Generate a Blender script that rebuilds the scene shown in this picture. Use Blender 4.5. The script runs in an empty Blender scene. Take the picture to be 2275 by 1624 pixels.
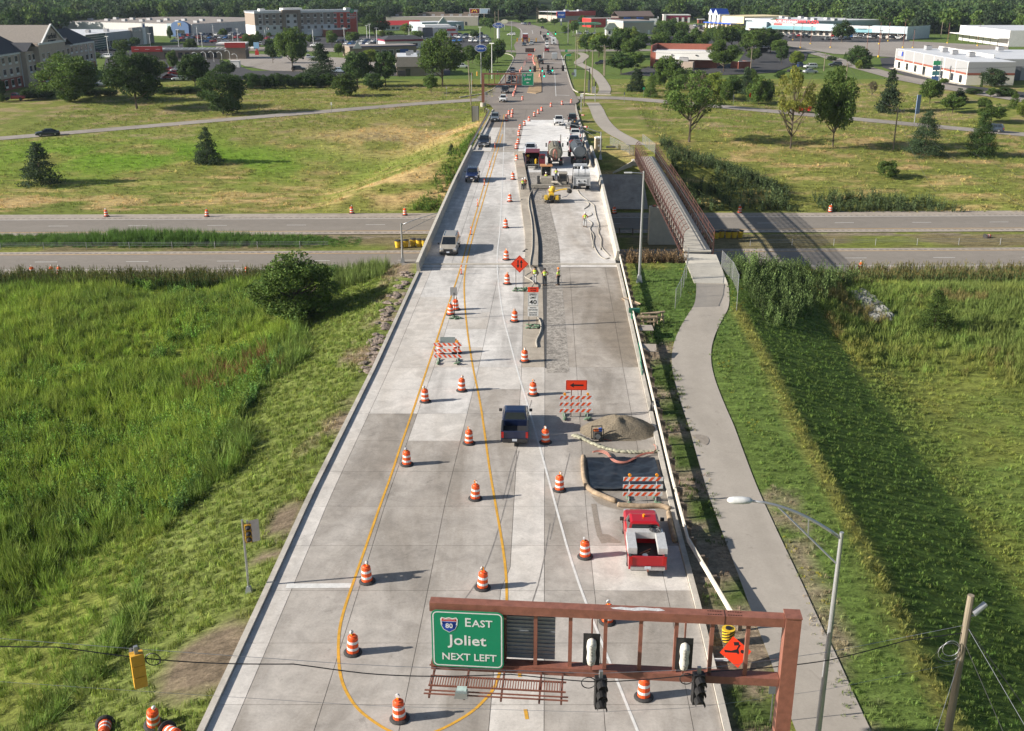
import bpy,math,random
import numpy as np
from mathutils import Vector,Matrix
random.seed(7);RNG = np.random.default_rng(7)
S = bpy.context.scene;COL = S.collection
PITCH = math.radians(20.03);FPX = 2364.0;CAMZ = 30.0
cam = bpy.data.objects.new('camera',bpy.data.cameras.new('camera'));COL.objects.link(cam)
cam.location = (0,0,CAMZ);cam.rotation_euler = (math.pi/2 - PITCH,0,0)
cam.data.sensor_width = 36;cam.data.lens = 36*FPX/2275.0;cam.data.clip_end = 6000;cam.data.clip_start = 0.5
S.camera = cam
SUN_EL,SUN_AZ = math.radians(23.5),math.radians(9.0)
W = bpy.data.worlds.new('World');S.world = W;W.use_nodes = True
nt = W.node_tree;nt.nodes.clear()
sk = nt.nodes.new('ShaderNodeTexSky');sk.sky_type = 'NISHITA';sk.sun_disc = False
sk.sun_elevation = SUN_EL;sk.sun_rotation = math.atan2(-math.cos(SUN_AZ),-math.sin(SUN_AZ));sk.air_density = 1.0;sk.dust_density = 1.2
bg = nt.nodes.new('ShaderNodeBackground');bg.inputs[1].default_value = 0.06
wo = nt.nodes.new('ShaderNodeOutputWorld');nt.links.new(sk.outputs[0],bg.inputs[0]);nt.links.new(bg.outputs[0],wo.inputs[0])
sl = bpy.data.lights.new('sun','SUN');sl.energy = 5.0;sl.angle = math.radians(0.5);sl.color = (1.0,0.935,0.845)
sun = bpy.data.objects.new('sun',sl);COL.objects.link(sun)
ld = Vector((math.cos(SUN_AZ)*math.cos(SUN_EL),math.sin(SUN_AZ)*math.cos(SUN_EL),-math.sin(SUN_EL)))
sun.rotation_euler = ld.to_track_quat('-Z','Y').to_euler();sun.location = (-80,-20,60)
S.view_settings.view_transform = 'Standard';S.view_settings.look = 'None';S.view_settings.gamma = 1
S.view_settings.use_curve_mapping = False;S.view_settings.exposure = 0.78
S.render.engine = 'CYCLES'
try:
    S.cycles.max_bounces = 6;S.cycles.volume_bounces = 0;S.cycles.diffuse_bounces = 2;S.cycles.glossy_bounces = 2;S.cycles.transparent_max_bounces = 12
    S.cycles.transmission_bounces = 2;S.cycles.volume_bounces = 0
except Exception:pass
FR = {'d':(0,0,1.8004),'A':(0,0,.4501),'B':(1000,0,.4501),'C':(2000,0,.4501),'D':(3000,0,.4818),'E':(1600,300,.3956),
 'F':(2200,400,.3695),'G':(1700,900,.4396),'H':(1600,1300,.4835),'I':(1600,2300,.7473),'J':(2200,1700,.4926),
 'K':(2700,1700,.7538),'L':(2400,500,.4926),'M':(0,900,.7473),'N':(0,1900,.7473),'O':(2050,520,.20325),'P':(1780,400,.1971),
 'Q':(1920,0,.2813),'R':(0,100,.2813),'S':(2440,1150,.3386),'T':(3500,180,.262),'U':(2500,0,.2637),'V':(1500,800,.1847),
 'W':(2800,800,.5697),'X':(3000,1900,.6306),'Y':(600,2600,.4835),'Z':(2900,2400,.3226),'AA':(900,0,.2813),'AB':(1400,0,.2813),'AC':(2000,620,.3448)}
def ray(fr,u,v):
    x0,y0,s = FR[fr];x = (x0+u*s)/1.8004;y = (y0+v*s)/1.8004
    a = (x-1137.5)/FPX;b = (812-y)/FPX;c,s_ = math.cos(PITCH),math.sin(PITCH)
    return (a,c+b*s_,-s_+b*c)
def at_z(fr,u,v,z):
    d = ray(fr,u,v);t = (z-CAMZ)/d[2];return (d[0]*t,d[1]*t,z)
def at_y(fr,u,v,Y):
    d = ray(fr,u,v);t = Y/d[1];return (d[0]*t,Y,CAMZ+d[2]*t)
_yy = np.arange(0,3000,1.0)
_z = np.interp(_yy,[0,50,80,107,150,188,240,290,3000],[0,0,.6,1.3,1.8,1.5,.35,0,0])
_k = np.ones(21)/21;_z = np.convolve(np.pad(_z,10,'edge'),_k,'valid')
def zr(Y):return np.interp(Y,_yy,_z)
def vnoise(x,y,seed=0):
    xi = np.floor(x).astype(np.int64);yi = np.floor(y).astype(np.int64);fx = x-xi;fy = y-yi
    def h(a,b):
        n = (a*374761393+b*668265263+seed*974634777) & 0x7fffffff
        n = ((n ^ (n >> 13))*1274126177) & 0x7fffffff
        return ((n ^ (n >> 16)) & 0xffff)/65535.0
    sx = fx*fx*(3-2*fx);sy = fy*fy*(3-2*fy)
    return (h(xi,yi)*(1-sx)+h(xi+1,yi)*sx)*(1-sy)+(h(xi,yi+1)*(1-sx)+h(xi+1,yi+1)*sx)*sy
def fbm(x,y,sc,seed=0,o=4):
    x = np.asarray(x,float);y = np.asarray(y,float);r = 0;a = .5;t = 0
    for i in range(o):
        r = r+a*vnoise(x/sc*2**i+17.3*i,y/sc*2**i-9.1*i,seed+i);t += a;a *= .5
    return r/t
def sst(a,b,x):
    t = np.clip((x-a)/(b-a),0,1);return t*t*(3-2*t)
RX = [-400,-150,-108,-60,-24,-8,0,27,40,58.5,83,110,160,400]
RYc = [150,207,228,255,277,286,290,292,281,268,252,234,205,150]
RZ = [-3.5,-2.8,-2,-.8,-.1,0,0,0,-.1,-.5,-1.2,-2,-3,-3.5]
def hh(x,y):
    x = np.asarray(x,float);y = np.asarray(y,float)
    o = x-.034*y
    yr = np.maximum(np.interp(x,RX,RYc),200);zz = np.interp(x,RX,RZ)
    bump = (fbm(x,y,14,3)-.5)
    near = -5.0+2.1*sst(15,30,x)+bump*.9+(fbm(x,y,60,5)-.5)*1.4
    near = near*(1-sst(112,130,y))+(-6.12)*sst(112,130,y)
    far = -6.12+(zz+6.0)*sst(176,0,y*0+1)*0
    ye = np.where(x > 5,np.minimum(yr-6,222),yr-6)
    t = np.where(x > 5,np.clip((y-174)/np.maximum(ye-174,5),0,1)**.62,sst(0,1,(y-176)/np.maximum(ye-176,5)))
    far = -6.12+(zz+6.02)*t+bump*.6*t*(1-t)*2
    past = zz+(0-zz)*sst(6,60,y-yr)-.08
    base = np.where(y < 140,near,np.where(y < yr-6,far,past))
    hill = 14*sst(850,1900,y)*(0.6+.8*fbm(x,y,300,9))
    base = base+hill
    z0 = zr(y)-.14
    left = z0-np.maximum(0,-14.9-o)/3.2
    right = z0-np.maximum(0,o-np.interp(y,[40,95,110],[17.4,18.5,21]))/3.3
    emb = np.minimum(left,right)+bump*.12*(np.abs(o) > 15)
    endn = np.where(y < 150,z0+.02-np.maximum(0,y-111)/1.9,z0+.02-np.maximum(0,187.5-y)/2.0)
    emb = np.minimum(emb,endn)
    emb = np.where(y > 262,-50,emb)
    k = .8;d = base-emb
    w = np.clip(.5+.5*d/k,0,1)
    return emb*(1-w)+base*w+k*w*(1-w)
def H1(x,y):return float(hh(x,y))
_T = 20*1.006**np.arange(900)+np.arange(900)*.1
def gnd(fr,u,v,road=False):
    d = ray(fr,u,v);f = (lambda x,y:zr(y)) if road else hh
    below = CAMZ+d[2]*_T < f(d[0]*_T,d[1]*_T);i = int(np.argmax(below)) if below.any() else 899
    lo,hi = _T[max(i-1,0)],_T[i]
    for _ in range(2):
        q = np.linspace(lo,hi,60);b = CAMZ+d[2]*q < f(d[0]*q,d[1]*q);k = max(1,int(np.argmax(b)) if b.any() else 59);lo,hi = q[k-1],q[k]
    return (d[0]*hi,d[1]*hi,float(f(np.array(d[0]*hi),np.array(d[1]*hi))))
def new_mat(name):
    m = bpy.data.materials.new(name);m.use_nodes = True;n = m.node_tree.nodes;b = n['Principled BSDF'];return m,m.node_tree,b
def N(t,typ,**kw):
    n = t.nodes.new(typ)
    for k,v in kw.items():setattr(n,k,v)
    return n
MATS = {}
def mat(name,col,rough=.6,metal=0,var=.12,scale=6.,bump=0.,objcol=False,rnd=0.,spec=.5,emit=0,stretch=None):
    if name in MATS:return MATS[name]
    m,t,b = new_mat(name);L = t.links.new
    b.inputs['Roughness'].default_value = rough;b.inputs['Metallic'].default_value = metal
    b.inputs['Specular IOR Level'].default_value = spec
    tc = N(t,'ShaderNodeTexCoord');no = N(t,'ShaderNodeTexNoise');no.inputs['Scale'].default_value = scale;no.inputs['Detail'].default_value = 6
    no.inputs['Roughness'].default_value = .65
    src = tc.outputs['Object']
    if stretch:
        mp = N(t,'ShaderNodeMapping');mp.inputs['Scale'].default_value = stretch;L(src,mp.inputs[0]);src = mp.outputs[0]
    L(src,no.inputs['Vector'])
    mr = N(t,'ShaderNodeMapRange');mr.inputs[1].default_value = .3;mr.inputs[2].default_value = .7;mr.inputs[3].default_value = 1-var;mr.inputs[4].default_value = 1+var
    L(no.outputs[0],mr.inputs[0]);fac = mr.outputs[0]
    oi = None
    if rnd or objcol:oi = N(t,'ShaderNodeObjectInfo')
    if rnd:
        m2 = N(t,'ShaderNodeMapRange');m2.inputs[3].default_value = 1-rnd;m2.inputs[4].default_value = 1+rnd;L(oi.outputs['Random'],m2.inputs[0])
        mu = N(t,'ShaderNodeMath',operation='MULTIPLY');L(fac,mu.inputs[0]);L(m2.outputs[0],mu.inputs[1]);fac = mu.outputs[0]
    vm = N(t,'ShaderNodeVectorMath',operation='SCALE');L(fac,vm.inputs['Scale'])
    if objcol:L(oi.outputs['Color'],vm.inputs[0])
    else:vm.inputs[0].default_value = col[:3]
    L(vm.outputs[0],b.inputs['Base Color'])
    if bump:
        bp = N(t,'ShaderNodeBump');bp.inputs['Strength'].default_value = min(1,bump);bp.inputs['Distance'].default_value = bump*.05;L(no.outputs[0],bp.inputs['Height']);L(bp.outputs[0],b.inputs['Normal'])
    if emit:b.inputs['Emission Color'].default_value = (*col[:3],1);b.inputs['Emission Strength'].default_value = emit
    MATS[name] = m;return m
def concrete(name,col,stain,stain_amt=.5,sc=.35,rough=.85,rnd=.10,streak=(1,.25,1),fine=.08,bump=.15,cracks=.17,mot=1.):
    """pavement: large stains, streaks along the lane, fine grain, each slab a little different"""
    m,t,b = new_mat(name);L = t.links.new;b.inputs['Roughness'].default_value = rough;b.inputs['Specular IOR Level'].default_value = .3
    tc = N(t,'ShaderNodeTexCoord');g = N(t,'ShaderNodeNewGeometry');mp = N(t,'ShaderNodeMapping');mp.inputs['Scale'].default_value = streak
    L(g.outputs['Position'],mp.inputs[0])
    n1 = N(t,'ShaderNodeTexNoise');n1.inputs['Scale'].default_value = sc;n1.inputs['Detail'].default_value = 8;n1.inputs['Roughness'].default_value = .62;n1.inputs['Distortion'].default_value = .6;L(mp.outputs[0],n1.inputs['Vector'])
    cr = N(t,'ShaderNodeMapRange');cr.inputs[1].default_value = .42;cr.inputs[2].default_value = .62;cr.inputs[3].default_value = 0;cr.inputs[4].default_value = stain_amt;L(n1.outputs[0],cr.inputs[0])
    mx = N(t,'ShaderNodeMix',data_type='RGBA');L(cr.outputs[0],mx.inputs[0]);mx.inputs[6].default_value = (*col,1);mx.inputs[7].default_value = (*stain,1)
    n2 = N(t,'ShaderNodeTexNoise');n2.inputs['Scale'].default_value = 7;n2.inputs['Detail'].default_value = 9;n2.inputs['Roughness'].default_value = .75;L(g.outputs['Position'],n2.inputs['Vector'])
    m2 = N(t,'ShaderNodeMapRange');m2.inputs[1].default_value = .3;m2.inputs[2].default_value = .7;m2.inputs[3].default_value = 1-fine*1.6;m2.inputs[4].default_value = 1+fine*1.6;L(n2.outputs[0],m2.inputs[0])
    n3 = N(t,'ShaderNodeTexNoise');n3.inputs['Scale'].default_value = .9;n3.inputs['Detail'].default_value = 10;n3.inputs['Roughness'].default_value = .7;n3.inputs['Distortion'].default_value = .8;L(g.outputs['Position'],n3.inputs['Vector'])
    m3 = N(t,'ShaderNodeMapRange');m3.inputs[1].default_value = .60;m3.inputs[2].default_value = .70;m3.inputs[3].default_value = 1;m3.inputs[4].default_value = .74;L(n3.outputs[0],m3.inputs[0])
    oi = N(t,'ShaderNodeObjectInfo');m4 = N(t,'ShaderNodeMapRange');m4.inputs[3].default_value = 1-rnd;m4.inputs[4].default_value = 1+rnd;L(oi.outputs['Random'],m4.inputs[0])
    n5 = N(t,'ShaderNodeTexNoise');n5.inputs['Scale'].default_value = .33;n5.inputs['Detail'].default_value = 5;n5.inputs['Distortion'].default_value = 2.2;L(g.outputs['Position'],n5.inputs['Vector'])
    s5 = N(t,'ShaderNodeMath',operation='SUBTRACT');s5.inputs[1].default_value = .5;L(n5.outputs[0],s5.inputs[0]);s6 = N(t,'ShaderNodeMath',operation='ABSOLUTE');L(s5.outputs[0],s6.inputs[0])
    m5 = N(t,'ShaderNodeMapRange');m5.inputs[1].default_value = .0;m5.inputs[2].default_value = .0035;m5.inputs[3].default_value = 1-cracks;m5.inputs[4].default_value = 1;L(s6.outputs[0],m5.inputs[0])
    a0 = N(t,'ShaderNodeMath',operation='MULTIPLY');L(m2.outputs[0],a0.inputs[0]);L(m5.outputs[0],a0.inputs[1])
    n7 = N(t,'ShaderNodeTexNoise');n7.inputs['Scale'].default_value = .75;n7.inputs['Detail'].default_value = 7;n7.inputs['Roughness'].default_value = .6;n7.inputs['Distortion'].default_value = .7;L(g.outputs['Position'],n7.inputs['Vector'])
    m7 = N(t,'ShaderNodeMapRange');m7.inputs[1].default_value = .32;m7.inputs[2].default_value = .68;m7.inputs[3].default_value = 1-.16*mot;m7.inputs[4].default_value = 1+.17*mot;L(n7.outputs[0],m7.inputs[0])
    a9 = N(t,'ShaderNodeMath',operation='MULTIPLY');L(a0.outputs[0],a9.inputs[0]);L(m7.outputs[0],a9.inputs[1]);a0 = a9
    a = N(t,'ShaderNodeMath',operation='MULTIPLY');L(a0.outputs[0],a.inputs[0]);L(m3.outputs[0],a.inputs[1])
    a2 = N(t,'ShaderNodeMath',operation='MULTIPLY');L(a.outputs[0],a2.inputs[0]);L(m4.outputs[0],a2.inputs[1])
    vm = N(t,'ShaderNodeVectorMath',operation='SCALE');L(mx.outputs[2],vm.inputs[0]);L(a2.outputs[0],vm.inputs['Scale']);L(vm.outputs[0],b.inputs['Base Color'])
    if bump:
        bp = N(t,'ShaderNodeBump');bp.inputs['Strength'].default_value = .4;bp.inputs['Distance'].default_value = bump*.1;L(n2.outputs[0],bp.inputs['Height']);L(bp.outputs[0],b.inputs['Normal'])
    MATS[name] = m;return m
class MB:
    def __init__(s):s.v = [];s.f = [];s.m = [];s.mi = 0
    def add(s,vs,fs):
        k = len(s.v);s.v += [tuple(p) for p in vs];s.f += [tuple(i+k for i in f) for f in fs];s.m += [s.mi]*len(fs);return s
    def box(s,c,d,rz=0,M=None,tap=1.0):
        hx,hy,hz = d[0]/2,d[1]/2,d[2]/2;vs = []
        for z,k in ((-hz,1),(hz,tap)):
            for x,y in ((-hx,-hy),(hx,-hy),(hx,hy),(-hx,hy)):vs.append(Vector((x*k,y*k,z)))
        R = M if M is not None else Matrix.Rotation(rz,3,'Z')
        vs = [R @ p+Vector(c) for p in vs]
        return s.add(vs,[(3,2,1,0),(4,5,6,7),(0,1,5,4),(1,2,6,5),(2,3,7,6),(3,0,4,7)])
    def beam(s,p,q,w,h=None):
        p = Vector(p);q = Vector(q);d = q-p;L = d.length
        if L < 1e-6:return s
        M = d.to_track_quat('Z','Y').to_matrix();return s.box((p+q)/2,(w,h or w,L),M=M)
    def cyl(s,p,q,r0,r1=None,n=8,cap=True):
        p = Vector(p);q = Vector(q);r1 = r0 if r1 is None else r1;M = (q-p).to_track_quat('Z','Y').to_matrix();vs = []
        for c,r in ((p,r0),(q,r1)):
            for i in range(n):a = 2*math.pi*i/n;vs.append(c+M @ Vector((r*math.cos(a),r*math.sin(a),0)))
        fs = [(i,(i+1) % n,n+(i+1) % n,n+i) for i in range(n)]
        if cap:fs += [tuple(range(n-1,-1,-1)),tuple(range(n,2*n))]
        return s.add(vs,fs)
    def lathe(s,prof,n=14,c=(0,0,0)):
        vs = [];fs = []
        for r,z in prof:
            for i in range(n):a = 2*math.pi*i/n;vs.append((c[0]+r*math.cos(a),c[1]+r*math.sin(a),c[2]+z))
        for j in range(len(prof)-1):
            for i in range(n):fs.append((j*n+i,j*n+(i+1) % n,(j+1)*n+(i+1) % n,(j+1)*n+i))
        fs += [tuple(range(n-1,-1,-1)),tuple(range((len(prof)-1)*n,len(prof)*n))]
        return s.add(vs,fs)
    def tube(s,pts,r,n=6):
        pts = [Vector(p) for p in pts];vs = [];fs = []
        for k,p in enumerate(pts):
            d = (pts[min(k+1,len(pts)-1)]-pts[max(k-1,0)]);M = d.to_track_quat('Z','Y').to_matrix()
            rr = r[k] if isinstance(r,(list,tuple)) else r
            for i in range(n):a = 2*math.pi*i/n;vs.append(p+M @ Vector((rr*math.cos(a),rr*math.sin(a),0)))
        for j in range(len(pts)-1):
            for i in range(n):fs.append((j*n+i,j*n+(i+1) % n,(j+1)*n+(i+1) % n,(j+1)*n+i))
        fs += [tuple(range(n-1,-1,-1)),tuple(range((len(pts)-1)*n,len(pts)*n))]
        return s.add(vs,fs)
    def loft(s,rings,closed=True,cap=True):
        n = len(rings[0]);vs = [p for r in rings for p in r];fs = []
        for j in range(len(rings)-1):
            for i in range(n if closed else n-1):fs.append((j*n+i,j*n+(i+1) % n,(j+1)*n+(i+1) % n,(j+1)*n+i))
        if cap:fs += [tuple(range(n-1,-1,-1)),tuple(range((len(rings)-1)*n,len(rings)*n))]
        return s.add(vs,fs)
    def prism(s,poly,z0,z1):
        n = len(poly);vs = [(x,y,z0) for x,y in poly]+[(x,y,z1) for x,y in poly]
        return s.add(vs,[tuple(range(n-1,-1,-1)),tuple(range(n,2*n))]+[(i,(i+1) % n,n+(i+1) % n,n+i) for i in range(n)])
    def mesh(s,name,ms,smooth=False):
        me = bpy.data.meshes.new(name);me.from_pydata([tuple(p) for p in s.v],[],s.f);
        for m in (ms if isinstance(ms,(list,tuple)) else [ms]):me.materials.append(m)
        if any(s.m):me.polygons.foreach_set('material_index',s.m)
        if smooth:me.polygons.foreach_set('use_smooth',[True]*len(s.f))
        me.update();return me
    def build(s,name,ms,parent=None,smooth=False,**kw):return link(name,s.mesh(name,ms,smooth),parent,**kw)
def link(name,me,parent=None,loc=None,rz=None,color=None,**kw):
    o = bpy.data.objects.new(name,me);COL.objects.link(o)
    if parent:o.parent = parent
    if loc is not None:o.location = loc
    if rz is not None:o.rotation_euler = (0,0,rz)
    if color:o.color = (*color,1)
    for k,v in kw.items():o[k] = v
    return o
ORD = 'first second third fourth fifth sixth seventh eighth ninth tenth eleventh twelfth thirteenth fourteenth fifteenth sixteenth seventeenth eighteenth nineteenth twentieth twenty-first twenty-second twenty-third twenty-fourth twenty-fifth twenty-sixth'.split()
def tag(o,label=None,cat=None,group=None,kind=None):
    if label:o['label'] = label
    if cat:o['category'] = cat
    if group:o['group'] = group
    if kind:o['kind'] = kind
    return o
def thing(name,label,cat,loc,rz=0,group=None):return tag(link(name,None,loc=loc,rz=rz),label,cat,group)
KIDS = {}
def copy_tree(o,parent=None):
    c = o.copy();COL.objects.link(c);c.parent = parent
    if o.name not in KIDS:KIDS[o.name] = list(o.children)
    for ch in KIDS[o.name]:copy_tree(ch,c)
    return c
def put(proto,used,loc,rz=0,label=None,group=None,color=None,scale=None):
    """the first call moves the prototype itself, later calls copy it"""
    o = proto if not used.get(proto.name) else copy_tree(proto)
    used[proto.name] = True
    o.location = loc;o.rotation_euler = (0,0,rz)
    if scale:o.scale = (scale,)*3 if not isinstance(scale,tuple) else scale
    if label:o['label'] = label
    if group:o['group'] = group
    if color:
        o.color = (*color,1)
        for c in o.children:
            c.color = (*color,1)
    return o
USED = {}
def text(s,size,name,m,parent,loc,rot,thick=.01,align='CENTER',sx=1.0,bold=0.):
    cu = bpy.data.curves.new('lettering','FONT');cu.body = s;cu.size = size;cu.align_x = align;cu.align_y = 'CENTER';cu.extrude = thick;cu.offset = bold;cu.resolution_u = 2
    ob = bpy.data.objects.new('lettering',cu);COL.objects.link(ob);bpy.context.view_layer.update()
    me = bpy.data.meshes.new_from_object(ob.evaluated_get(bpy.context.evaluated_depsgraph_get()));bpy.data.objects.remove(ob)
    me.materials.clear();me.materials.append(m)
    o = link(name,me,parent,loc=loc);o.rotation_euler = rot;o.scale = (sx,1,1);return o
def strip(name,left,right,m,dz=.06,zf=None,kind='structure',step=None,parent=None,**kw):
    """a draped band between two edge polylines (same number of points)"""
    vs = [];fs = [];n = 0
    P = []
    for i in range(len(left)-1):
        (ax,ay),(bx,by) = left[i][:2],left[i+1][:2];(cx,cy),(dx,dy) = right[i][:2],right[i+1][:2]
        k = max(1,int(math.hypot(bx-ax,by-ay)/(step or 3)))
        for j in range(k+(1 if i == len(left)-2 else 0)):
            t = j/k;P.append(((ax+(bx-ax)*t,ay+(by-ay)*t),(cx+(dx-cx)*t,cy+(dy-cy)*t)))
    f = zf or H1
    for a,b in P:
        w = math.hypot(a[0]-b[0],a[1]-b[1]);q = 2 if zf else max(2,min(8,int(w/2)))
        for j in range(q+1):
            t = j/q;x = a[0]+(b[0]-a[0])*t;y = a[1]+(b[1]-a[1])*t;vs.append((x,y,float(f(x,y))+dz))
    rows = len(P);
    q = len(vs)//rows
    return vs,rows,q,P
def drape(name,left,right,m,dz=.06,zf=None,step=3,parent=None,nq=None,**kw):
    P = []
    for i in range(len(left)-1):
        (ax,ay),(bx,by) = left[i][:2],left[i+1][:2];(cx,cy),(dx,dy) = right[i][:2],right[i+1][:2]
        k = max(1,int(max(math.hypot(bx-ax,by-ay),math.hypot(dx-cx,dy-cy))/step))
        for j in range(k+(1 if i == len(left)-2 else 0)):
            t = j/k;P.append(((ax+(bx-ax)*t,ay+(by-ay)*t),(cx+(dx-cx)*t,cy+(dy-cy)*t)))
    wm = max(math.hypot(a[0]-b[0],a[1]-b[1]) for a,b in P);q = nq or max(1,min(12,int(wm/step)+1));f = zf or H1
    mb = MB();vs = []
    for a,b in P:
        for j in range(q+1):
            t = j/q;x = a[0]+(b[0]-a[0])*t;y = a[1]+(b[1]-a[1])*t;vs.append((x,y,float(f(x,y))+dz))
    fs = [(i*(q+1)+j,i*(q+1)+j+1,(i+1)*(q+1)+j+1,(i+1)*(q+1)+j) for i in range(len(P)-1) for j in range(q)]
    mb.add(vs,fs);o = mb.build(name,m,parent)
    if o.data.polygons[0].normal.z < 0:o.data.flip_normals()
    for k_,v_ in kw.items():o[k_] = v_
    return o
def resample(P,step):
    out = [P[0]]
    for a,b in zip(P,P[1:]):
        L = math.hypot(b[0]-a[0],b[1]-a[1]);k = max(1,int(L/step))
        for j in range(1,k+1):out.append((a[0]+(b[0]-a[0])*j/k,a[1]+(b[1]-a[1])*j/k))
    return out
def smooth(P,it=2):
    for _ in range(it):
        Q = [P[0]]
        for a,b in zip(P,P[1:]):Q += [tuple(a[i]*.75+b[i]*.25 for i in range(len(a))),tuple(a[i]*.25+b[i]*.75 for i in range(len(a)))]
        P = Q+[P[-1]]
    return P
def offset(P,w):
    L = [];R = []
    for i,p in enumerate(P):
        a = P[max(i-1,0)];b = P[min(i+1,len(P)-1)];dx,dy = b[0]-a[0],b[1]-a[1];l = math.hypot(dx,dy) or 1;nx,ny = -dy/l,dx/l
        L.append((p[0]+nx*w/2,p[1]+ny*w/2));R.append((p[0]-nx*w/2,p[1]-ny*w/2))
    return L,R
xs = np.unique(np.concatenate([np.arange(-130,130.1,1.0),-130-np.geomspace(1.5,1900,42),130+np.geomspace(1.5,1900,42)]))
ys = np.unique(np.concatenate([np.arange(-60,25,5.),np.arange(25,200,1.0),np.arange(200,420,2.5),np.arange(420,700,8),np.geomspace(700,3800,60)]))
X,Y = np.meshgrid(xs,ys);Zt = hh(X,Y)
OFF = X-.034*Y
def terrain_col(X,Y):
    O = X-.034*Y;n1 = fbm(X,Y,9,21);n2 = fbm(X,Y,35,22);n3 = fbm(X,Y*3,5,23);n4 = fbm(X,Y,3,24)
    g1 = np.array([.135,.185,.034]);g2 = np.array([.25,.245,.062]);straw = np.array([.48,.345,.155]);dark = np.array([.06,.105,.022]);dirt = np.array([.30,.235,.165]);lawn = np.array([.105,.165,.038]);PT = [(gnd('N',1130,980),2.6,3.2),(gnd('N',1420,435),1.0,.9),(gnd('N',1530,240),1.0,2.2)]
    c = g1[None,None]*(1-n2[...,None])+g2[None,None]*n2[...,None]
    def mixc(c,k,w):w = np.clip(w,0,1)[...,None];return c*(1-w)+k*w
    c = mixc(c,straw,(n3-.52)*3.2*(Y > 172)*(Y < 330))
    c = mixc(c,straw,sst(.4,.6,n1)*np.exp(-((X+22)/19)**2-((Y-228)/13)**2)*2.4)
    c = mixc(c,straw,sst(.35,.65,n3)*sst(172,176,Y)*(1-sst(182,192,Y))*(O < 0)*1.0)
    c = mixc(c,np.array([.16,.27,.026]),sst(.35,.6,n1)*np.exp(-((X+70)/45)**2-((Y-212)/18)**2)*1.1)
    c = mixc(c,straw*.9,sst(.45,.65,n3)*(O > 35)*(Y > 195)*(Y < 235)*.8)
    c = mixc(c,np.array([.25,.28,.05]),(Y < 128)*(O < -22)*sst(.3,.7,n1)*.9)
    c = mixc(c,dark,(Y < 135)*(O < -24)*sst(.48,.66,n2)*.6)
    c = mixc(c,np.array([.165,.20,.052]),(Y < 128)*(O > -24)*(O < -13))
    c = mixc(c,dirt*.8,(O > -17.2)*(O < -14)*sst(62,70,Y)*(Y < 112)*sst(.4,.6,n4))
    for (px_,py_,_z),rx_,ry_ in PT:c = mixc(c,dirt*.62,sst(1.25,.8,np.hypot((X-px_)/rx_,(Y-py_)/ry_)+.5*(n4-.5)))
    c = mixc(c,dirt,(O > 7)*(O < 10.6)*(Y < 95)*1.0)
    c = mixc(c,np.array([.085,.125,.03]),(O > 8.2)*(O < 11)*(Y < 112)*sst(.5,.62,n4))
    c = mixc(c,np.array([.12,.175,.040]),(O > 12.5)*(O < 17.8)*(Y < 112))
    c = mixc(c,dirt,(O > 13)*(O < 15.2)*(Y < 60)*sst(.5,.7,n4)*.8)
    c = mixc(c,lawn,(O > 8.6)*(O < 16)*(Y > 86)*(Y < 109))
    c = mixc(c,np.array([.085,.135,.028]),(O >= 17.8)*(O < 27)*(Y < 128))
    c = mixc(c,np.array([.15,.20,.045]),(O >= 27)*(Y < 128)*sst(.3,.6,n1))
    c = mixc(c,np.array([.27,.26,.07]),np.exp(-((O-17.9)/.45)**2)*(Y < 96)*1.2)
    c = mixc(c,np.array([.22,.17,.10]),(Y > 144)*(Y < 157)*sst(.40,.6,n1)*.8)
    c = mixc(c,np.array([.26,.215,.15]),sst(.4,.55,fbm(X,Y*4,6,29))*((np.abs(Y-.02*X-145.3) < 1.1)+(np.abs(Y-.02*X-155.3) < .9)))
    c = mixc(c,lawn,(Y > 345)*.85)
    c = mixc(c,np.array([.30,.24,.14]),(Y > 225)*(Y < 330)*sst(.56,.72,n3)*.7)
    c = mixc(c,np.array([.03,.05,.015]),sst(900,1000,Y))
    return c*(.88+.24*n4[...,None])
Cc = terrain_col(X,Y)
ny,nx = X.shape
V = np.stack([X.ravel(),Y.ravel(),Zt.ravel()],1);idx = np.arange(ny*nx).reshape(ny,nx)
F = np.stack([idx[:-1,:-1].ravel(),idx[:-1,1:].ravel(),idx[1:,1:].ravel(),idx[1:,:-1].ravel()],1)
me = bpy.data.meshes.new('ground');me.from_pydata(V.tolist(),[],F.tolist())
ca = me.color_attributes.new('col','FLOAT_COLOR','POINT');ca.data.foreach_set('color',np.concatenate([Cc.reshape(-1,3),np.ones((ny*nx,1))],1).ravel())
me.polygons.foreach_set('use_smooth',[True]*len(F))
gm,t,b = new_mat('grass_ground');L = t.links.new;b.inputs['Roughness'].default_value = .95;b.inputs['Specular IOR Level'].default_value = .1
at = N(t,'ShaderNodeAttribute',attribute_name='col');g = N(t,'ShaderNodeNewGeometry')
mp = N(t,'ShaderNodeMapping');mp.inputs['Scale'].default_value = (.5,1.6,1);L(g.outputs['Position'],mp.inputs[0])
n1 = N(t,'ShaderNodeTexNoise');n1.inputs['Scale'].default_value = 1.1;n1.inputs['Detail'].default_value = 10;n1.inputs['Roughness'].default_value = .72;L(mp.outputs[0],n1.inputs['Vector'])
m1 = N(t,'ShaderNodeMapRange');m1.inputs[1].default_value = .32;m1.inputs[2].default_value = .68;m1.inputs[3].default_value = .5;m1.inputs[4].default_value = 1.5;L(n1.outputs[0],m1.inputs[0])
n2 = N(t,'ShaderNodeTexNoise');n2.inputs['Scale'].default_value = 5;n2.inputs['Detail'].default_value = 6;n2.inputs['Roughness'].default_value = .8;L(g.outputs['Position'],n2.inputs['Vector'])
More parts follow.
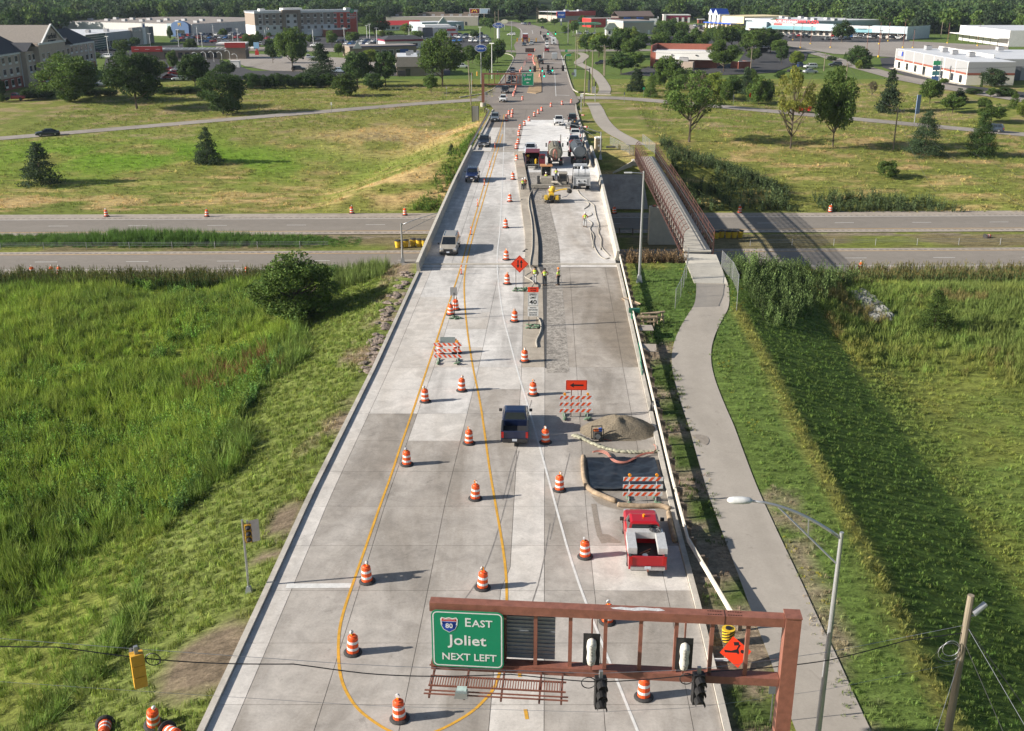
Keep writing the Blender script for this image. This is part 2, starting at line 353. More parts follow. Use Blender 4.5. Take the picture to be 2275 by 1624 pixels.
m2 = N(t,'ShaderNodeMapRange');m2.inputs[1].default_value = .35;m2.inputs[2].default_value = .65;m2.inputs[3].default_value = .65;m2.inputs[4].default_value = 1.35;L(n2.outputs[0],m2.inputs[0])
mu = N(t,'ShaderNodeMath',operation='MULTIPLY');L(m1.outputs[0],mu.inputs[0]);L(m2.outputs[0],mu.inputs[1])
vm = N(t,'ShaderNodeVectorMath',operation='SCALE');L(at.outputs['Color'],vm.inputs[0]);L(mu.outputs[0],vm.inputs['Scale']);L(vm.outputs[0],b.inputs['Base Color'])
bp = N(t,'ShaderNodeBump');bp.inputs['Strength'].default_value = .9;bp.inputs['Distance'].default_value = .25;L(n1.outputs[0],bp.inputs['Height'])
bp2 = N(t,'ShaderNodeBump');bp2.inputs['Strength'].default_value = .7;bp2.inputs['Distance'].default_value = .08;L(n2.outputs[0],bp2.inputs['Height']);L(bp.outputs[0],bp2.inputs['Normal']);L(bp2.outputs[0],b.inputs['Normal'])
me.materials.append(gm);link('ground',me,kind='structure')
M_con = concrete('pavement_concrete',(.425,.39,.35),(.265,.235,.20),.9,.20,rnd=.05)
M_con2 = concrete('pavement_concrete_pale',(.58,.545,.50),(.42,.38,.33),.6,.3,rnd=.05)
M_deck = concrete('bridge_deck_concrete',(.60,.575,.54),(.34,.32,.295),.75,.3,streak=(1,.18,1),rnd=.02)
M_deckw = concrete('scarified_deck_concrete',(.39,.35,.305),(.23,.195,.155),1,.12,streak=(1,.3,1),rnd=.02)
M_dw2 = concrete('washed_deck_concrete',(.62,.59,.55),(.33,.28,.23),1,.10,streak=(1,.35,1),rnd=.02);M_new = concrete('fresh_white_concrete',(.70,.685,.66),(.58,.56,.53),.8,.15,rnd=.02);M_mill = concrete('milled_concrete',(.39,.355,.31),(.22,.20,.175),1,2.2,streak=(1,1,1),fine=.35,bump=1.5,rnd=.02)
M_med = concrete('median_concrete',(.42,.37,.30),(.33,.285,.23),.7,.5,rnd=.02)
M_asp = concrete('asphalt',(.26,.225,.195),(.20,.172,.15),.7,.12,streak=(.6,.12,1),rnd=.02,mot=.4)
M_hwy = concrete('highway_asphalt',(.265,.235,.20),(.22,.195,.165),.7,.12,streak=(.08,1.0,1),rnd=.02,mot=.4)
M_shl = concrete('highway_shoulder',(.385,.335,.28),(.31,.265,.22),.7,.2,streak=(.1,1,1),rnd=.02)
M_dasp = concrete('dark_asphalt',(.062,.060,.062),(.045,.044,.046),.7,.1,rnd=.02)
M_lot = concrete('parking_concrete',(.32,.285,.25),(.25,.22,.19),.8,.05,rnd=.02)
M_path = concrete('path_asphalt',(.39,.35,.30),(.33,.295,.25),.7,.25,rnd=.02,fine=.05,mot=.3,cracks=.06)
M_kerb = concrete('kerb_concrete',(.50,.46,.40),(.36,.33,.28),.6,1.,rnd=.02)
M_medshade = mat('median_shadow',(.085,.08,.075),.6,var=.3);M_skid_ = mat('tyre_mark',(.24,.22,.20),.9,var=.4,scale=2);M_wet = mat('damp_concrete',(.285,.245,.20),.55,var=.2);M_dark = mat('joint_filler',(.19,.172,.15),.9)
M_yel = mat('yellow_paint',(.62,.33,.035),.7,var=.2,scale=3)
M_wht = mat('white_paint',(.66,.65,.62),.7,var=.15,scale=3)
zrf = lambda x,y:float(zr(y))
RL = lambda Y:np.interp(Y,[20,37,58,80,107,188,230,262],[-14.4,-14.25,-14.2,-13.6,-13.2,-13.25,-13.3,-13.3])+.034*Y
RR = lambda Y:np.interp(Y,[20,46,56,113,167,230,262],[7.7,7.7,7.5,7.35,7.4,6.6,6.4])+.034*Y
road = drape('road',[(RL(y)-.0,y) for y in range(20,263,3)],[(RR(y),y) for y in range(20,263,3)],M_dark,dz=-.03,zf=zrf,nq=1,kind='structure')
MX = lambda Y:np.interp(Y,[20,56,79,110,119.5,145,177,186],[-1.0,.07,.75,1.35,1.6,1.1,.5,.35])
lanes = [lambda Y:RL(Y),lambda Y:RL(Y)+1.1,lambda Y:RL(Y)+4.6,lambda Y:RL(Y)+8.2,lambda Y:MX(Y) if Y > 50 else RL(Y)+12.0,lambda Y:(MX(Y)+1.85),lambda Y:RR(Y)-5.0,lambda Y:RR(Y)-1.25,lambda Y:RR(Y)]
def slab(y0,y1,f0,f1,m,z1=0.,top=.0,g=.014):
    mb = MB();q = []
    for yy in (y0+g,(y0+y1)/2,y1-g):
        q.append([(f0(yy)+g,yy,zrf(0,yy)-.12),(f1(yy)-g,yy,zrf(0,yy)-.12),(f1(yy)-g,yy,zrf(0,yy)+top),(f0(yy)+g,yy,zrf(0,yy)+top)])
    mb.loft(q);return mb.build('slab',m,road)
y = 25.0;row = 0;rl = random.Random(4)
while y < 108.5:
    y1 = min(y+4.6,108.9)
    for k in range(8):
        wz = y > 79 and k >= 5
        m = M_con
        if k in (0,):m = M_con2
        if k in (1,2) and 68 < y < 108:m = M_con2 if rl.random() < .5 else M_deck
        if k == 3 and y > 74:m = M_deck
        if k == 4 and y < 80:m = M_con2
        if k == 4 and y >= 80:m = M_med
        if rl.random() < .05 and k not in (4,):m = M_con2
        if k in (1,2) and 72.5 < y < 74.8:m = M_con2
        if k in (6,7) and 47.5 < y < 51:m = M_con2
        if wz:m = M_deckw
        slab(y,y1,lanes[k],lanes[k+1],m)
    y = y1;row += 1
def pour(y0,y1,f0,f1,m,name='slab',dz=.0):return drape(name,[(f0(q),q) for q in np.linspace(y0,y1,max(3,int((y1-y0)/4)))],[(f1(q),q) for q in np.linspace(y0,y1,max(3,int((y1-y0)/4)))],m,dz=dz,zf=zrf,nq=1,parent=road)
pour(109.05,186.9,lambda q:RL(q)+.02,lambda q:RL(q)+3.0,M_deck);pour(109.05,186.9,lambda q:RL(q)+3.03,lambda q:MX(q)-.02,M_deck)
pour(109.05,162,lambda q:MX(q)+1.45,lambda q:RR(q),M_dw2);pour(162.1,186.9,lambda q:MX(q)+1.45,lambda q:RR(q),M_new)
pour(187,225,lambda q:RL(q),lambda q:RL(q)+3.2,M_con2);pour(187,225,lambda q:RL(q)+3.25,lambda q:.034*q-5.4,M_con);pour(187,240,lambda q:.034*q-5.35,lambda q:RR(q),M_new)
pour(225.05,262,lambda q:RL(q),lambda q:.034*q-5.4,M_asp);pour(240.05,262,lambda q:.034*q-5.35,lambda q:RR(q),M_asp)
pour(79,165,lambda q:MX(q)+1.45+(.55 if q < 109 else .3),lambda q:MX(q)+1.45+2.35,M_mill,'milled_strip',.006)
pour(80,186,lambda q:MX(q)+(1.86 if q < 109 else 1.43),lambda q:MX(q)+(1.86 if q < 109 else 1.43)+np.interp(q,[80,109,186],[.12,.5,.25]),M_medshade,'median_shadow',.012)  # dark strip along the raised median: its cast shadow painted onto the deck
mb = MB();q = [[(MX(v),v,zrf(0,v)-.02),(MX(v)+1.42,v,zrf(0,v)-.02),(MX(v)+1.42,v,zrf(0,v)+.22),(MX(v),v,zrf(0,v)+.22)] for v in np.linspace(109.1,186,20)]
mb.loft(q);mb.build('median_slab',M_med,road)
fl = [(RL(262),262),(-5.5,272),(-8.0,281),(-9.5,292),(-6.2,304),(-3.8,330),(-.8,388),(1.9,463),(.9,525),(4.1,603),(5,680),(2,728),(-14,770),(-60,800),(-160,822)]
fr_ = [(RR(262),262),(15.6,272),(17.3,281),(17.3,297),(17.2,314),(18.0,335),(18.2,368),(20.5,463),(21.5,510),(23.4,561),(22.8,648),(20.5,707),(14,760),(0,812),(-90,845)]
drape('road',fl,fr_,M_asp,dz=.03,zf=lambda x,y:float(zr(y)),nq=4,kind='structure')
drape('road',[(-60,478),(2,474)],[(-60,490),(1,488)],M_asp,dz=.024,nq=1,kind='structure');drape('road',[(20,478),(90,486)],[(20,492),(90,498)],M_asp,dz=.024,nq=1,kind='structure')
def ramp(P,w,name='ramp',m=None,dz=.09):
    P = smooth(P,2);L_,R_ = offset(P,w);return drape(name,L_,R_,m or M_asp,dz=dz,step=2.5,nq=3,kind='structure')
ramp([(-190,184),(-150,207),(-108,228.5),(-60,255),(-24,277),(-4,288)],6.2,m=M_lot)
ramp([(14,289.5),(27,291),(40,281.5),(58.5,268.5),(83,252.5),(110,235),(160,207),(200,190)],7.0,m=M_lot)
def kerb(P,name='kerb',w=.3,h=.14,m=None,zf=zrf):
    L_,R_ = offset(P,w);mb = MB();rings = []
    for (a,b) in zip(L_,R_):z = zf(*a);rings.append([(a[0],a[1],z-.2),(b[0],b[1],z-.2),(b[0],b[1],z+h),(a[0],a[1],z+h)])
    mb.loft(rings);return mb.build(name,m or M_kerb,kind='structure')
kerb([(RL(y)-.16,y) for y in range(20,109,3)]);kerb([(RR(y)+.16,y) for y in range(20,111,3)]);
kerb([(RL(y)-.16,y) for y in range(189,263,4)]);kerb([(RR(y)+.16,y) for y in range(190,263,4)]+[(15.9,272)])
kerb(smooth([(27,297.5),(20,299),(17.5,308),(17.4,320),(18.5,368),(20.8,455),(26,472)],2));kerb(smooth([(-14,291),(-8,300),(-5,315),(-3.9,330),(-1,388),(1.5,455),(-6,472)],2))
isl = [(4.2,303),(6.6,300.5),(8.2,304),(8.9,330),(9.6,372),(9.9,440),(9.5,455),(8.6,452),(8.2,420),(7.5,372),(5.4,330)]
mb = MB();mb.prism(isl,-.02,.16);mb.build('traffic_island',concrete('island_concrete',(.40,.28,.16),(.33,.225,.13),.6,.4,rnd=.02),kind='structure')
def hw(a,b,m,name,z,dz=0.):mb = MB();mb.add([(-420,a-8.4,z),(420,a+8.4,z),(420,b+8.4,z),(-420,b-8.4,z)],[(0,1,2,3)]);return mb.build(name,m,kind='structure')
hw(133.2,146.4,M_shl,'highway',-6.03);hw(136.6,144.9,M_hwy,'highway_lanes',-6.02);hw(156.6,171.6,M_shl,'highway',-6.03);hw(158.6,167.6,M_hwy,'highway_lanes',-6.02)
def hdash(yc,x0=-200,x1=200,per=12.2,ln=3.0,w=.13,m=None,ph=0.):
    mb = MB();x = x0+ph
    while x < x1:mb.box((x,yc+.02*x,-6.012),(ln,w,.006),rz=.02);x += per
    mb.build('lane_marking',m or M_wht,kind='structure')
hdash(140.8,ph=3);hdash(163.0,ph=8)
hdash(144.8,per=20,ln=20,m=M_yel);hdash(136.7,per=20,ln=20);hdash(158.7,per=20,ln=20,m=M_yel);hdash(167.5,per=20,ln=20)
for yc in (145.5,135.6,157.7,168.4):hdash(yc,per=.9,ln=.45,w=.45,m=MATS.get('rumble') or mat('rumble',(.24,.21,.18),.9))
def line(pts,w,m,name='lane_marking',dz=.010):
    P = [gnd(f,u,v,True)[:2] for f,u,v in pts];P = smooth(P,2) if len(P) > 2 else P
    L_,R_ = offset(P,w);return drape(name,L_,R_,m,dz=dz,zf=zrf,step=2,nq=1,kind='structure')
line([('d',1122,262),('d',1112.7,500),('d',1104,561),('d',1105,610),('d',1115,695),('d',1134.7,768),('d',1153,837),('d',1179,921),('d',1203,1007),('d',1231,1111),('d',1277,1277),('d',1353,1468),('d',1416,1624),('d',1440,1680)],.13,M_wht)
line([('d',1120,254),('d',1110,298),('d',1099,334),('d',1086,375),('d',1075,413),('d',1062,459),('d',1049,500),('d',1027,583),('d',1010,637),('d',985.8,707),('d',966,768),('d',945,830),('d',921,902),('d',889,993),('d',869,1056),('d',846,1118),('d',813,1213),('d',784,1296),('d',764,1354),('d',753,1400),('d',751,1450),('d',755,1500),('d',768,1537),('d',793,1575),('d',830,1604),('d',870,1628),('d',920,1640),('d',976,1624),('d',1046,1585),('d',1080,1552),('d',1100,1527),('d',1113,1485),('d',1125,1400),('d',1126,1340),('d',1125,1277),('d',1115,1200),('d',1099,1111),('d',1087,1039),('d',1077,964),('d',1066,888),('d',1050,816),('d',1036,722),('d',1030,640),('d',1034,590),('d',1057,500),('d',1070,459),('d',1083,413),('d',1094,375),('d',1106,334),('d',1117,298)],.14,M_yel)
line([('d',1152,1478),('d',1155,1504)],.16,M_yel);line([('d',1167,1576),('d',1171,1598)],.16,M_yel)
line([('d',636,1302),('d',784,1301)],.45,M_wht,'stop_line')
line([('Q',1062,1030),('Q',1080,1370)],.15,M_wht,dz=.04);line([('Q',1085,1352),('Q',1270,1360)],.5,M_wht,'stop_line',.04);line([('Q',1110,1452),('Q',1300,1458)],.5,M_wht,'stop_line',.04)
line([('Q',905,740),('Q',905,830)],.2,M_wht,dz=.04);line([('Q',870,888),('Q',1180,896)],.6,M_wht,'stop_line',.04);line([('Q',1160,790),('Q',1215,1020)],.3,M_wht,dz=.04)
line([('Q',590,590),('Q',600,450),('Q',560,400)],.25,M_wht,dz=.04);line([('Q',740,430),('Q',752,480)],.25,M_wht,dz=.04);line([('Q',870,500),('Q',905,570)],.25,M_wht,dz=.04)
for q_ in ([('H',850,1448),('H',930,1130),('H',1010,900),('H',1090,620)],[('I',345,132),('I',480,-60),('H',985,1040)],[('J',0,930),('J',60,640),('J',160,230)],[('I',705,155),('I',755,0),('J',0,800)],[('J',355,640),('J',395,880),('J',440,960)]):line(q_,.06 if q_[0][0] != 'J' or q_[0][1] < 300 else .32,M_skid_ if q_[0][1] != 355 else M_wet,'tyre_mark',.006)
for P_ in ([(375,890),(470,880),(540,930),(600,960),(420,955)],[(330,570),(420,600),(560,650),(700,690),(600,700),(400,650)],[(870,300),(925,520),(960,660),(905,640),(880,480)]):q_ = [rp_[:2] for rp_ in (gnd('J',*a,True) for a in P_)];q_ = smooth(q_+q_[:1],2)[:-1];mb = MB();mb.add([(x,y,float(zr(y))+.007) for x,y in q_],[tuple(range(len(q_)))]);o = mb.build('damp_stain',M_wet,kind='structure');(o.data.polygons[0].normal.z < 0) and o.data.flip_normals()
q_ = smooth([gnd('J',*a)[:2] for a in ((1150,90),(1210,80),(1280,100),(1295,140),(1270,175),(1230,150),(1190,120),(1150,90))],2)[:-1];mb = MB();mb.add([(x,y,H1(x,y)+.075) for x,y in q_],[tuple(range(len(q_)))]);o = mb.build('damp_stain',M_wet,kind='structure');(o.data.polygons[0].normal.z < 0) and o.data.flip_normals()
pl = [(1543,626),(1549,639),(1549,655),(1547,676),(1532,699),(1517,723),(1506,746),(1498,768),(1495,798),(1497,827),(1504,855),(1521,911),(1534,944),(1550,999),(1578,1106),(1610,1190),(1641,1272),(1665,1341),(1695,1420),(1730,1505),(1780,1624),(1830,1740)]
pr = [(1617,626),(1617,639),(1618,655),(1616,686),(1602,708),(1584,746),(1578,768),(1577,782),(1576,808),(1584,842),(1598,883),(1615,921),(1625,944),(1646,1007),(1671,1066),(1701,1133),(1734,1204),(1768,1271),(1801,1350),(1835,1417),(1872,1520),(1918,1624)]
pr = pr[:len(pl)] if len(pr) > len(pl) else pr+[(1975,1740)]*(len(pl)-len(pr))
A_ = [gnd('d',*p)[:2] for p in pl];B_ = [gnd('d',*p)[:2] for p in pr]
ctr = [((a[0]+b[0])/2,(a[1]+b[1])/2) for a,b in zip(A_,B_)];ctr = smooth(sorted(ctr,key=lambda p:-p[1]),2)
L_,R_ = offset(ctr,3.2);drape('path',L_,R_,M_path,dz=.05,step=1.5,nq=3,kind='structure')
fp = [gnd('C',*p)[:2] for p in ((1215,1290),(1150,1250),(1010,1180),(930,1110),(880,1030),(850,950),(820,915))];fp = smooth(fp,2);L_,R_ = offset(fp,3.3);drape('path',L_,R_,M_path,dz=.07,step=2,nq=2,kind='structure')
fp = [gnd('C',*p)[:2] for p in ((920,835),(940,790),(900,720),(850,650),(790,610),(720,580),(690,560),(720,530),(760,505),(735,480),(690,468))];fp = smooth(fp,2);L_,R_ = offset(fp,3.4);drape('path',L_,R_,M_path,dz=.09,step=3,nq=2,kind='structure')
M_galv = mat('galvanised_steel',(.42,.43,.44),.42,.7,var=.12,scale=3)
M_galvw = mat('weathered_guardrail',(.62,.57,.48),.6,.1,var=.15,scale=4)
M_wood = mat('weathered_wood',(.17,.13,.095),.9,var=.3,scale=5,stretch=(1,1,.2))
M_woodp = mat('pale_lumber',(.44,.33,.22),.85,var=.25,scale=4)
M_rust = mat('red_brown_paint',(.215,.082,.055),.55,var=.2,scale=4)
M_rustd = mat('weathering_steel',(.125,.050,.036),.7,var=.3,scale=5)
M_black = mat('black_plastic',(.015,.015,.016),.5)
M_rub = mat('black_rubber',(.035,.034,.034),.8)
M_tyre = mat('tyre_rubber',(.022,.022,.023),.85)
M_org = mat('orange_plastic',(.78,.095,.016),.5,var=.22,scale=5,rnd=.14)
M_refl = mat('white_reflective_sheeting',(.72,.72,.71),.4,var=.12,scale=5)
M_amber = mat('amber_lens',(.85,.30,.01),.25)
M_yelp = mat('yellow_plastic',(.72,.47,.03),.5,var=.15)
M_osign = mat('orange_sign_face',(.88,.055,.012),.45,var=.04)
M_green = mat('green_sign_face',(.004,.235,.115),.4,var=.04)
M_swh = mat('white_sign_face',(.78,.78,.76),.5,var=.03)
M_blk = mat('black_legend',(.012,.012,.012),.6)
M_steelp = mat('pale_pole_metal',(.50,.51,.52),.38,.6,var=.08)
M_bag = mat('green_sandbag',(.12,.19,.12),.85,var=.35,scale=8)
M_conc = mat('cast_concrete',(.44,.40,.335),.85,var=.18,scale=1.2,bump=.2)
M_concc = mat('pale_cast_concrete',(.56,.52,.44),.85,var=.12,scale=1.2)
M_glass = mat('dark_glass',(.012,.016,.02),.08,spec=.8,var=.05)
m,t,b = new_mat('chain_link_mesh');b.inputs['Base Color'].default_value = (.38,.39,.40,1);b.inputs['Metallic'].default_value = .5;b.inputs['Roughness'].default_value = .5
tr = N(t,'ShaderNodeBsdfTransparent');mx = N(t,'ShaderNodeMixShader');mx.inputs[0].default_value = .30;t.links.new(tr.outputs[0],mx.inputs[1]);t.links.new(b.outputs[0],mx.inputs[2]);t.links.new(mx.outputs[0],t.nodes['Material Output'].inputs[0]);M_mesh = m
m2_ = m.copy();m2_.name = 'dark_wire_mesh';m2_.node_tree.nodes['Principled BSDF'].inputs['Base Color'].default_value = (.05,.035,.03,1);m2_.node_tree.nodes['Mix Shader'].inputs[0].default_value = .22;M_dmesh = m2_
def profile_run(name,xf,ys_,prof,m,parent=None,zf=zrf):
    mb = MB();mb.loft([[(xf(v)+dx,v,zf(0,v)+dz) for dx,dz in prof] for v in ys_]);return mb.build(name,m,parent)
PF = [(-.42,-.3),(.0,-.3),(.0,.10),(-.10,.35),(-.17,.92),(-.42,.92)]
for sgn,f,y0,y1,lab in ((1,RL,107.5,188,'left'),(-1,RR,112,188,'right')):
    t0 = thing('bridge_parapet','concrete parapet along the traffic side of the bridge' if sgn > 0 else 'concrete parapet along the work zone side of the bridge','parapet',(0,0,0))
    pts = np.linspace(y0,y1,14)
    for a,bb in zip(pts,pts[1:]):profile_run('parapet_panel',lambda q:f(q)+.02*sgn,(a+.01,(a+bb)/2,bb-.01),[(dx*sgn,dz) for dx,dz in (PF if sgn > 0 else PF[::-1])],M_conc,t0)
    profile_run('coping',lambda q:f(q)-.295*sgn,np.linspace(y0,y1,20),[(-.16,.925),(.16,.925),(.16,.965),(-.16,.965)],M_concc,t0)
gd = thing('bridge_girders','concrete bridge underside with piers over the highway','bridge',(0,0,0))
for k in range(7):
    profile_run('girder',lambda q:RL(q)+.7+k*3.25,(110.5,130,150,170,187),[(-.3,-1.35),(.3,-1.35),(.3,-.3),(-.3,-.3)],M_conc,gd)
mb = MB();mb.box((RL(150)+10.4,150.5,-.45),(19.5,1.3,.9),rz=0);mb.build('pier_cap',M_conc,gd)
for k in range(4):mb = MB();mb.cyl((RL(150)+1.8+k*5.8,150.5,-6.3),(RL(150)+1.8+k*5.8,150.5,-.9),.5,n=14);mb.build('pier_column',M_conc,gd,smooth=True)
for yy_ in (110.2,187.3):mb = MB();mb.box((RL(yy_)+10.3,yy_,-.6+zrf(0,yy_)-.1),(21.4,.5,1.5));mb.build('abutment',M_conc,gd)
drape('slope_wall',[(RL(q)-1,q) for q in (172.4,176,181.2)],[(22.3,q) for q in (172.4,176,181.2)],concrete('slope_wall_concrete',(.42,.385,.34),(.30,.27,.235),.7,.3,rnd=.02),dz=.28,step=2,kind='structure')
drape('slope_wall',[(RL(q)-1,q) for q in (113.5,118,124)],[(12,q) for q in (113.5,118,124)],MATS['slope_wall_concrete'],dz=.28,step=2,kind='structure')
def guardrail(P,label,m,side=1,h=.72,zf=None,post=1.9,pm=None):
    zf = zf or H1;t0 = thing('guardrail',label,'guardrail',(P[0][0],P[0][1],0));ox,oy = P[0][0],P[0][1]
    R = resample(P,post);mb = MB();rings = []
    for i,p in enumerate(R):
        a = R[max(i-1,0)];q = R[min(i+1,len(R)-1)];dx,dy = q[0]-a[0],q[1]-a[1];l = math.hypot(dx,dy);nx,ny = dy/l*side,-dx/l*side;z = zf(*p)+h
        rings.append([(p[0]-ox+nx*u,p[1]-oy+ny*u,z+w) for u,w in ((0,-.16),(.08,-.13),(.02,-.05),(.0,0),(.02,.05),(.08,.13),(0,.16),(-.02,.16),(.0,.0),(-.02,-.16))])
    mb.loft(rings);mb.build('rail',m,t0)
    pmb = MB();pmb.box((0,0,-.1),(.2,.16,1.75));pm_ = pmb.mesh('post',pm or M_wood);bmb = MB();bmb.box((0,0,0),(.24,.15,.34));bm_ = bmb.mesh('spacer_block',pm or M_wood)
    for i,p in enumerate(R):
        a = R[max(i-1,0)];q = R[min(i+1,len(R)-1)];an = math.atan2(q[1]-a[1],q[0]-a[0])-math.pi/2;dx,dy = -math.cos(an)*side,-math.sin(an)*side
        link('post',pm_,t0,loc=(p[0]-ox+dx*.34,p[1]-oy+dy*.34,zf(*p)),rz=an)
        link('spacer_block',bm_,t0,loc=(p[0]-ox+dx*.14,p[1]-oy+dy*.14,zf(*p)+h),rz=an)
    return t0
guardrail([(RR(y)+.42+(.0 if y > 52 else (52-y)*.16),y) for y in (44.6,48,52,60,70,80,90,100,111)],'weathered w-beam guardrail on wood posts beside the closed lane',M_galvw,side=-1,zf=zrf)
guardrail([(RL(y)-.5,y) for y in (189,200,220,240,252)]+[(RL(256)-1.6,257)],'galvanised guardrail past the far end of the left parapet',M_galv,side=1,zf=zrf)
guardrail([(x,155.9+.02*x) for x in (-8,2,10,18)],'low guardrail in the shade under the footbridge',M_galv,side=-1,zf=lambda x,y:-6.)
M_rust0 = M_rust;M_rust = mat('footbridge_steel',(.075,.033,.026),.65,var=.25,scale=4)
fb = thing('footbridge','rust red steel truss footbridge with a curved mesh cage over the highway','footbridge',(0,0,0))
FX = lambda y:20.75+(y-116)*(22.75-20.75)/67.;FZ = lambda y:np.interp(y,[116,150,183],[1.33,1.5,1.3]);YS = np.linspace(116,183,31);HW = 1.72
for i in range(30):
    a,c = YS[i],YS[i+1];mb = MB();mb.loft([[(FX(q)-1.5,q,FZ(q)-.15),(FX(q)+1.5,q,FZ(q)-.15),(FX(q)+1.5,q,FZ(q)),(FX(q)-1.5,q,FZ(q))] for q in (a+.015,c-.015)]);mb.build('deck_panel',M_concc,fb)
for sg in (-1,1):
    X_ = lambda q:FX(q)+sg*HW
    zt,zb = 1.35,-.45
    for z_,w in ((zt,.17),(zb,.17)):
        mb = MB();mb.loft([[(X_(q)-w/2,q,FZ(q)+z_-w/2),(X_(q)+w/2,q,FZ(q)+z_-w/2),(X_(q)+w/2,q,FZ(q)+z_+w/2),(X_(q)-w/2,q,FZ(q)+z_+w/2)] for q in YS]);mb.build('chord',M_rust,fb)
    for i in range(31):
        q = YS[i];mb = MB();mb.beam((X_(q),q,FZ(q)+zb),(X_(q),q,FZ(q)+zt),.11);mb.build('vertical_member',M_rust,fb)
        if i < 30:
            r = YS[i+1];mb = MB();up = (i < 15)
            mb.beam((X_(q),q,FZ(q)+(zt if up else zb)),(X_(r),r,FZ(r)+(zb if up else zt)),.08);mb.build('diagonal_member',M_rust,fb)
    AR = [(0,1.35),(.0,1.75),(.08,2.1),(.28,2.4),(.6,2.58)] if sg < 0 else [(0,1.35),(0,1.9),(-.03,2.3)]
    rm = M_rustd
    for i in range(0,31):
        q = YS[i]
        if sg < 0 or i % 2 == 0:mb = MB();mb.tube([(X_(q)-sg*dx,q,FZ(q)+dz) for dx,dz in AR],.045,5);mb.build('rib',rm,fb)
    for dx,dz in AR[1:]:
        mb = MB();mb.tube([(X_(q)-sg*dx,q,FZ(q)+dz) for q in YS[::3]],.03,4);mb.build('cage_rail',rm,fb)
    mb = MB();mb.loft([[(X_(q)-sg*dx,q,FZ(q)+dz) for dx,dz in [(0.03,.05)]+AR] for q in YS],closed=False,cap=False);mb.build('wire_mesh',M_dmesh,fb);(sg > 0) and mb.build('inner_mesh',M_dmesh,fb)
    mb = MB();mb.tube([(X_(q)-sg*.16,q,FZ(q)+1.05) for q in YS[::3]],.035,5);mb.build('handrail',M_galv if sg > 0 else M_rust,fb)
for i in range(0,31,2):q = YS[i];mb = MB();mb.beam((FX(q)-HW,q,FZ(q)-.45),(FX(q)+HW,q,FZ(q)-.45),.16);mb.build('floor_beam',M_rust,fb)
M_rust = M_rust0
pw = thing('footbridge_pier','pale concrete wall pier carrying the footbridge','pier',(22.0,150.5,-6.2));mb = MB();mb.box((0,0,2.75),(4.7,1.3,5.5));mb.build('pier_wall',M_concc,pw);mb = MB();mb.box((-1.72,0,5.6),(.5,.5,.2));mb.box((1.8,0,5.6),(.5,.5,.2));mb.build('bearing',M_rust,pw)
ab = thing('footbridge_abutment','concrete abutment with a sloping wing wall at the far end of the footbridge','abutment',(22.8,184,0));mb = MB();mb.box((0,.6,-.9),(4.2,1.4,2.8));mb.build('abutment_wall',M_concc,ab)
mb = MB();mb.add([(-2.1,0,.4),(-2.1,-.3,.4),(-5.6,-2.2,-1.2),(-5.6,-1.9,-1.2),(-2.1,0,-2.6),(-2.1,-.3,-2.6),(-5.6,-2.2,-2.6),(-5.6,-1.9,-2.6)],[(0,1,2,3),(1,5,6,2),(4,0,3,7),(3,2,6,7),(0,4,5,1),(4,7,6,5)]);mb.build('wing_wall',M_concc,ab)
ab = thing('footbridge_abutment','concrete seat under the near end of the footbridge','abutment',(20.7,115.2,0));mb = MB();mb.box((0,0,-.8),(4.2,1.3,2.9));mb.build('abutment_wall',M_concc,ab)
ap = thing('footbridge_approach','pale concrete approach slabs leading onto the footbridge','ramp',(0,0,0))
LL = [gnd('L',765,1288),at_z('L',712,1150,1.3),at_z('L',672,1042,1.34)];RRr = [gnd('L',1037,1297),at_z('L',985,1155,1.3),at_z('L',942,1050,1.34)]
za = [H1(*LL[0][:2])+.1,1.34,1.34]
for i in range(2):
    mb = MB();q = [(LL[i][0],LL[i][1],za[i]),(RRr[i][0],RRr[i][1],za[i]),(RRr[i+1][0],RRr[i+1][1]-.03,za[i+1]),(LL[i+1][0],LL[i+1][1]-.03,za[i+1])]
    mb.add([(x,y,z-.8) for x,y,z in q]+q,[(3,2,1,0),(4,5,6,7),(0,1,5,4),(1,2,6,5),(2,3,7,6),(3,0,4,7)]);mb.build('slab',M_concc,ap)
def fence(P,label,h=1.9,step=2.6,m=None,cat='fence',zf=None,rails=1,pr=.035):
    zf = zf or H1;ox,oy = P[0][:2];t0 = thing('chain_link_fence',label,cat,(ox,oy,0));R = resample([p[:2] for p in P],step)
    for p in R:z = zf(*p);mb = MB();mb.cyl((p[0]-ox,p[1]-oy,z-.3),(p[0]-ox,p[1]-oy,z+h+.05),pr,n=6);mb.build('post',M_galv,t0)
    mb = MB();mb.tube([(p[0]-ox,p[1]-oy,zf(*p)+h) for p in R],.022,5);mb.build('top_rail',M_galv,t0)
    mb = MB();mb.loft([[(p[0]-ox,p[1]-oy,zf(*p)+.05),(p[0]-ox,p[1]-oy,zf(*p)+h)] for p in R],closed=False,cap=False);mb.build('wire_mesh',m or M_mesh,t0)
    return t0
fence([gnd('L',985,1165),gnd('L',1075,1265),gnd('L',1118,1370),gnd('L',1108,1512)],'chain link fence on the right of the path at the near footbridge end')
fence([gnd('L',712,1140),gnd('L',700,1250),gnd('L',655,1400),gnd('L',610,1490)],'chain link fence on the left of the path at the near footbridge end')
fence([gnd('F',650,485),gnd('F',735,530),gnd('F',860,590),gnd('F',905,600)],'low chain link fence left of the path past the footbridge',h=1.5)
fence([gnd('F',1000,485),gnd('F',1070,540),gnd('F',1140,600)],'tall chain link fence right of the path past the footbridge',h=1.9)
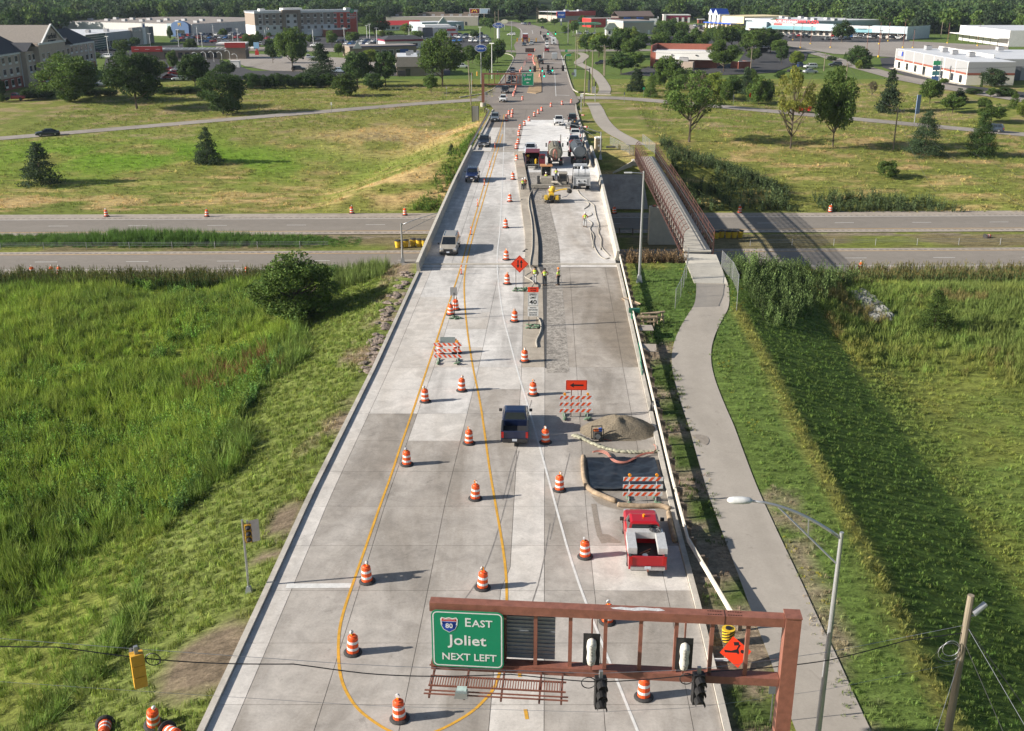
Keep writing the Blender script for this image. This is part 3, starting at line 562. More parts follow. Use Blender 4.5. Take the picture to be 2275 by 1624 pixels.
for x0,x1,lab in ((-120,-26,'cable barrier in the tall median grass left of the bridge'),(34,125,'wire cable barrier on posts in the median right of the bridge')):
    t0 = thing('cable_barrier',lab,'barrier',(x0,147.9,-6));pm_ = MB().cyl((0,0,0),(0,0,1.0),.05,n=5).mesh('post',M_galv);k = 0;x = x0
    while x < x1:link('post',pm_,t0,loc=(x-x0,.02*(x),-.0));x += 6.0
    for z in (.5,.72,.92):mb = MB();mb.tube([(0,.02*x0,z),(x1-x0,.02*x1,z)],.018,4);mb.build('cable',M_galv,t0)
def lamp(name,label,base,h,arm,head,m=M_galv,r=.11,truss=False,hd=None,flange=True,group=None):
    t0 = thing(name,label,'street lamp',base,group=group);mb = MB();mb.cyl((0,0,0),(0,0,h),r*1.5,r*.85,n=12);mb.build('pole',m,t0,smooth=False)
    if flange:mb = MB();mb.box((0,0,.35),(.62,.62,.8),tap=.55);mb.build('base',m,t0)
    ax,ay,az = arm;n = 9;P = []
    for i in range(n):u = i/(n-1);P.append((ax*u,ay*u,h-.25+az*(1-(1-u)**1.7)))
    mb = MB();mb.tube(P,[.065-.02*i/(n-1) for i in range(n)],7);mb.build('arm',m,t0,smooth=True)
    if truss:
        Q = [(ax*u*.72,ay*u*.72,h-1.35+(az+.9)*u*1.0) for u in (0,.5,1)];mb = MB();mb.tube(Q,.035,5);mb.beam(Q[1],P[3],.04);mb.build('brace',m,t0)
    e = Vector(P[-1]);d = Vector((ax,ay,0)).normalized();an = math.atan2(d.y,d.x)
    mb = MB()
    hl,hw_,hh_ = head
    if hd == 'flat':mb.box((hl/2,0,0),(hl,hw_,hh_))
    else:mb.loft([[(u*hl,math.cos(a)*hw_/2*k,math.sin(a)*hh_/2*k+.03) for a in np.linspace(0,2*math.pi,12,endpoint=False)] for u,k in ((0,.35),(.12,.8),(.4,1),(.75,.97),(.93,.7),(1,.25))])
    o = mb.build('lamp_head',mat('lamp_head_paint',(.62,.63,.62),.5),t0,smooth=(hd != 'flat'));o.location = e;o.rotation_euler = (0,0,an)
    return t0
lamp('street_lamp','tall pale street lamp with braced arm right of the red brown gantry',(11.9,34,0),11.2,(-3.3,0.1,1.45),(.9,.36,.26),M_steelp,.09,True)
b0 = gnd('L',318,1275);lamp('street_lamp','grey lamp post on the grass between guardrail and path',b0,11.2,(-1.15,0,.1),(.75,.3,.09),M_galv,.1,False,'flat')
b0 = gnd('V',598,1370);top = at_y('V',560,500,b0[1]);lamp('street_lamp','lamp post with braced arm on the slope left of the bridge',b0,top[2]-b0[2],(8.2,1.,1.9),(.9,.3,.2),M_galv,.11,True)
b0 = gnd('F',545,640);top = at_y('F',553,345,b0[1]);lamp('street_lamp','curved arm lamp post behind the portable toilet',b0,top[2]-b0[2],(-6.2,1,1.5),(.8,.3,.18),M_galv,.1,True)
pb = thing('traffic_drum','x','traffic drum',(0,0,0));
prof = [(.285,.07),(.285,.235),(.272,.24),(.272,.40),(.265,.405),(.262,.57),(.252,.575),(.25,.74),(.24,.745),(.238,.90),(.19,.93),(.16,.98),(.06,.985)]
MB().lathe(prof,16).build('barrel',M_org,pb,smooth=False)
for a in (.255,.59):
    MB().lathe([(.277,a),(.277,a+.135)] if a < .3 else [(.256,a),(.256,a+.14)],16).build('white_band',M_refl,pb)
MB().lathe([(.44,0),(.44,.05),(.36,.10),(.27,.11)],18).build('rubber_base',M_rub,pb)
MB().box((0,0,1.01),(.16,.03,.07)).build('handle',M_org,pb)
PROTO_DRUM = pb
lampm = MB();lampm.cyl((0,-.03,1.14),(0,.05,1.14),.095,n=10);lens = lampm.mesh('lens',M_amber);bk = MB().box((0,0,1.02),(.07,.07,.12)).mesh('lamp_bracket',M_yelp)
bkw = MB().box((0,0,1.02),(.07,.07,.12));silv = mat('silver_lens_back',(.6,.6,.6),.4);lensw = MB().cyl((0,-.03,1.14),(0,.05,1.14),.095,n=10).mesh('lens',silv)
def drum(fr,u,v,label,light=None,group='traffic drums',zroad=True,loc=None,tilt=None,scale=1):
    p = loc or gnd(fr,u,v,zroad);o = put(PROTO_DRUM,USED,p,random.uniform(0,6),label,group)
    if tilt:o.rotation_euler = tilt
    else:o.rotation_euler = (random.uniform(-.05,.05),random.uniform(-.05,.05),o.rotation_euler.z)
    if scale != 1:o.scale = (scale,)*3
    if light:
        rot = -o.rotation_euler.z+random.uniform(-.3,.3)
        l = link('warning_light',bk,o,loc=(.06,0,0));l2 = link('lens',lens if light == 1 else lensw,l);l.rotation_euler = (0,0,rot)
    return o
DR = [('d',888,1597,'nearest drum inside the yellow loop, silver warning light on top',2),('d',784,1450,'drum on the curve of the yellow loop, silver light on top',2),('d',816,1292,'drum at the inner end of the white stop line, silver light',2),
 ('d',1072,1306,'drum left of the second yellow line above the green sign',1),('d',1300,1237,'drum without a light beside the red pickup',0),('d',1349,1382,'drum half hidden by the top beam of the gantry',0),
 ('d',1430,1549,'drum between the two black traffic signals',1),('d',1056,1108,'drum left of the second yellow line, two rows past the stop line',1),('d',904,1032,'drum on the left yellow line level with the sandbags, silver light',2),
 ('d',1243,1089,'drum right of the white line beside the straw wattle',1),('d',1042,985,'crumpled drum just left of the blue pickup',1),('d',1212,983,'drum in the shadow of the blue pickup',1),
 ('d',945,892,'crumpled drum on the left yellow line, silver light',2),('d',1026,868,'drum in front of the striped barricade on the left',1),('d',1185,877,'drum left of the orange arrow sign',1),
 ('d',1166,803,'drum with a hose leaning on it at the end of the milled strip',1),('d',978,788,'drum behind the left half of the striped barricade',0),('d',1015,784,'drum behind the right end of the left barricade, light on top',1),
 ('d',1001,699,'left drum of the pair behind the grey sign back',2),('d',1013,688,'right drum of the pair behind the grey sign back',1),('d',1143,714,'drum left of the speed limit sign',1),
 ('d',1127,631,'drum left of the diamond two way sign posts',1),('d',1125,577,'drum just past the diamond two way sign',1),('d',1124,506,'drum at the median beyond the diamond sign',0),
 ('d',1133,448,'drum on the median nearest the robot operator',0),('d',1140,399,'drum beside the two men on the median',0),('d',1148,358,'drum left of the dark red service truck',0)]
for f,u,v,l,li in DR:drum(f,u,v,'orange striped '+l,li)
for i,(u,v) in enumerate([(1450,990),(1480,895),(1500,725),(1525,600),(1610,520),(1705,430)]):drum('P',u,v,'orange striped drum, number %s in the curved row by the white pickup' % ('one','two','three','four','five','six')[i])
for i,(u,v) in enumerate([(305,1035),(340,1012),(371,988),(453,950),(552,932),(632,918)]):drum('C',u,v,'orange striped drum closing the lane before the crossing, %s from the left' % ('one','two','three','four','five','six')[i])
for i,(u,v) in enumerate([(1242,425),(1255,385),(1298,300),(1358,352),(1365,280)]):drum('P',u,v,'orange and white drum in the cluster round the grey sign back, %s' % ('frontmost','against the post','back left','front right','back right')[i])
for i,(u,v) in enumerate([(603,1425),(477,1370),(490,1345),(503,1310),(512,1270),(510,1235),(528,1190),(530,1130),(570,1030),(593,995),(850,1098),(858,1012),(785,930),(768,915),(762,895),(760,870),(757,845),(765,815),(778,728)]):
    w = ('at the near tip of the gold island','nearest in the double row by the queue','second in the double row by the queue','third in the double row by the queue','fourth in the double row by the queue','fifth in the double row by the queue','beside the cars under the far sign','behind the far green sign','past the far gantry on the left','past the far gantry by the signals','on the island right of the far sign','on the island behind the signals','nearest of the dense island row','second of the dense island row','third of the dense island row','fourth of the dense island row','fifth of the dense island row','last of the dense island row','alone at the far tip of the island')[i]
    drum('Q',u,v,'orange and white drum '+w)
for f,u,v,l in [('d',237,481,'on the highway shoulder at the far left'),('d',460,481,'on the far shoulder beyond the round tree'),('d',782,474,'small on the far shoulder right of the middle'),('d',900,478,'on the far shoulder just left of the bridge'),('F',697,1228,'on the shaded highway under the bridge'),('d',1643,473,'far shoulder just right of the footbridge'),('d',1844,471,'far shoulder in the open sun on the right'),('d',1912,601,'near shoulder right of the footbridge shadow'),('d',73,611,'leftmost of three among the reeds'),('d',116,611,'middle of three among the reeds'),('d',133,611,'right one of three among the reeds'),('d',549,611,'behind the reeds left of the round tree')]:
    drum(f,u,v,'orange and white drum '+l,0,'drums along the highway',loc=at_z(f,u,v,-6.02),scale=1.1)
drum('d',0,0,'orange drum lying on its side in the median grass',loc=at_z('d',2188,526,-5.95),tilt=(0,1.5,.3),group='drums along the highway');drum('d',0,0,'orange drum lying on the grass beside the far lane',loc=gnd('d',1289,257),tilt=(1.5,0,1.4));drum('d',0,0,'orange drum toppled against the path edge',loc=gnd('d',1297,283),tilt=(1.4,.3,.8))
for i,(u,v) in enumerate([(235,1615),(343,1617),(372,1630)]):p = gnd('d',u,v);drum('d',0,0,'orange drum lying in the grass at the bottom left, %s' % ('furthest left','the upright one','the tipped one')[i],loc=(p[0],p[1],p[2]+.15),tilt=[(1.3,.4,.2),(.2,.1,0),(1.2,-.5,1)][i],group='dumped drums')
sb = thing('sand_barrel','x','crash barrel',(0,0,0));MB().lathe([(.36,0),(.40,.4),(.44,.42),(.46,.95)],14).build('barrel',M_yelp,sb);MB().lathe([(.50,.95),(.50,1.02),(.25,1.12),(.02,1.14)],14).build('lid',M_rub,sb)
for i,(f,u,v) in enumerate([('V',500,1025),('V',660,1015),('V',825,990),('V',955,1000),('V',1065,1003)]):put(sb,USED,at_z(f,u,v,-6.05),i*1.3,'yellow sand barrel with black lid left of the bridge, %s' % ('outermost','behind the lamp post','third, leaning lid','fourth, dented','touching the parapet edge')[i],'crash barrels at the bridge piers')
for i,(u,v) in enumerate([(942,920),(985,912),(1040,915),(1088,915),(1137,912)]):put(sb,USED,at_z('L',u,v,-6.05),i*1.1,'yellow sand barrel right of the footbridge in the grass, %s' % ('half hidden by the truss','second, in weeds','middle one','fourth','outermost right')[i],'crash barrels at the footbridge pier')
def rrect(w,h,r,n=4):
    P = []
    for cx,cy,a0 in ((w/2-r,h/2-r,0),(-w/2+r,h/2-r,90),(-w/2+r,-h/2+r,180),(w/2-r,-h/2+r,270)):
        for i in range(n+1):a = math.radians(a0+90*i/n);P.append((cx+r*math.cos(a),cy+r*math.sin(a)))
    return P
def plate(name,poly,m,parent,loc,rot,th=.012):
    """a flat cut panel whose face looks along local -Y after rot"""
    mb = MB();n = len(poly);mb.add([(x,0,z) for x,z in poly]+[(x,-th,z) for x,z in poly],[tuple(range(n)),tuple(range(2*n-1,n-1,-1))]+[(i,n+i,n+(i+1) % n,(i+1) % n) for i in range(n)])
    o = mb.build(name,m,parent);o.location = loc;o.rotation_euler = rot;return o
VT = (math.pi/2,0,0)
def ring(w,h,r,t_):
    A_ = rrect(w,h,r);B_ = rrect(w-2*t_,h-2*t_,max(.01,r-t_));return A_,B_
def border(name,w,h,r,t_,m,parent,loc):
    A_,B_ = ring(w,h,r,t_);n = len(A_);mb = MB();mb.add([(x,-.0,z) for x,z in A_]+[(x,-.0,z) for x,z in B_],[(i,n+i,n+(i+1) % n,(i+1) % n) for i in range(n)]);o = mb.build(name,m,parent);o.location = loc;return o
def WHERE(x,y,i):return ('front ' if y < 0 else 'back ')+('left' if x < -.05 else ('right' if x > .15 else 'middle'))+(', upper' if i > 3 and y < 0 and x > .3 else '')
def sandbags(parent_loc,label,spots,group='sandbags on sign feet'):
    for i,(x,y,z,a) in enumerate(spots):
        mb = MB();mb.loft([[(u*.30,math.cos(q)*.13*k,math.sin(q)*.07*k+.07) for q in np.linspace(0,2*math.pi,8,endpoint=False)] for u,k in ((-1,.3),(-.8,.85),(-.2,1.0),(.1,.7),(.5,1.05),(.85,.85),(1,.3))])
        o = mb.build('sandbag',M_bag,smooth=True);o.location = (parent_loc[0]+x,parent_loc[1]+y,parent_loc[2]+z);o.rotation_euler = (random.uniform(-.2,.2),random.uniform(-.25,.25),a);tag(o,label % WHERE(x,y,i),'sandbag',group)
GY = 33.2;g0 = Vector((10.2,GY,0));yaw = math.radians(-4.7)
G = thing('sign_gantry','red brown cantilever sign gantry across the foreground','sign gantry',g0,yaw)
M_gan = mat('gantry_paint',(.245,.098,.066),.5,var=.24,scale=3.5,rnd=.05)
mb = MB();mb.box((0,0,3.8),(.56,.56,8.9));mb.build('column',M_gan,G)
mb = MB();mb.box((0,0,8.28),(.60,.62,.05));mb.build('column_cap',M_gan,G)
mb = MB();mb.box((-6.8,0,8.02),(13.0,.42,.36));mb.build('top_beam',M_gan,G);mb = MB();mb.box((-6.8,0,5.45),(13.0,.46,.32));mb.build('bottom_beam',M_gan,G)
M_chip = mat('grey_primer',(.55,.55,.55),.7,var=.3,scale=9)
pts = [(-6.6,.02),(-6.2,.10),(-5.8,.06),(-5.5,.14),(-5.0,.10),(-4.8,.12),(-4.6,-.02),(-4.9,-.08),(-5.3,-.05),(-5.7,-.12),(-6.2,-.08),(-6.5,-.06)]
mb = MB();mb.add([(x,y,8.205) for x,y in pts],[tuple(range(len(pts)))[::-1]]);o = mb.build('peeled_patch',M_chip,G);
if o.data.polygons[0].normal.z < 0:o.data.flip_normals()
mb = MB();mb.box((-2.45,0,8.02),(.02,.44,.38));mb.build('splice_joint',mat('bolt_black',(.05,.02,.015),.6),G)
for s in (-1,1):
    for r_ in (-.12,.10):
        for k in range(6):mb = MB();mb.box((-2.45+s*(.14+.09*k),r_,8.206),(.05,.035,.02));mb.build('bolt',MATS['bolt_black'],G)
for k in range(7):mb = MB();mb.box((-1.55-1.3*k,0,6.73),(.14,.2,2.23));mb.build('vertical_member',M_gan,G)
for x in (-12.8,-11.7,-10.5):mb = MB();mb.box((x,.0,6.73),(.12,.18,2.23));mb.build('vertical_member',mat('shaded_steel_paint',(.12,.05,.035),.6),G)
mb = MB();mb.box((-11.9,.02,6.5),(2.1,.1,.12));mb.build('sign_bracket',M_gan,G)
for k in range(14):mb = MB();mb.box((-9.7,.34,5.72+.165*k),(2.15,.05,.150));mb.box((-9.7,.29,5.665+.165*k),(2.15,.07,.018));mb.build('plank',mat('mill_aluminium',(.36,.38,.40),.45,.4,rnd=.1),G)
gs = thing('exit_sign','green EAST Joliet NEXT LEFT sign hung on the near gantry','road sign',Vector(g0)+Matrix.Rotation(yaw,3,'Z') @ Vector((-11.87,-.34,6.78)),yaw)
plate('panel',rrect(2.70,2.46,.22),M_green,gs,(0,0,0),(0,0,0),.03)
border('border',2.60,2.36,.18,.045,M_refl,gs,(0,-.034,0))
text('E',.52,'lettering',M_refl,gs,(.02,-.036,.74),VT,.002,bold=.006);text('AST',.42,'lettering',M_refl,gs,(.56,-.036,.71),VT,.002,sx=1.05,bold=.006)
text('Joliet',.62,'lettering',M_refl,gs,(.0,-.036,-.05),VT,.002,sx=1.1,bold=.008);text('NEXT LEFT',.42,'lettering',M_refl,gs,(.05,-.036,-.78),VT,.002,sx=1.0,bold=.006)
def shield(parent,loc,s):
    SH = [(-.5,.38),(-.42,.5),(-.2,.44),(0,.5),(.2,.44),(.42,.5),(.5,.38),(.47,.0),(.33,-.3),(0,-.5),(-.33,-.3),(-.47,0)]
    a = plate('interstate_shield',[(x*s,z*s) for x,z in SH],M_refl,parent,loc,(0,0,0),.004)
    b1 = plate('shield_field',[(x*s*.92,min(z,.2)*s*.92) for x,z in SH if z < .3]+[(.46*s*.92,.24*s*.92),(-.46*s*.92,.24*s*.92)][::1],mat('interstate_blue',(.012,.055,.33),.4),a,(0,-.005,0),(0,0,0),.002)
    plate('shield_top',[(x*s*.92,z*s*.92) for x,z in ((-.47,.27),(-.44,.40),(-.40,.47),(-.2,.42),(0,.47),(.2,.42),(.40,.47),(.44,.40),(.47,.27))],mat('interstate_red',(.5,.02,.02),.4),a,(0,-.005,0),(0,0,0),.002)
    text('80',.42*s,'lettering',M_refl,a,(0,-.0085,-.07*s),VT,.001,bold=.01*s);text('INTERSTATE',.12*s,'lettering',M_refl,a,(0,-.0085,.35*s),VT,.001)
shield(gs,(-.68,-.036,.62),.66)
cw = thing('sign_walkway','rusty service walkway hung below the green sign','walkway',Vector(g0)+Matrix.Rotation(yaw,3,'Z') @ Vector((-10.6,0,5.3)),yaw)
for k,x in enumerate((-2.55,-1.25,.1,1.5,2.3)):mb = MB();mb.beam((x,.1,.1),(x,-1.75,-.12),.07,.1);mb.beam((x,-.5,.15),(x,-.5,.0),.05);mb.build('bracket',M_rustd,cw)
for k in range(52):mb = MB();mb.box((-2.62+.097*k,-.95,.02),(.035,.62,.035));mb.build('grating_slat',M_rust,cw)
for y_ in (-.66,-1.24):mb = MB();mb.box((-.1,y_,.02),(5.1,.03,.07));mb.build('edge_bar',M_rust,cw)
for y_,z_ in ((-1.5,.0),(-1.7,.0),(-.25,.2)):mb = MB();mb.box((-.1,y_,z_),(5.3,.045,.045));mb.build('rail',M_rust,cw)
o = MB().box((-1.35,-1.72,.09),(.5,.36,.22),tap=.85).build('floodlight',M_galv,cw);MB().box((-1.35,-1.60,.215),(.36,.26,.03)).build('lens',mat('pale_glass',(.45,.55,.52),.1),o)
M_bagw = mat('white_bag',(.60,.58,.52),.8,var=.25,scale=9)
def signal(name,label,loc,rz,cover=False,body=M_black,back=False,group='traffic signals',face=1,scale=1,n=3,lit=None,hood=True):
    t0 = thing(name,label,'traffic signal',loc,rz,group);t0.scale = (scale,)*3;s = .34;H_ = s*n
    if cover:
        mb = MB();mb.box((0,.06,0),(.62,.03,H_+.34));mb.build('backplate',M_black,t0)
        mb = MB();mb.loft([[(math.cos(a)*.17*k,math.sin(a)*.16*k-.12,z*H_/2*1.12) for a in np.linspace(0,2*math.pi,10,endpoint=False)] for z,k in ((-1,.35),(-.9,.8),(-.45,1.05),(0,.9),(.4,1.1),(.85,.95),(1,.4))]);mb.build('bag',M_bagw,t0,smooth=True)
        for k,c in enumerate('SERVICE' if group != 'x' else ''):text(c,.15,'lettering',M_blk,t0,(.02,-.31,H_/2*.72-k*.135),VT,.002)
        for z in (-.3,.35):mb = MB();mb.lathe([(.178,z),(.178,z+.03)],10,(0,-.12,0));mb.build('tie',mat('white_tie',(.5,.5,.5)),t0)
        return t0
    mb = MB()
    for k in range(n):
        z = H_/2-s/2-k*s;bx = MB().box((0,0,z),(.33,.24,s-.015));o = bx.build('housing_section',body,t0)
        if hood:
            hb = MB();A_ = np.linspace(-.6,math.pi+.6,9);hb.loft([[(math.cos(a)*.145,y_,z+math.sin(a)*.145) for a in A_] for y_ in (-.12*face,-.40*face)],closed=False,cap=False);hb.build('visor',M_black,t0)
        lm = mat('dark_lens',(.03,.02,.02),.3)
        if lit is not None and k == lit:lm = mat('green_lamp',(.0,.9,.45),.4,emit=3.0)
        MB().cyl((0,-.12*face,z),(0,-.135*face,z),.13,n=10).build('lens',lm,t0)
    mb = MB();mb.box((0,.0,H_/2+.10),(.10,.10,.22));mb.build('hanger',M_galv,t0)
    if back:mb = MB();mb.box((0,.02,0),(.56,.02,H_+.26));mb.build('backplate',M_black,t0)
    return t0
Rg = Matrix.Rotation(yaw,3,'Z')
signal('bagged_signal','white bagged signal left on the gantry, writing on the bag',Vector(g0)+Rg @ Vector((-7.25,-.42,6.62)),yaw,True);signal('bagged_signal','white bagged signal right on the gantry, writing on the bag',Vector(g0)+Rg @ Vector((-3.85,-.42,6.62)),yaw,True)
signal('bagged_signal','bagged signal at the foot of the gantry column in the bottom corner',Vector(g0)+Rg @ Vector((-.15,-.45,2.65)),yaw+.5,True)
for x,z in ((-7.25,7.35),(-3.85,7.35)):o = MB().beam(Vector(g0)+Rg @ Vector((x,-.28,7.9)),Vector(g0)+Rg @ Vector((x,-.28,5.6)),.06).build('signal_hanger',M_gan);o.parent = G;o.matrix_parent_inverse = G.matrix_world.inverted() if False else Matrix.Translation(Vector((0,0,0)));o.matrix_parent_inverse = (Matrix.Translation(g0) @ Matrix.Rotation(yaw,4,'Z')).inverted()
pole = thing('utility_pole','weathered wooden utility pole with a camera at the bottom right','utility pole',(17.25,34.6,0));MB().cyl((0,0,-1),(0,0,8.2),.17,.125,n=10).build('pole',mat('pole_wood',(.24,.20,.145),.9,var=.3,scale=4,stretch=(1,1,.15)),pole)
o = MB().cyl((.16,-.1,7.45),(.62,.05,7.8),.12,n=10).build('camera',M_steelp,pole);MB().box((.1,0,7.3),(.3,.05,.05)).build('camera_bracket',M_galv,pole)
for k in range(4):mb = MB();c_ = Vector((-.5,-.15,5.95-.12*k));mb.tube([c_+Vector((math.cos(a)*(.32+.05*k),.05*k,math.sin(a)*(.34+.04*k))) for a in np.linspace(0,2*math.pi,15)],.014,4);mb.build('cable_coil',M_black if k % 2 else M_galv,pole)
def wire(pts,label,r=.016,m=None,sag=.0,n=14,cat='cable',group=None,kids=None):
    mb = MB();P = []
    for a,c in zip(pts,pts[1:]):
        for i in range(n+1):
            u = i/n;P.append(Vector(a)*(1-u)+Vector(c)*u+Vector((0,0,-sag*4*u*(1-u))))
    mb.tube(P,r,4);return tag(mb.build('wire',m or M_galv),label,cat,group)
WL,WR = (-34,30.5,9.0),(18.1,36.3,5.75)
wp = lambda x,z=0:(x,np.interp(x,[-34,17.25],[27,34.6]),np.interp(x,[-34,-24,-13,-5,3,7,12,17.25],[13.3,11.2,9.0,7.45,6.25,6.0,6.25,6.9])+z)
wire([wp(x) for x in np.linspace(-34,17.2,30)],'steel span wire carrying the signals',.010,n=2);wire([wp(x,-1.7) for x in np.linspace(-34,17.2,30)],'thin lower tether wire below the signals',.007,n=2)
wire([wp(x,-.16-.22*abs(math.sin(x*.42))) for x in np.linspace(-34,17.2,90)],'black cable looping along the span wire',.024,M_black,n=1)
for x,c,lab,bd,fc,nn in ((at_y('d',1335,1545,32.3)[0],0,'black traffic signal seen from above, left of the pair over the road',M_black,1,3),(at_y('d',1553,1525,32.9)[0],0,'black traffic signal seen from above, right of the pair over the road',M_black,1,3),(at_y('d',302,1480,30)[0],0,'yellow traffic signal over the grass at the left',mat('signal_yellow',(.62,.33,.03),.5),-1,3)):
    p = wp(x);signal('traffic_signal',lab,(p[0],p[1],p[2]-.82),.1 if fc > 0 else .5,body=bd,face=fc,scale=1.28)
    q = Vector((p[0]+(.55 if fc < 0 else -.45),p[1]-.05,p[2]-.38));mb = MB();mb.tube([q+Vector((math.cos(a)*.26,0,math.sin(a)*.24)) for a in np.linspace(0,6.28*2,22)],.02,4);tag(mb.build('cable_coil',M_black),'black cable coil beside the %s' % ('yellow signal' if fc < 0 else ('left black signal' if x < 4 else 'right black signal')),'cable','cable coils on the span wire')
for i,(a,c,r_) in enumerate([((17.25,34.6,6.9),(24,27,-2),.018),((17.25,34.6,6.9),(22.4,26,-2),.012),((17.25,34.6,6.2),(20.6,25,-3),.014),((17.25,34.6,5.5),(11.5,26,0.5),.009)]):wire([a,c],'guy wire running down from the wooden pole, %s' % ('thickest black one','pale one beside it','middle one','the one crossing to the path')[i],r_,M_black if i in (0,2) else M_galv,group='guy wires')
def post_signal(fr,u,v,top,label,body,covered=False,rz=0,face=-1,n=3):
    b0 = gnd(fr,u,v);h = at_y(fr,top[0],top[1],b0[1])[2]-b0[2];t0 = thing('signal_post',label,'signal post',b0);MB().cyl((0,0,0),(0,0,h),.06,n=8).build('post',M_galv,t0);MB().box((0,0,.15),(.4,.4,.35),tap=.5).build('base',M_galv,t0)
    return b0,h,t0
b0,h,t0 = post_signal('N',1333,625,(1305,240),'metal signal post standing on the left verge',None)
signal('traffic_signal','yellow signal on the post in the grass left of the road',(b0[0]+.26,b0[1],b0[2]+h-.75),math.pi+.35,body=MATS['signal_yellow'],face=-1,back=False,scale=1.0)
o = plate('backplate_sign',rrect(.5,1.25,.05),M_galv,t0,(.55,.15,h-.7),(0,0,.5),.01)
def stand_sign(base,label,hpost,w,build,group=None,posts=2,cat='road sign',rz=0.,pm=None,spread=None):
    t0 = thing('road_sign',label,cat,base,rz,group);xs_ = (0,) if posts == 1 else (-(spread or w*.3),(spread or w*.3))
    for x in xs_:MB().box((x,.03,hpost/2),(.055,.055,hpost)).build('post',pm or M_wood,t0)
    for x in xs_:MB().box((x,.0,.05),(.08,1.3,.08)).build('foot',pm or M_wood,t0)
    build(t0);return t0
def dia(t0):
    s = 1.22*.72;o = plate('panel',[(0,s),(s,0),(0,-s),(-s,0)],M_osign,t0,(0,0,2.62),(0,0,0),.012);k = .93
    mb = MB();A_ = [(0,s*.95),(s*.95,0),(0,-s*.95),(-s*.95,0)];B_ = [(x*.96,z*.96) for x,z in A_];mb.add([(x,-.014,z) for x,z in A_+B_],[(i,4+i,4+(i+1) % 4,(i+1) % 4) for i in range(4)]);mb.build('border',M_blk,t0).location = (0,0,2.62)
    for sx,sg in ((-.16,-1),(.16,1)):
        plate('arrow',[(x+sx,z*sg) for x,z in [(-.055,-.38),(.055,-.38),(.055,.12),(.14,.12),(0,.42),(-.14,.12),(-.055,.12)]],M_blk,t0,(0,-.013,2.62),(0,0,0),.003)
pd = gnd('G',860,590,True);stand_sign(pd,'orange diamond sign with two opposed arrows on wood posts',2.6,1.2,dia)
sandbags(pd,'green sandbag on the diamond sign feet, %s',[(-.45,-.45,0,.2),(-.4,.35,0,1.3),(.45,-.4,0,-.3),(.5,.4,0,.1),(.1,-.5,0,.1),(.0,.4,.0,-.2),(.5,-.45,.13,.5)])
def spd(t0):
    plate('work_zone_panel',rrect(.95,.46,.04),M_osign,t0,(0,0,3.42),(0,0,0));text('WORK',.19,'lettering',M_blk,t0,(0,-.014,3.51),VT,.002,bold=.004);text('ZONE',.19,'lettering',M_blk,t0,(0,-.014,3.32),VT,.002,bold=.004)
    plate('limit_panel',rrect(.92,1.22,.05),M_swh,t0,(0,0,2.54),(0,0,0));border('border',.86,1.16,.04,.02,M_blk,t0,(0,-.014,2.54))
    text('SPEED',.25,'lettering',M_blk,t0,(0,-.014,2.96),VT,.002,bold=.006);text('LIMIT',.25,'lettering',M_blk,t0,(0,-.014,2.68),VT,.002,bold=.006);text('40',.55,'lettering',M_blk,t0,(0,-.014,2.26),VT,.002,sx=1.2,bold=.01)
    for z,a,c in ((1.66,'PHOTO','ENFORCED'),(1.19,'$250 FINE','MINIMUM')):
        plate('fine_panel',rrect(.95,.44,.03),M_swh,t0,(0,0,z),(0,0,0));text(a,.16,'lettering',M_blk,t0,(0,-.014,z+.1),VT,.002,bold=.003);text(c,.16,'lettering',M_blk,t0,(0,-.014,z-.1),VT,.002,bold=.003)
ps = gnd('G',982,925,True);stand_sign(ps,'work zone speed limit 40 sign on the median',3.6,.95,spd,spread=.36)
sandbags(ps,'green sandbag under the speed limit sign, %s',[(-.4,-.35,0,.2),(.1,-.45,0,0),(.45,-.4,0,.9),(-.35,.4,0,-.3),(.4,.35,0,.3),(0,.1,.1,.4),(.35,-.3,.14,-.4)])
pg = gnd('G',270,850,True);t0 = thing('road_sign','grey back of a small sign on one post beside the drum pair','road sign',pg);MB().box((-.02,0,1.2),(.07,.07,2.5)).build('post',M_black,t0);plate('panel',rrect(.62,.78,.04),M_galv,t0,(-.05,0,2.55),(0,0,0));MB().box((0,0,.05),(1.0,.08,.08)).build('foot',M_black,t0)
sandbags(pg,'green sandbag on the grey backed sign foot, %s',[(-.25,-.1,0,.2),(.2,-.15,0,.7),(.0,.1,.1,0),(.35,.05,.05,-.5)])
M_bw = M_refl
def barricade(base,label,w=2.4,hs=(1.55,1.05,.55),sign=None,lights=True,slope=1,front=-1,bags=True):
    t0 = thing('barricade',label,'barricade',base,0,'striped barricades')
    for x in (-w*.34,w*.34):
        MB().box((x,.03,.8),(.05,.05,1.6)).build('upright',M_swh,t0);MB().box((x,0,.04),(.06,1.2,.07)).build('foot',M_wood,t0)
        if lights:l = MB().box((x,0,1.66),(.08,.06,.14)).build('warning_light',M_yelp,t0);MB().cyl((x,-.05,1.80),(x,.05,1.80),.10,n=10).build('lens',M_amber,l)
    for z in hs:
        o = MB().box((0,-.02,z),(w,.03,.26)).build('rail',M_refl,t0);k = 0;x = -w/2
        while x < w/2-.02:
            a,c = x,min(x+.2,w/2);mb = MB();sh = .2*slope;q = [(max(-w/2,min(w/2,px)),pz) for px,pz in ((a-sh/2,z-.13),(c-sh/2,z-.13),(c+sh/2,z+.13),(a+sh/2,z+.13))]
            mb.add([(px,-.0385,pz) for px,pz in q],[(0,1,2,3)]);mb.build('stripe',M_org,o);x += .40
    if sign:sign(t0)
    if bags:sandbags(base,'green sandbag at the barricade with '+label.split(', ')[1]+', %s',[(-w*.34,-.4,.04,1.4),(w*.34,-.4,.04,1.7),(-w*.34,.4,.04,1.5),(w*.34,.4,.04,1.4),(w*.34,-.55,.1,.3)])
    return t0
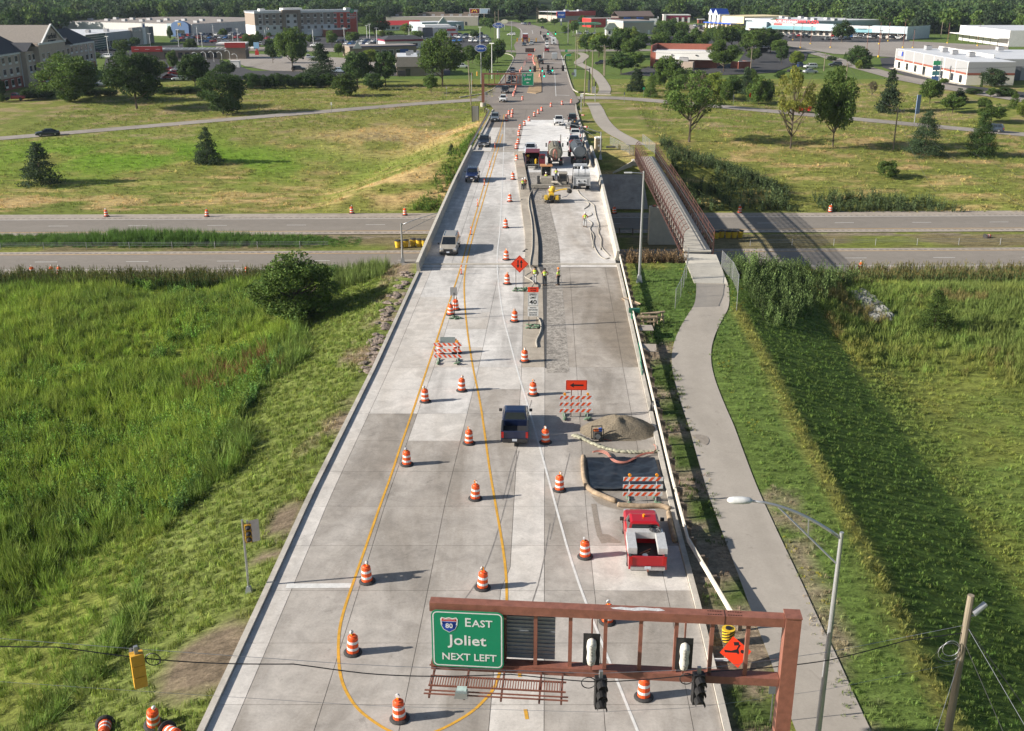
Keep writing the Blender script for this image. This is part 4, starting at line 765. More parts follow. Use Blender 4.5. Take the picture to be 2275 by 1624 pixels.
def arrow(t0):
    for x in (-.35,.35):MB().box((x,.12,1.1),(.06,.05,2.2)).build('sign_post',M_rust,t0)
    plate('panel',rrect(1.5,.76,.06),M_osign,t0,(0,.08,2.45),(0,0,0));border('border',1.44,.70,.05,.02,M_blk,t0,(0,.065,2.45))
    plate('arrow',[(-.48,0),(-.2,.17),(-.2,.06),(.48,.06),(.48,-.06),(-.2,-.06),(-.2,-.17)],M_blk,t0,(0,.066,2.45),(0,0,0),.003)
barricade(gnd('H',1455,765,True),'striped barricade, an orange arrow sign above',sign=arrow)
barricade(gnd('J',748,625,True),'striped barricade, black plastic sheet behind it',)
def gsign(t0):plate('back_panel',rrect(1.2,.6,.05),mat('dull_green_grey',(.25,.30,.30),.7),t0,(0,.08,1.85),(0,0,0))
barricade(gnd('G',210,1250,True),'striped barricade, grey panel on top',sign=gsign,w=2.3,slope=-1)
fs = gnd('I',1790,480);t0 = thing('fallen_sign','orange flagger diamond sign leaning low in the grass behind the gantry','road sign',(fs[0],fs[1],fs[2]-.05));R_ = (-.9,0,.05)
s = .74;fo = plate('panel',[(0,s),(s,0),(0,-s),(-s,0)],M_osign,t0,(0,0,.75),R_,.012)
fig = thing
for nm,P in (('body',[(-.52,.12),(-.5,.0),(.05,-.05),(.1,-.12),(.16,-.05),(.14,.12),(.28,.30),(.22,.34),(.06,.12),(-.2,.06)]),('flag',[(-.02,.30),(.22,.30),(.22,.46),(-.02,.46)])):plate('pictogram',P,M_blk,fo,(0,-.015,0),(0,0,0),.003)
plate('pictogram',[(.32+.09*math.cos(a),-.0+.09*math.sin(a)) for a in np.linspace(0,6.28,10,endpoint=False)],M_blk,fo,(0,-.015,0),(0,0,0),.003)
MB().box((-.6,.1,.3),(1.0,.05,.05)).build('leg',M_swh,t0);MB().box((-.7,.25,.1),(.9,.05,.05)).build('leg',M_swh,t0)
em = at_z('I',1757,310,.45);t0 = thing('end_marker','yellow and black striped barrel marker at the guardrail end','marker',(em[0],em[1],0));t0.scale = (.75,.75,.8);MB().lathe([(.36,.05),(.42,.85),(.42,.88)],16).build('shell',M_yelp,t0)
for k in range(5):
    mb = MB();A_ = np.linspace(-2.9,-.3,8);z0_ = .08+.2*k;mb.loft([[((.385+.06*max(0,z0_+dz+(a+1.6)*.16))*math.cos(a),(.385+.06*max(0,z0_+dz+(a+1.6)*.16))*math.sin(a),min(.86,max(.07,z0_+dz+(a+1.6)*.16))) for dz in (0,.09)] for a in A_],closed=False,cap=False);mb.build('stripe',M_blk,t0)
MB().cyl((0,0,.86),(0,0,.95),.2,n=12).build('cap',M_black,t0)
sp = gnd('Z',560,1530);t0 = thing('small_sign','small grey sign back on a thin post left of the gantry column','road sign',sp);MB().box((0,0,.9),(.05,.03,1.9)).build('post',M_galv,t0);plate('panel',rrect(.42,.42,.03),mat('dull_sign_back',(.2,.22,.22),.6),t0,(0,-.02,1.75),(0,0,0))
dp = thing('delineator_post','x','delineator',(0,0,0));MB().cyl((0,0,0),(0,0,.95),.045,n=7).build('post',M_org,dp);MB().cyl((0,0,.6),(0,0,.72),.052,n=7).build('white_band',M_refl,dp);MB().cyl((0,0,0),(0,0,.04),.16,n=10).build('base',M_rub,dp)
for i,(f,u,v) in enumerate([('d',1025,609),('d',1046,521),('d',1061,458),('d',1076,412),('d',1088,371),('d',1099.5,329)]):put(dp,USED,gnd(f,u,v,True),0,'thin orange delineator post on the yellow line, %s' % ('nearest, beside the diamond sign','second, right of the silver van','third','fourth, in the shadow of the blue jeep','fifth','furthest, in the shadow of the pickup')[i],'delineator posts')
def paintmat(name,objcol=True,rough=.28,metal=.0):
    m = mat(name,(1,1,1),rough,metal,var=.05,scale=1.5,objcol=objcol);b = m.node_tree.nodes['Principled BSDF'];b.inputs['Coat Weight'].default_value = .7;b.inputs['Coat Roughness'].default_value = .08;return m
M_paint = paintmat('car_paint');M_chrome = mat('chrome_trim',(.55,.55,.56),.2,.9);M_trim = mat('dark_trim',(.03,.03,.032),.5);M_head = mat('headlight_glass',(.55,.58,.62),.12,.2);M_tail = mat('tail_light_red',(.40,.012,.01),.25);M_plate = mat('licence_plate_face',(.62,.66,.72),.5);M_rim = mat('alloy_rim',(.40,.40,.41),.35,.8)
M_bed = mat('bed_liner',(.022,.022,.024),.8)
VS = {
 'pickup':dict(L=5.8,W=2.02,H=1.92,hood=1.15,belt=1.22,tail=1.30,cab=(-.085,-.065,.12,.235),wr=.40,wx=(-.29,.31),zl=.42,bed=True),
 'smallpickup':dict(L=5.07,W=1.86,H=1.74,hood=1.08,belt=1.12,tail=1.20,cab=(-.12,-.09,.13,.245),wr=.37,wx=(-.30,.32),zl=.34,bed=True),
 'suv':dict(L=4.75,W=1.9,H=1.75,hood=1.05,belt=1.10,tail=1.10,cab=(-.485,-.40,.12,.25),wr=.36,wx=(-.30,.31),zl=.30,bed=False),
 'jeep':dict(L=4.4,W=1.88,H=1.88,hood=1.18,belt=1.22,tail=1.22,cab=(-.44,-.42,.075,.13),wr=.41,wx=(-.33,.33),zl=.45,bed=False),
 'van':dict(L=5.1,W=1.97,H=1.77,hood=1.02,belt=1.08,tail=1.08,cab=(-.485,-.43,.13,.36),wr=.34,wx=(-.30,.32),zl=.25,bed=False),
 'sedan':dict(L=4.85,W=1.84,H=1.46,hood=.92,belt=.96,tail=1.0,cab=(-.40,-.21,.07,.23),wr=.33,wx=(-.30,.31),zl=.22,bed=False)}
def body_mb(s,mb,xs0=None):
    L,W_,zl = s['L'],s['W'],s['zl'];hw = W_/2;c0,t0,t1,c1 = [q*L for q in s['cab']];st = []
    def sec(x,zt,w,zb):st.append([(x,w*.93,zb),(x,w,zb+.14),(x,w,(zb+zt)/2),(x,w*.96,zt-.07),(x,w*.86,zt),(x,0,zt+.03),(x,-w*.86,zt),(x,-w*.96,zt-.07),(x,-w,(zb+zt)/2),(x,-w,zb+.14),(x,-w*.93,zb)])
    back = c0-.06 if s['bed'] else -L/2
    if not s['bed']:sec(-L/2,s['tail']-.22,hw*.86,zl+.14);sec(-L/2+.12,s['tail']-.03,hw*.95,zl+.02)
    else:sec(back,s['belt'],hw,zl)
    sec(c0 if c0 > back+.3 else back+.35,s['belt'],hw,zl);sec(0,s['belt'],hw,zl);sec(c1-.1,s['belt'],hw,zl);sec(c1+.15,s['hood']+.02,hw*.99,zl);sec(L/2-.45,s['hood']-.06,hw*.97,zl);sec(L/2-.12,s['hood']-.16,hw*.92,zl+.03);sec(L/2,s['hood']-.30,hw*.84,zl+.12)
    mb.loft(st);zt = s['H'];zb = s['belt']-.01;wb,wt = hw*.90,hw*.76
    Bq = [(c0,wb,zb),(c1,wb*.98,zb),(c1,-wb*.98,zb),(c0,-wb,zb)];Tq = [(t0,wt,zt-.05),(t1,wt,zt-.05),(t1,-wt,zt-.05),(t0,-wt,zt-.05)];Cq = [(t0+.12,wt*.85,zt),(t1-.15,wt*.85,zt),(t1-.15,-wt*.85,zt),(t0+.12,-wt*.85,zt)]
    mb.loft([Bq,Tq,Cq]);return Bq,Tq
def quad_in(A_,B_,C_,D_,u0,u1,v0,v1,off):
    A_,B_,C_,D_ = map(Vector,(A_,B_,C_,D_));f = lambda u,v:(A_*(1-u)+B_*u)*(1-v)+(D_*(1-u)+C_*u)*v
    n = (B_-A_).cross(D_-A_).normalized()*-off;return [f(u0,v1)+n,f(u1,v1)+n,f(u1,v0)+n,f(u0,v0)+n]
def glass_quads(Bq,Tq,s):
    out = [];ks = 3 if s['L'] > 4.3 and not s['bed'] else 2
    out.append(('windshield',quad_in(Bq[1],Bq[2],Tq[2],Tq[1],.05,.95,.06,.95,.012)));out.append(('rear_window',quad_in(Bq[3],Bq[0],Tq[0],Tq[3],.07,.93,.12,.9,.012)))
    for a,c,d,e in ((Bq[0],Bq[1],Tq[1],Tq[0]),(Bq[2],Bq[3],Tq[3],Tq[2])):
        for k in range(ks):out.append(('side_window',quad_in(a,c,d,e,.05+k*.9/ks+.015,.05+(k+1)*.9/ks-.015,.08,.90,.012)))
    return out
TYM = {}
def wheels(s,root=None,mb=None):
    r = s['wr'];
    if root:
        k = round(r,2)
        if k not in TYM:TYM[k] = (MB().cyl((0,-.12,0),(0,.12,0),r,n=16).mesh('wheel',M_tyre),MB().lathe([(r*.62,-.125),(r*.58,.13),(r*.2,.135)],10).mesh('rim',M_rim))
    for x in s['wx']:
        for sg in (-1,1):
            y = sg*(s['W']/2-.11)
            if mb:mb.cyl((x*s['L'],y-.1,r),(x*s['L'],y+.1,r),r,n=8)
            else:w = link('wheel',TYM[k][0],root,loc=(x*s['L'],y,r));q = link('rim',TYM[k][1],w);q.rotation_euler = (-sg*math.pi/2,0,0)
def car(kind,label,cat,loc,rz,color,group=None,front=True,extra=None,name=None,pm=None):
    s = VS[kind];L,W_,zl = s['L'],s['W'],s['zl'];t0 = thing(name or {'pickup':'pickup_truck','smallpickup':'pickup_truck','suv':'suv','jeep':'suv','van':'minivan','sedan':'sedan'}[kind],label,cat,loc,rz,group);pm = pm or M_paint
    mb = MB();Bq,Tq = body_mb(s,mb);o = mb.build('body',pm,t0,color=color)
    for n_,q in glass_quads(Bq,Tq,s):MB().add(q,[(0,1,2,3)]).build(n_,M_glass,t0)
    wheels(s,t0)
    for sg in (-1,1):
        MB().box((L/2-.10,sg*W_*.36,s['hood']-.27),(.16,.36,.17)).build('headlight',M_head,t0);MB().box((-L/2+(.03 if s['bed'] else .06),sg*W_*.44,s['belt']-.22),(.12,.16,.42 if s['bed'] else .26)).build('tail_light',M_tail,t0)
        MB().box((s['cab'][3]*L-.25,sg*(W_/2+.12),s['belt']+.08),(.12,.22,.18)).build('mirror',M_trim if color[0]+color[1] < 1 else pm,t0,color=color)
        MB().box((s['wx'][1]*L,sg*(W_/2-.01),s['wr']*1.05),(s['wr']*2.35,.03,s['wr']*1.1)).build('wheel_arch',M_black,t0)
        MB().box((s['wx'][0]*L,sg*(W_/2-.01),s['wr']*1.05),(s['wr']*2.35,.03,s['wr']*1.1)).build('wheel_arch',M_black,t0)
        MB().box((s['cab'][2]*L*.4,sg*(W_/2+.004),s['belt']-.20),(.14,.02,.03)).build('door_handle',M_trim,t0)
    MB().box((L/2-.03,0,s['hood']-.36),(.10,W_*.5,.24)).build('grille',M_trim,t0);MB().box((L/2-.02,0,zl+.18),(.14,W_*.88,.20)).build('front_bumper',M_chrome if s['bed'] and color[0] < .2 else M_trim,t0)
    MB().box((-L/2+.0,0,zl+.16),(.16,W_*.9,.20)).build('rear_bumper',M_trim if kind != 'pickup' else M_chrome,t0)
    MB().box((L/2+.055,0,zl+.2),(.01,.32,.16)).build('licence_plate',M_plate,t0);MB().box((-L/2-.085,.0,zl+.22),(.01,.32,.16)).build('licence_plate',M_plate,t0)
    if s['bed']:
        x0,x1 = -L/2+.02,s['cab'][0]*L-.10;xc = (x0+x1)/2;lx = x1-x0;zt = s['belt']+.04
        for sg in (-1,1):MB().box((xc,sg*(W_/2-.07),(zl+zt)/2+.03),(lx,.13,zt-zl-.06)).build('bed_side',pm,t0,color=color);MB().box((xc,sg*(W_/2-.07),zt+.008),(lx,.12,.02)).build('bed_rail',M_trim,t0)
        MB().box((x0+.03,0,(zl+.28+zt)/2),(.07,W_-.26,zt-zl-.28)).build('tailgate',pm,t0,color=color);MB().box((xc,0,.72),(lx,W_-.27,.06)).build('cargo_bed',M_bed,t0);MB().box((xc,0,zl+.12),(lx,W_-.3,.3)).build('chassis',M_trim,t0)
    if kind in ('van','suv','jeep'):
        if kind != 'jeep':
            for sg in (-1,1):MB().box(((s['cab'][1]+s['cab'][2])/2*L,sg*W_*.33,s['H']+.01),((s['cab'][2]-s['cab'][1])*L*.8,.04,.05)).build('roof_rail',M_trim if kind == 'suv' else M_chrome,t0)
        else:
            for k in range(7):MB().box((L/2+.03,-.27+.09*k,s['hood']-.30),(.03,.04,.28)).build('grille_slot',M_black,t0)
            for k in range(5):MB().box((-.8,-.5+.25*k,s['H']+.01),(1.9,.05,.03)).build('roof_rib',M_trim,t0)
            for sg in (-1,1):MB().box((s['wx'][1]*L+.05,sg*(W_/2-.08),.86),(1.1,.34,.10)).build('fender',M_trim,t0)
    if extra:extra(t0,s)
    return t0
AW,TO = math.pi/2-.034,-math.pi/2-.034
def rp(fr,u,v):return gnd(fr,u,v,True)
def mid(fr,u1,v1,L,rz):
    p = rp(fr,u1,v1);return (p[0]+math.cos(rz)*L,p[1]+math.sin(rz)*L,float(zr(p[1]+math.sin(rz)*L)))
def tilt(o):
    y = o.location.y;sl_ = (float(zr(y+3))-float(zr(y-3)))/6;o.rotation_euler = (0,-sl_*math.sin(o.rotation_euler.z),o.rotation_euler.z);o.location.z = float(zr(y))+.02;return o
def red_extra(t0,s):
    for sg in (-1,1):MB().box((-1.75,sg*.80,1.42),(1.75,.48,.36)).build('tool_box',mat('brushed_aluminium',(.62,.62,.61),.45,.3),t0)
    MB().box((-.72,0,1.42),(.45,1.95,.38)).build('cross_box',mat('brushed_aluminium',(.62,.62,.61),.45,.3),t0);MB().lathe([(.12,.75),(.15,1.05)],10,(-2.35,.1,0)).build('bucket',M_swh,t0)
    MB().cyl((.28,0,1.92),(.28,0,2.06),.07,n=10).build('beacon',M_amber,t0);
    for k in range(3):MB().tube([(-.72+.05*k+.26*math.cos(a)*(1-.1*k),-.55+.3*math.sin(a)*(1-.1*k),1.66+.03*k) for a in np.linspace(0,6.28,14)],.025,4).build('hose_coil',M_black,t0)
    for k in range(4):MB().beam((-1.3-.3*k,-.3+.1*k,.80),(-1.9-.2*k,.35-.1*k,.84+.03*k),.05).build('tool',M_wood if k % 2 else M_rust,t0)
    MB().box((-2.95,0,.52),(.35,.08,.08)).build('tow_hitch',M_rust,t0)
p = rp('d',1434,1268);rz = AW
tilt(car('pickup','red pickup with silver tool boxes in its bed','pickup truck',(p[0]+.1,p[1]+2.2,0),AW,(.42,.008,.014),extra=red_extra))
p = rp('d',1142,985);tilt(car('smallpickup','blue pickup with an open empty bed driving away','pickup truck',(p[0]+.1,p[1]+1.9,0),AW+.01,(.007,.016,.055)))
def dusty(t0,s):pass
p = rp('d',996,566);tilt(car('van','silver beige minivan coming towards the camera by the parapet','minivan',(p[0]+.1,p[1]+1.9,0),TO,(.36,.33,.28)))
p = rp('d',1049,405);tilt(car('jeep','dark blue boxy off roader coming along the bridge','suv',(p[0],p[1]+1.7,0),TO,(.010,.022,.085)))
p = rp('d',1076,327);tilt(car('pickup','black blue pickup with chrome bumper beside the guardrail','pickup truck',(p[0],p[1]+2.2,0),TO,(.012,.018,.035)))
p = rp('d',1100,271);tilt(car('suv','grey blue suv coming past the drum cluster','suv',(p[0],p[1]+2.3,0),TO,(.13,.16,.19)))
p = rp('d',1118,228);tilt(car('suv','white suv crossing the intersection towards the bridge','suv',(p[0],p[1]+2.3,0),TO,(.75,.75,.74)))
def far(kind,fr,u,v,rz,color,label,cat=None):p = gnd(fr,u,v,True) if True else 0;o = car(kind,label,cat or {'pickup':'pickup truck','smallpickup':'pickup truck','van':'minivan','sedan':'sedan','suv':'suv','jeep':'suv'}[kind],(p[0],p[1]+VS[kind]['L']/2*math.sin(abs(rz)),.05),rz,color);return o
BLKc = (.015,.016,.018);WHc = (.75,.75,.74)
far('pickup','Q',355,1335,TO,BLKc,'black pickup waiting behind the white suv');far('sedan','Q',400,1250,TO,(.03,.05,.07),'dark sedan behind the black pickup');far('suv','Q',440,1170,TO,BLKc,'black suv in the queue seen through the far gantry');far('sedan','Q',462,1030,TO,(.05,.07,.10),'blue grey car at the tail of the queue left of the drums');far('suv','Q',465,1115,TO,(.12,.01,.01),'dark red car in the queue under the far gantry')
far('sedan','Q',988,1065,TO,(.02,.035,.045),'dark car just past the hanging green signals');far('suv','Q',872,915,AW,(.04,.035,.03),'brown black suv driving away, nearer of two');far('suv','Q',848,850,AW,BLKc,'black suv driving away, further of two');far('suv','Q',953,742,AW,(.30,.012,.015),'dark red suv at the end of the stopped line')
far('pickup','Q',953,690,AW,WHc,'white pickup in the stopped line before the red suv');far('van','Q',955,640,AW,WHc,'white van third in the stopped line');far('suv','Q',950,592,AW,(.05,.05,.055),'dark suv fourth in the stopped line');far('suv','Q',920,545,AW,BLKc,'black suv ahead of the white pickup in the far lane');far('sedan','Q',1010,545,AW,WHc,'white car beside the camper');
far('sedan','Q',628,655,TO,(.03,.06,.09),'dark blue car before the semi truck');far('suv','Q',733,642,TO,(.42,.45,.47),'silver suv next to the semi truck lane');far('sedan','Q',890,408,AW,BLKc,'black car on the far bend');far('sedan','Q',605,350,TO,WHc,'white car furthest down the road');far('suv','Q',645,356,TO,(.1,.14,.19),'blue grey suv furthest down the road');far('suv','Q',705,356,TO,(.08,.02,.09),'purple dark car furthest down the road');far('suv','Q',445,508,math.pi*.97,WHc,'white suv turning out of the side street on the left')
p = gnd('A',415,1212);car('sedan','black sedan on the left ramp','sedan',(p[0],p[1]+.6,p[2]+.1),math.pi+.45,(.010,.014,.018))
p = gnd('D',450,935);car('pickup','bright red pickup on the right ramp behind the yellow green tree','pickup truck',(p[0]-1,p[1]+.8,p[2]+.1),math.pi-.52,(.45,.01,.012))
p = gnd('D',2020,1100);car('suv','dark blue suv on the right ramp behind the dark conifer','suv',(p[0],p[1]+.7,p[2]+.1),math.pi-.52,(.03,.045,.07));p = gnd('D',715,556);car('suv','black suv on the side road by the white building','suv',(p[0],p[1]+1,p[2]+.1),math.pi-.1,BLKc)
p = rp('O',360,520);tilt(car('pickup','silver white pickup facing the camera behind the service truck','pickup truck',(p[0],p[1]+2.8,0),TO,(.60,.64,.70)))
p = rp('E',1610,515);tilt(car('pickup','white pickup alone on the fresh concrete','pickup truck',(p[0],p[1]+2.8,0),TO,WHc));p = rp('E',1738,480);tilt(car('suv','black suv parked beside the curb past the trailer','suv',(p[0]+.2,p[1]+2.3,0),AW,BLKc))
p = rp('E',1778,665);tilt(car('pickup','white pickup parked by the curb, back end towards the camera','pickup truck',(p[0],p[1]+2.7,0),AW,WHc));p = rp('E',1775,595);tilt(car('pickup','black pickup with amber beacon parked by the curb','pickup truck',(p[0],p[1]+3.4,0),AW,BLKc,extra=lambda t,s:MB().cyl((.28,0,1.92),(.28,0,2.1),.1).build('beacon',M_amber,t)))
p = rp('E',1765,735);tilt(car('pickup','dark blue pickup just ahead of the black tanker','pickup truck',(p[0],p[1]+2.0,0),AW,(.012,.03,.08)))
p = rp('E',1735,555);t0 = thing('flatbed_trailer','low flatbed trailer behind the black suv','trailer',(p[0],p[1]+2.6,zr(p[1]+2.6)),AW)
for k in range(9):MB().box((-2.3+.55*k,0,.72),(.52,2.0,.06)).build('plank',mat('grey_plank',(.33,.31,.28),.85,var=.25,rnd=.15),t0)
for sg in (-1,1):MB().box((0,sg*1.02,.68),(5.1,.08,.16)).build('side_rail',M_trim,t0);[link('wheel',TYM[.36][0],t0,loc=(x,sg*1.0,.36)) for x in (-.5,.4)]
MB().beam((2.5,0,.6),(3.6,0,.5),.12).build('tongue',M_trim,t0)
def tanker(p,rz,label,tank_m,cab_col,L=6.6,R=1.12,octo=True,hose=True,stripes=False):
    t0 = thing('tanker_truck',label,'tanker truck',p,rz);n = 16
    st = [(u*L-L*.62,k) for u,k in ((0,.82),(.04,1),(.96,1),(1,.82))]
    mb = MB();mb.loft([[(x,math.sin(a)*R*k,math.cos(a)*R*.88*k+2.15) for a in np.linspace(0,2*math.pi,n,endpoint=False)] for x,k in st]);mb.build('tank',tank_m,t0,smooth=False)
    for k in range(9):
        x = -L*.62+.25+k*(L-.5)/8;MB().loft([[(x+dx,math.sin(a)*(R+.035),math.cos(a)*(R*.88+.035)+2.15) for a in np.linspace(0,2*math.pi,n,endpoint=False)] for dx in (-.05,.05)]).build('tank_ring',tank_m,t0)
    for y_ in (-.42,.42):MB().box((-L*.12,y_,3.2),(L*.9,.05,.14)).build('walkway_edge',tank_m if stripes is False else M_chrome,t0)
    for k in range(3):MB().lathe([(.26,3.08),(.26,3.26),(.1,3.3)],10,(-L*.38+k*1.6,0,0)).build('hatch',tank_m if not stripes else M_trim,t0);MB().box((-L*.38+.8+k*1.6,0,3.19),(.5,.6,.05)).build('tread_plate',M_galv,t0)
    MB().box((-L*.12+.4,0,.95),(L+1.4,.95,.28)).build('chassis',M_trim,t0);xe = L*.38
    MB().loft([[(xe+.35,y_,z) for y_,z in ((-1.1,1.0),(1.1,1.0),(1.1,2.3),(.98,2.95),(-.98,2.95),(-1.1,2.3))],[(xe+1.75,y_,z) for y_,z in ((-1.1,1.0),(1.1,1.0),(1.08,2.25),(.88,2.85),(-.88,2.85),(-1.08,2.25))]]).build('cab',M_paint,t0,color=cab_col)
    MB().loft([[(xe+1.75,y_,z) for y_,z in ((-.85,.9),(.85,.9),(.82,1.95),(-.82,1.95))],[(xe+3.1,y_,z) for y_,z in ((-.75,.9),(.75,.9),(.7,1.7),(-.7,1.7))]]).build('hood',M_paint,t0,color=cab_col)
    MB().box((xe+.33,0,2.35),(.03,1.5,.5)).build('rear_window',M_glass,t0)
    for sg in (-1,1):
        MB().box((xe+1.3,sg*1.38,2.25),(.12,.22,.62)).build('mirror',M_trim,t0);MB().box((xe+1.1,sg*1.115,2.2),(.8,.02,.5)).build('side_window',M_glass,t0)
        for x in (-L*.45,-L*.45+1.35,xe+2.4):w = link('wheel',TYMB,t0,loc=(x,sg*.95,.52))
        MB().box((-L*.45-.95,sg*.85,.55),(.06,.62,.75)).build('mud_flap',M_black,t0);MB().box((-L*.64,sg*.8,1.0),(.05,.25,.12)).build('tail_light',M_tail,t0)
    MB().cyl((xe+.15,-.98,1.0),(xe+.15,-.98,4.1),.07,n=8).build('exhaust_stack',M_chrome,t0);MB().box((-L*.66,0,.85),(.1,2.2,.16)).build('rear_bumper',M_trim,t0)
    if hose:
        for k in range(3):MB().tube([(-L*.645-.05-.02*k,.1+math.sin(a)*(.34-.06*k),1.85+math.cos(a)*(.95-.1*k)) for a in np.linspace(0,6.28,20)],.035,5).build('hose',mat('pink_hose',(.48,.19,.14),.6),t0)
    return t0
TYMB = MB().cyl((0,-.24,0),(0,.24,0),.52,n=16).mesh('wheel',M_tyre)
p = rp('O',855,722);tanker((p[0],p[1]+4.6,zr(p[1]+4.6)),AW+.02,'olive grey tanker with a red cab, pink hose looped on its back',mat('olive_tank',(.20,.19,.15),.55,var=.12),(.40,.01,.03))
p = rp('O',1270,690);tanker((p[0]+.3,p[1]+4.4,zr(p[1]+4.4)),AW+.06,'dark grey tanker with a red cab and bright walkway rails',mat('grey_tank',(.13,.15,.17),.35,.4,var=.08),(.42,.012,.012),octo=False,hose=False,stripes=True)
p = rp('O',400,770);t0 = thing('service_truck','dark red service truck with its back doors open, tools inside','service truck',(p[0],p[1]+2.6,zr(p[1]+2.6)),AW)
MR = mat('maroon_paint',(.16,.012,.022),.4)
MB().box((0,1.08,1.6),(4.6,.06,1.7)).build('side_panel',MR,t0);MB().box((0,-1.08,1.6),(4.6,.06,1.7)).build('side_panel',MR,t0);MB().box((.4,0,2.46),(4.0,2.2,.06)).build('roof',MR,t0);MB().box((0,0,.72),(4.6,2.1,.12)).build('floor',M_trim,t0);MB().box((2.3,0,1.6),(.06,2.1,1.7)).build('front_panel',M_trim,t0)
for z in (1.25,1.8):MB().box((-1.6,.72,z),(1.1,.6,.04)).build('shelf',M_rust,t0);MB().box((-1.6,.72,z+.18),(.5,.4,.3)).build('tool_case',M_yelp if z > 1.5 else M_rust,t0)
MB().lathe([(.22,0),(.25,.3),(.25,.6),(.1,.78)],10,(-1.9,-.55,.8)).build('jug',M_yelp,t0);MB().box((-1.8,.1,1.2),(.6,.6,.8)).build('engine',M_black,t0)
MB().box((-2.4,-1.55,1.6),(.06,.95,1.6)).build('door',MR,t0);MB().box((-2.44,-1.55,1.9),(.02,.6,.5)).build('window',M_glass,t0);MB().box((-2.9,0,.6),(1.1,2.1,.05)).build('tailgate_platform',M_trim,t0)
for y_ in (-1,1):MB().beam((-3.4,y_,.35),(-3.4,y_,1.4),.05).build('rail_post',M_galv,t0);MB().beam((-3.4,y_,1.4),(-2.4,y_,1.9),.04).build('rail',M_galv,t0);[link('wheel',TYM[.4][0],t0,loc=(x,y_*.95,.4)) for x in (-1.4,1.7)]
MB().beam((-3.4,-1,.9),(-3.4,1,.9),.05).build('rail',M_galv,t0)
p = rp('O',1370,1205);t0 = thing('water_blasting_truck','white water blasting truck with round tanks and pumps, parked by the right parapet','pump truck',(p[0],p[1]+3.4,zr(p[1]+3.4)),AW+.01);MWp = mat('white_equipment_paint',(.66,.67,.68),.4,var=.12)
MB().box((0,0,.95),(8.0,1.0,.3)).build('chassis',M_trim,t0);MB().box((-2.6,0,1.35),(1.3,2.3,1.2)).build('pump_housing',mat('grey_equipment',(.40,.41,.42),.5,var=.15),t0);MB().box((-3.27,0,1.35),(.04,1.5,.7)).build('control_panel',MWp,t0)
for y_ in (-.4,.4):MB().cyl((-3.3,y_,1.4),(-3.34,y_,1.4),.12).build('gauge',M_black,t0)
MB().cyl((-2.4,-1.15,2.45),(-2.4,1.15,2.45),.50,n=16).build('water_tank',MWp,t0,smooth=False)
for y_ in (-.45,.45):MB().lathe([(.515,-.04),(.515,.04)],16).build('tank_strap',M_galv,t0).matrix_local = Matrix.Translation((-2.4,y_,2.45)) @ Matrix.Rotation(math.pi/2,4,'X')
MB().box((-1.0,.1,1.9),(1.4,1.6,1.3)).build('diesel_engine',M_black,t0);MB().cyl((-1.2,-.1,2.6),(-.5,-.1,2.9),.22).build('air_filter',MWp,t0);MB().cyl((-.4,.5,2.2),(-.4,.5,3.1),.08).build('exhaust',M_galv,t0)
for k,(a,c) in enumerate([((-1.7,-1.0,1.2),(-1.7,-1.0,2.9)),((-1.7,1.0,1.2),(-1.7,1.0,2.9)),((-.1,-1.0,1.2),(-.1,-1.0,2.9)),((-.1,1.0,1.2),(-.1,1.0,2.9)),((-1.7,-1,2.9),(-.1,-1,2.9)),((-1.7,1,2.9),(-.1,1,2.9)),((-3.3,-1.2,.5),(-3.3,-1.2,2.0)),((-3.3,1.2,.5),(-3.3,1.2,2.0))]):MB().beam(a,c,.06).build('frame_tube',M_galv,t0)
for k in range(6):MB().tube([(-1.5+.2*k,-.8+.15*k,2.5),(-1.3+.15*k,-.9+.2*k,2.85+.05*(k % 3)),(-.9+.1*k,-.4+.1*k,2.6)],.04,5).build('pipe',M_galv if k % 2 else M_black,t0)
MB().box((1.0,0,1.9),(.08,2.3,1.7)).build('frame',M_trim,t0);MB().loft([[(2.0,y_,z) for y_,z in ((-1.15,.8),(1.15,.8),(1.15,2.0),(1.0,2.7),(-1.0,2.7),(-1.15,2.0))],[(3.6,y_,z) for y_,z in ((-1.15,.8),(1.15,.8),(1.15,1.9),(.95,2.75),(-.95,2.75),(-1.15,1.9))]]).build('cab',M_paint,t0,color=(.72,.73,.74));MB().box((1.98,0,2.15),(.03,1.6,.5)).build('rear_window',M_glass,t0);MB().box((2.4,0,2.85),(.4,1.9,.14)).build('light_bar',MWp,t0)
for x in (-1.5,3.0):
    for sg in (-1,1):link('wheel',TYMB,t0,loc=(x,sg*.95,.52))
p = rp('Q',645,615);t0 = thing('semi_truck','dark red semi truck with white topped box coming down the road','truck',(p[0],p[1]+5,.05),TO);MB().box((-2.5,0,2.6),(9.5,2.5,2.9)).build('trailer_box',mat('dull_red_panel',(.20,.04,.04),.5),t0);MB().box((-2.5,0,4.08),(9.5,2.5,.08)).build('roof',mat('trailer_roof',(.6,.66,.68),.5),t0);MB().box((3.7,0,1.9),(2.4,2.3,2.2),tap=.93).build('cab',M_paint,t0,color=(.25,.01,.015));MB().box((4.85,0,2.4),(.1,1.9,.7)).build('windshield',M_glass,t0);MB().box((4.95,0,1.2),(.1,1.2,.8)).build('grille',M_chrome,t0)
for x in (3.9,1.5,-5.5):
    for sg in (-1,1):link('wheel',TYMB,t0,loc=(x,sg*1.0,.52))
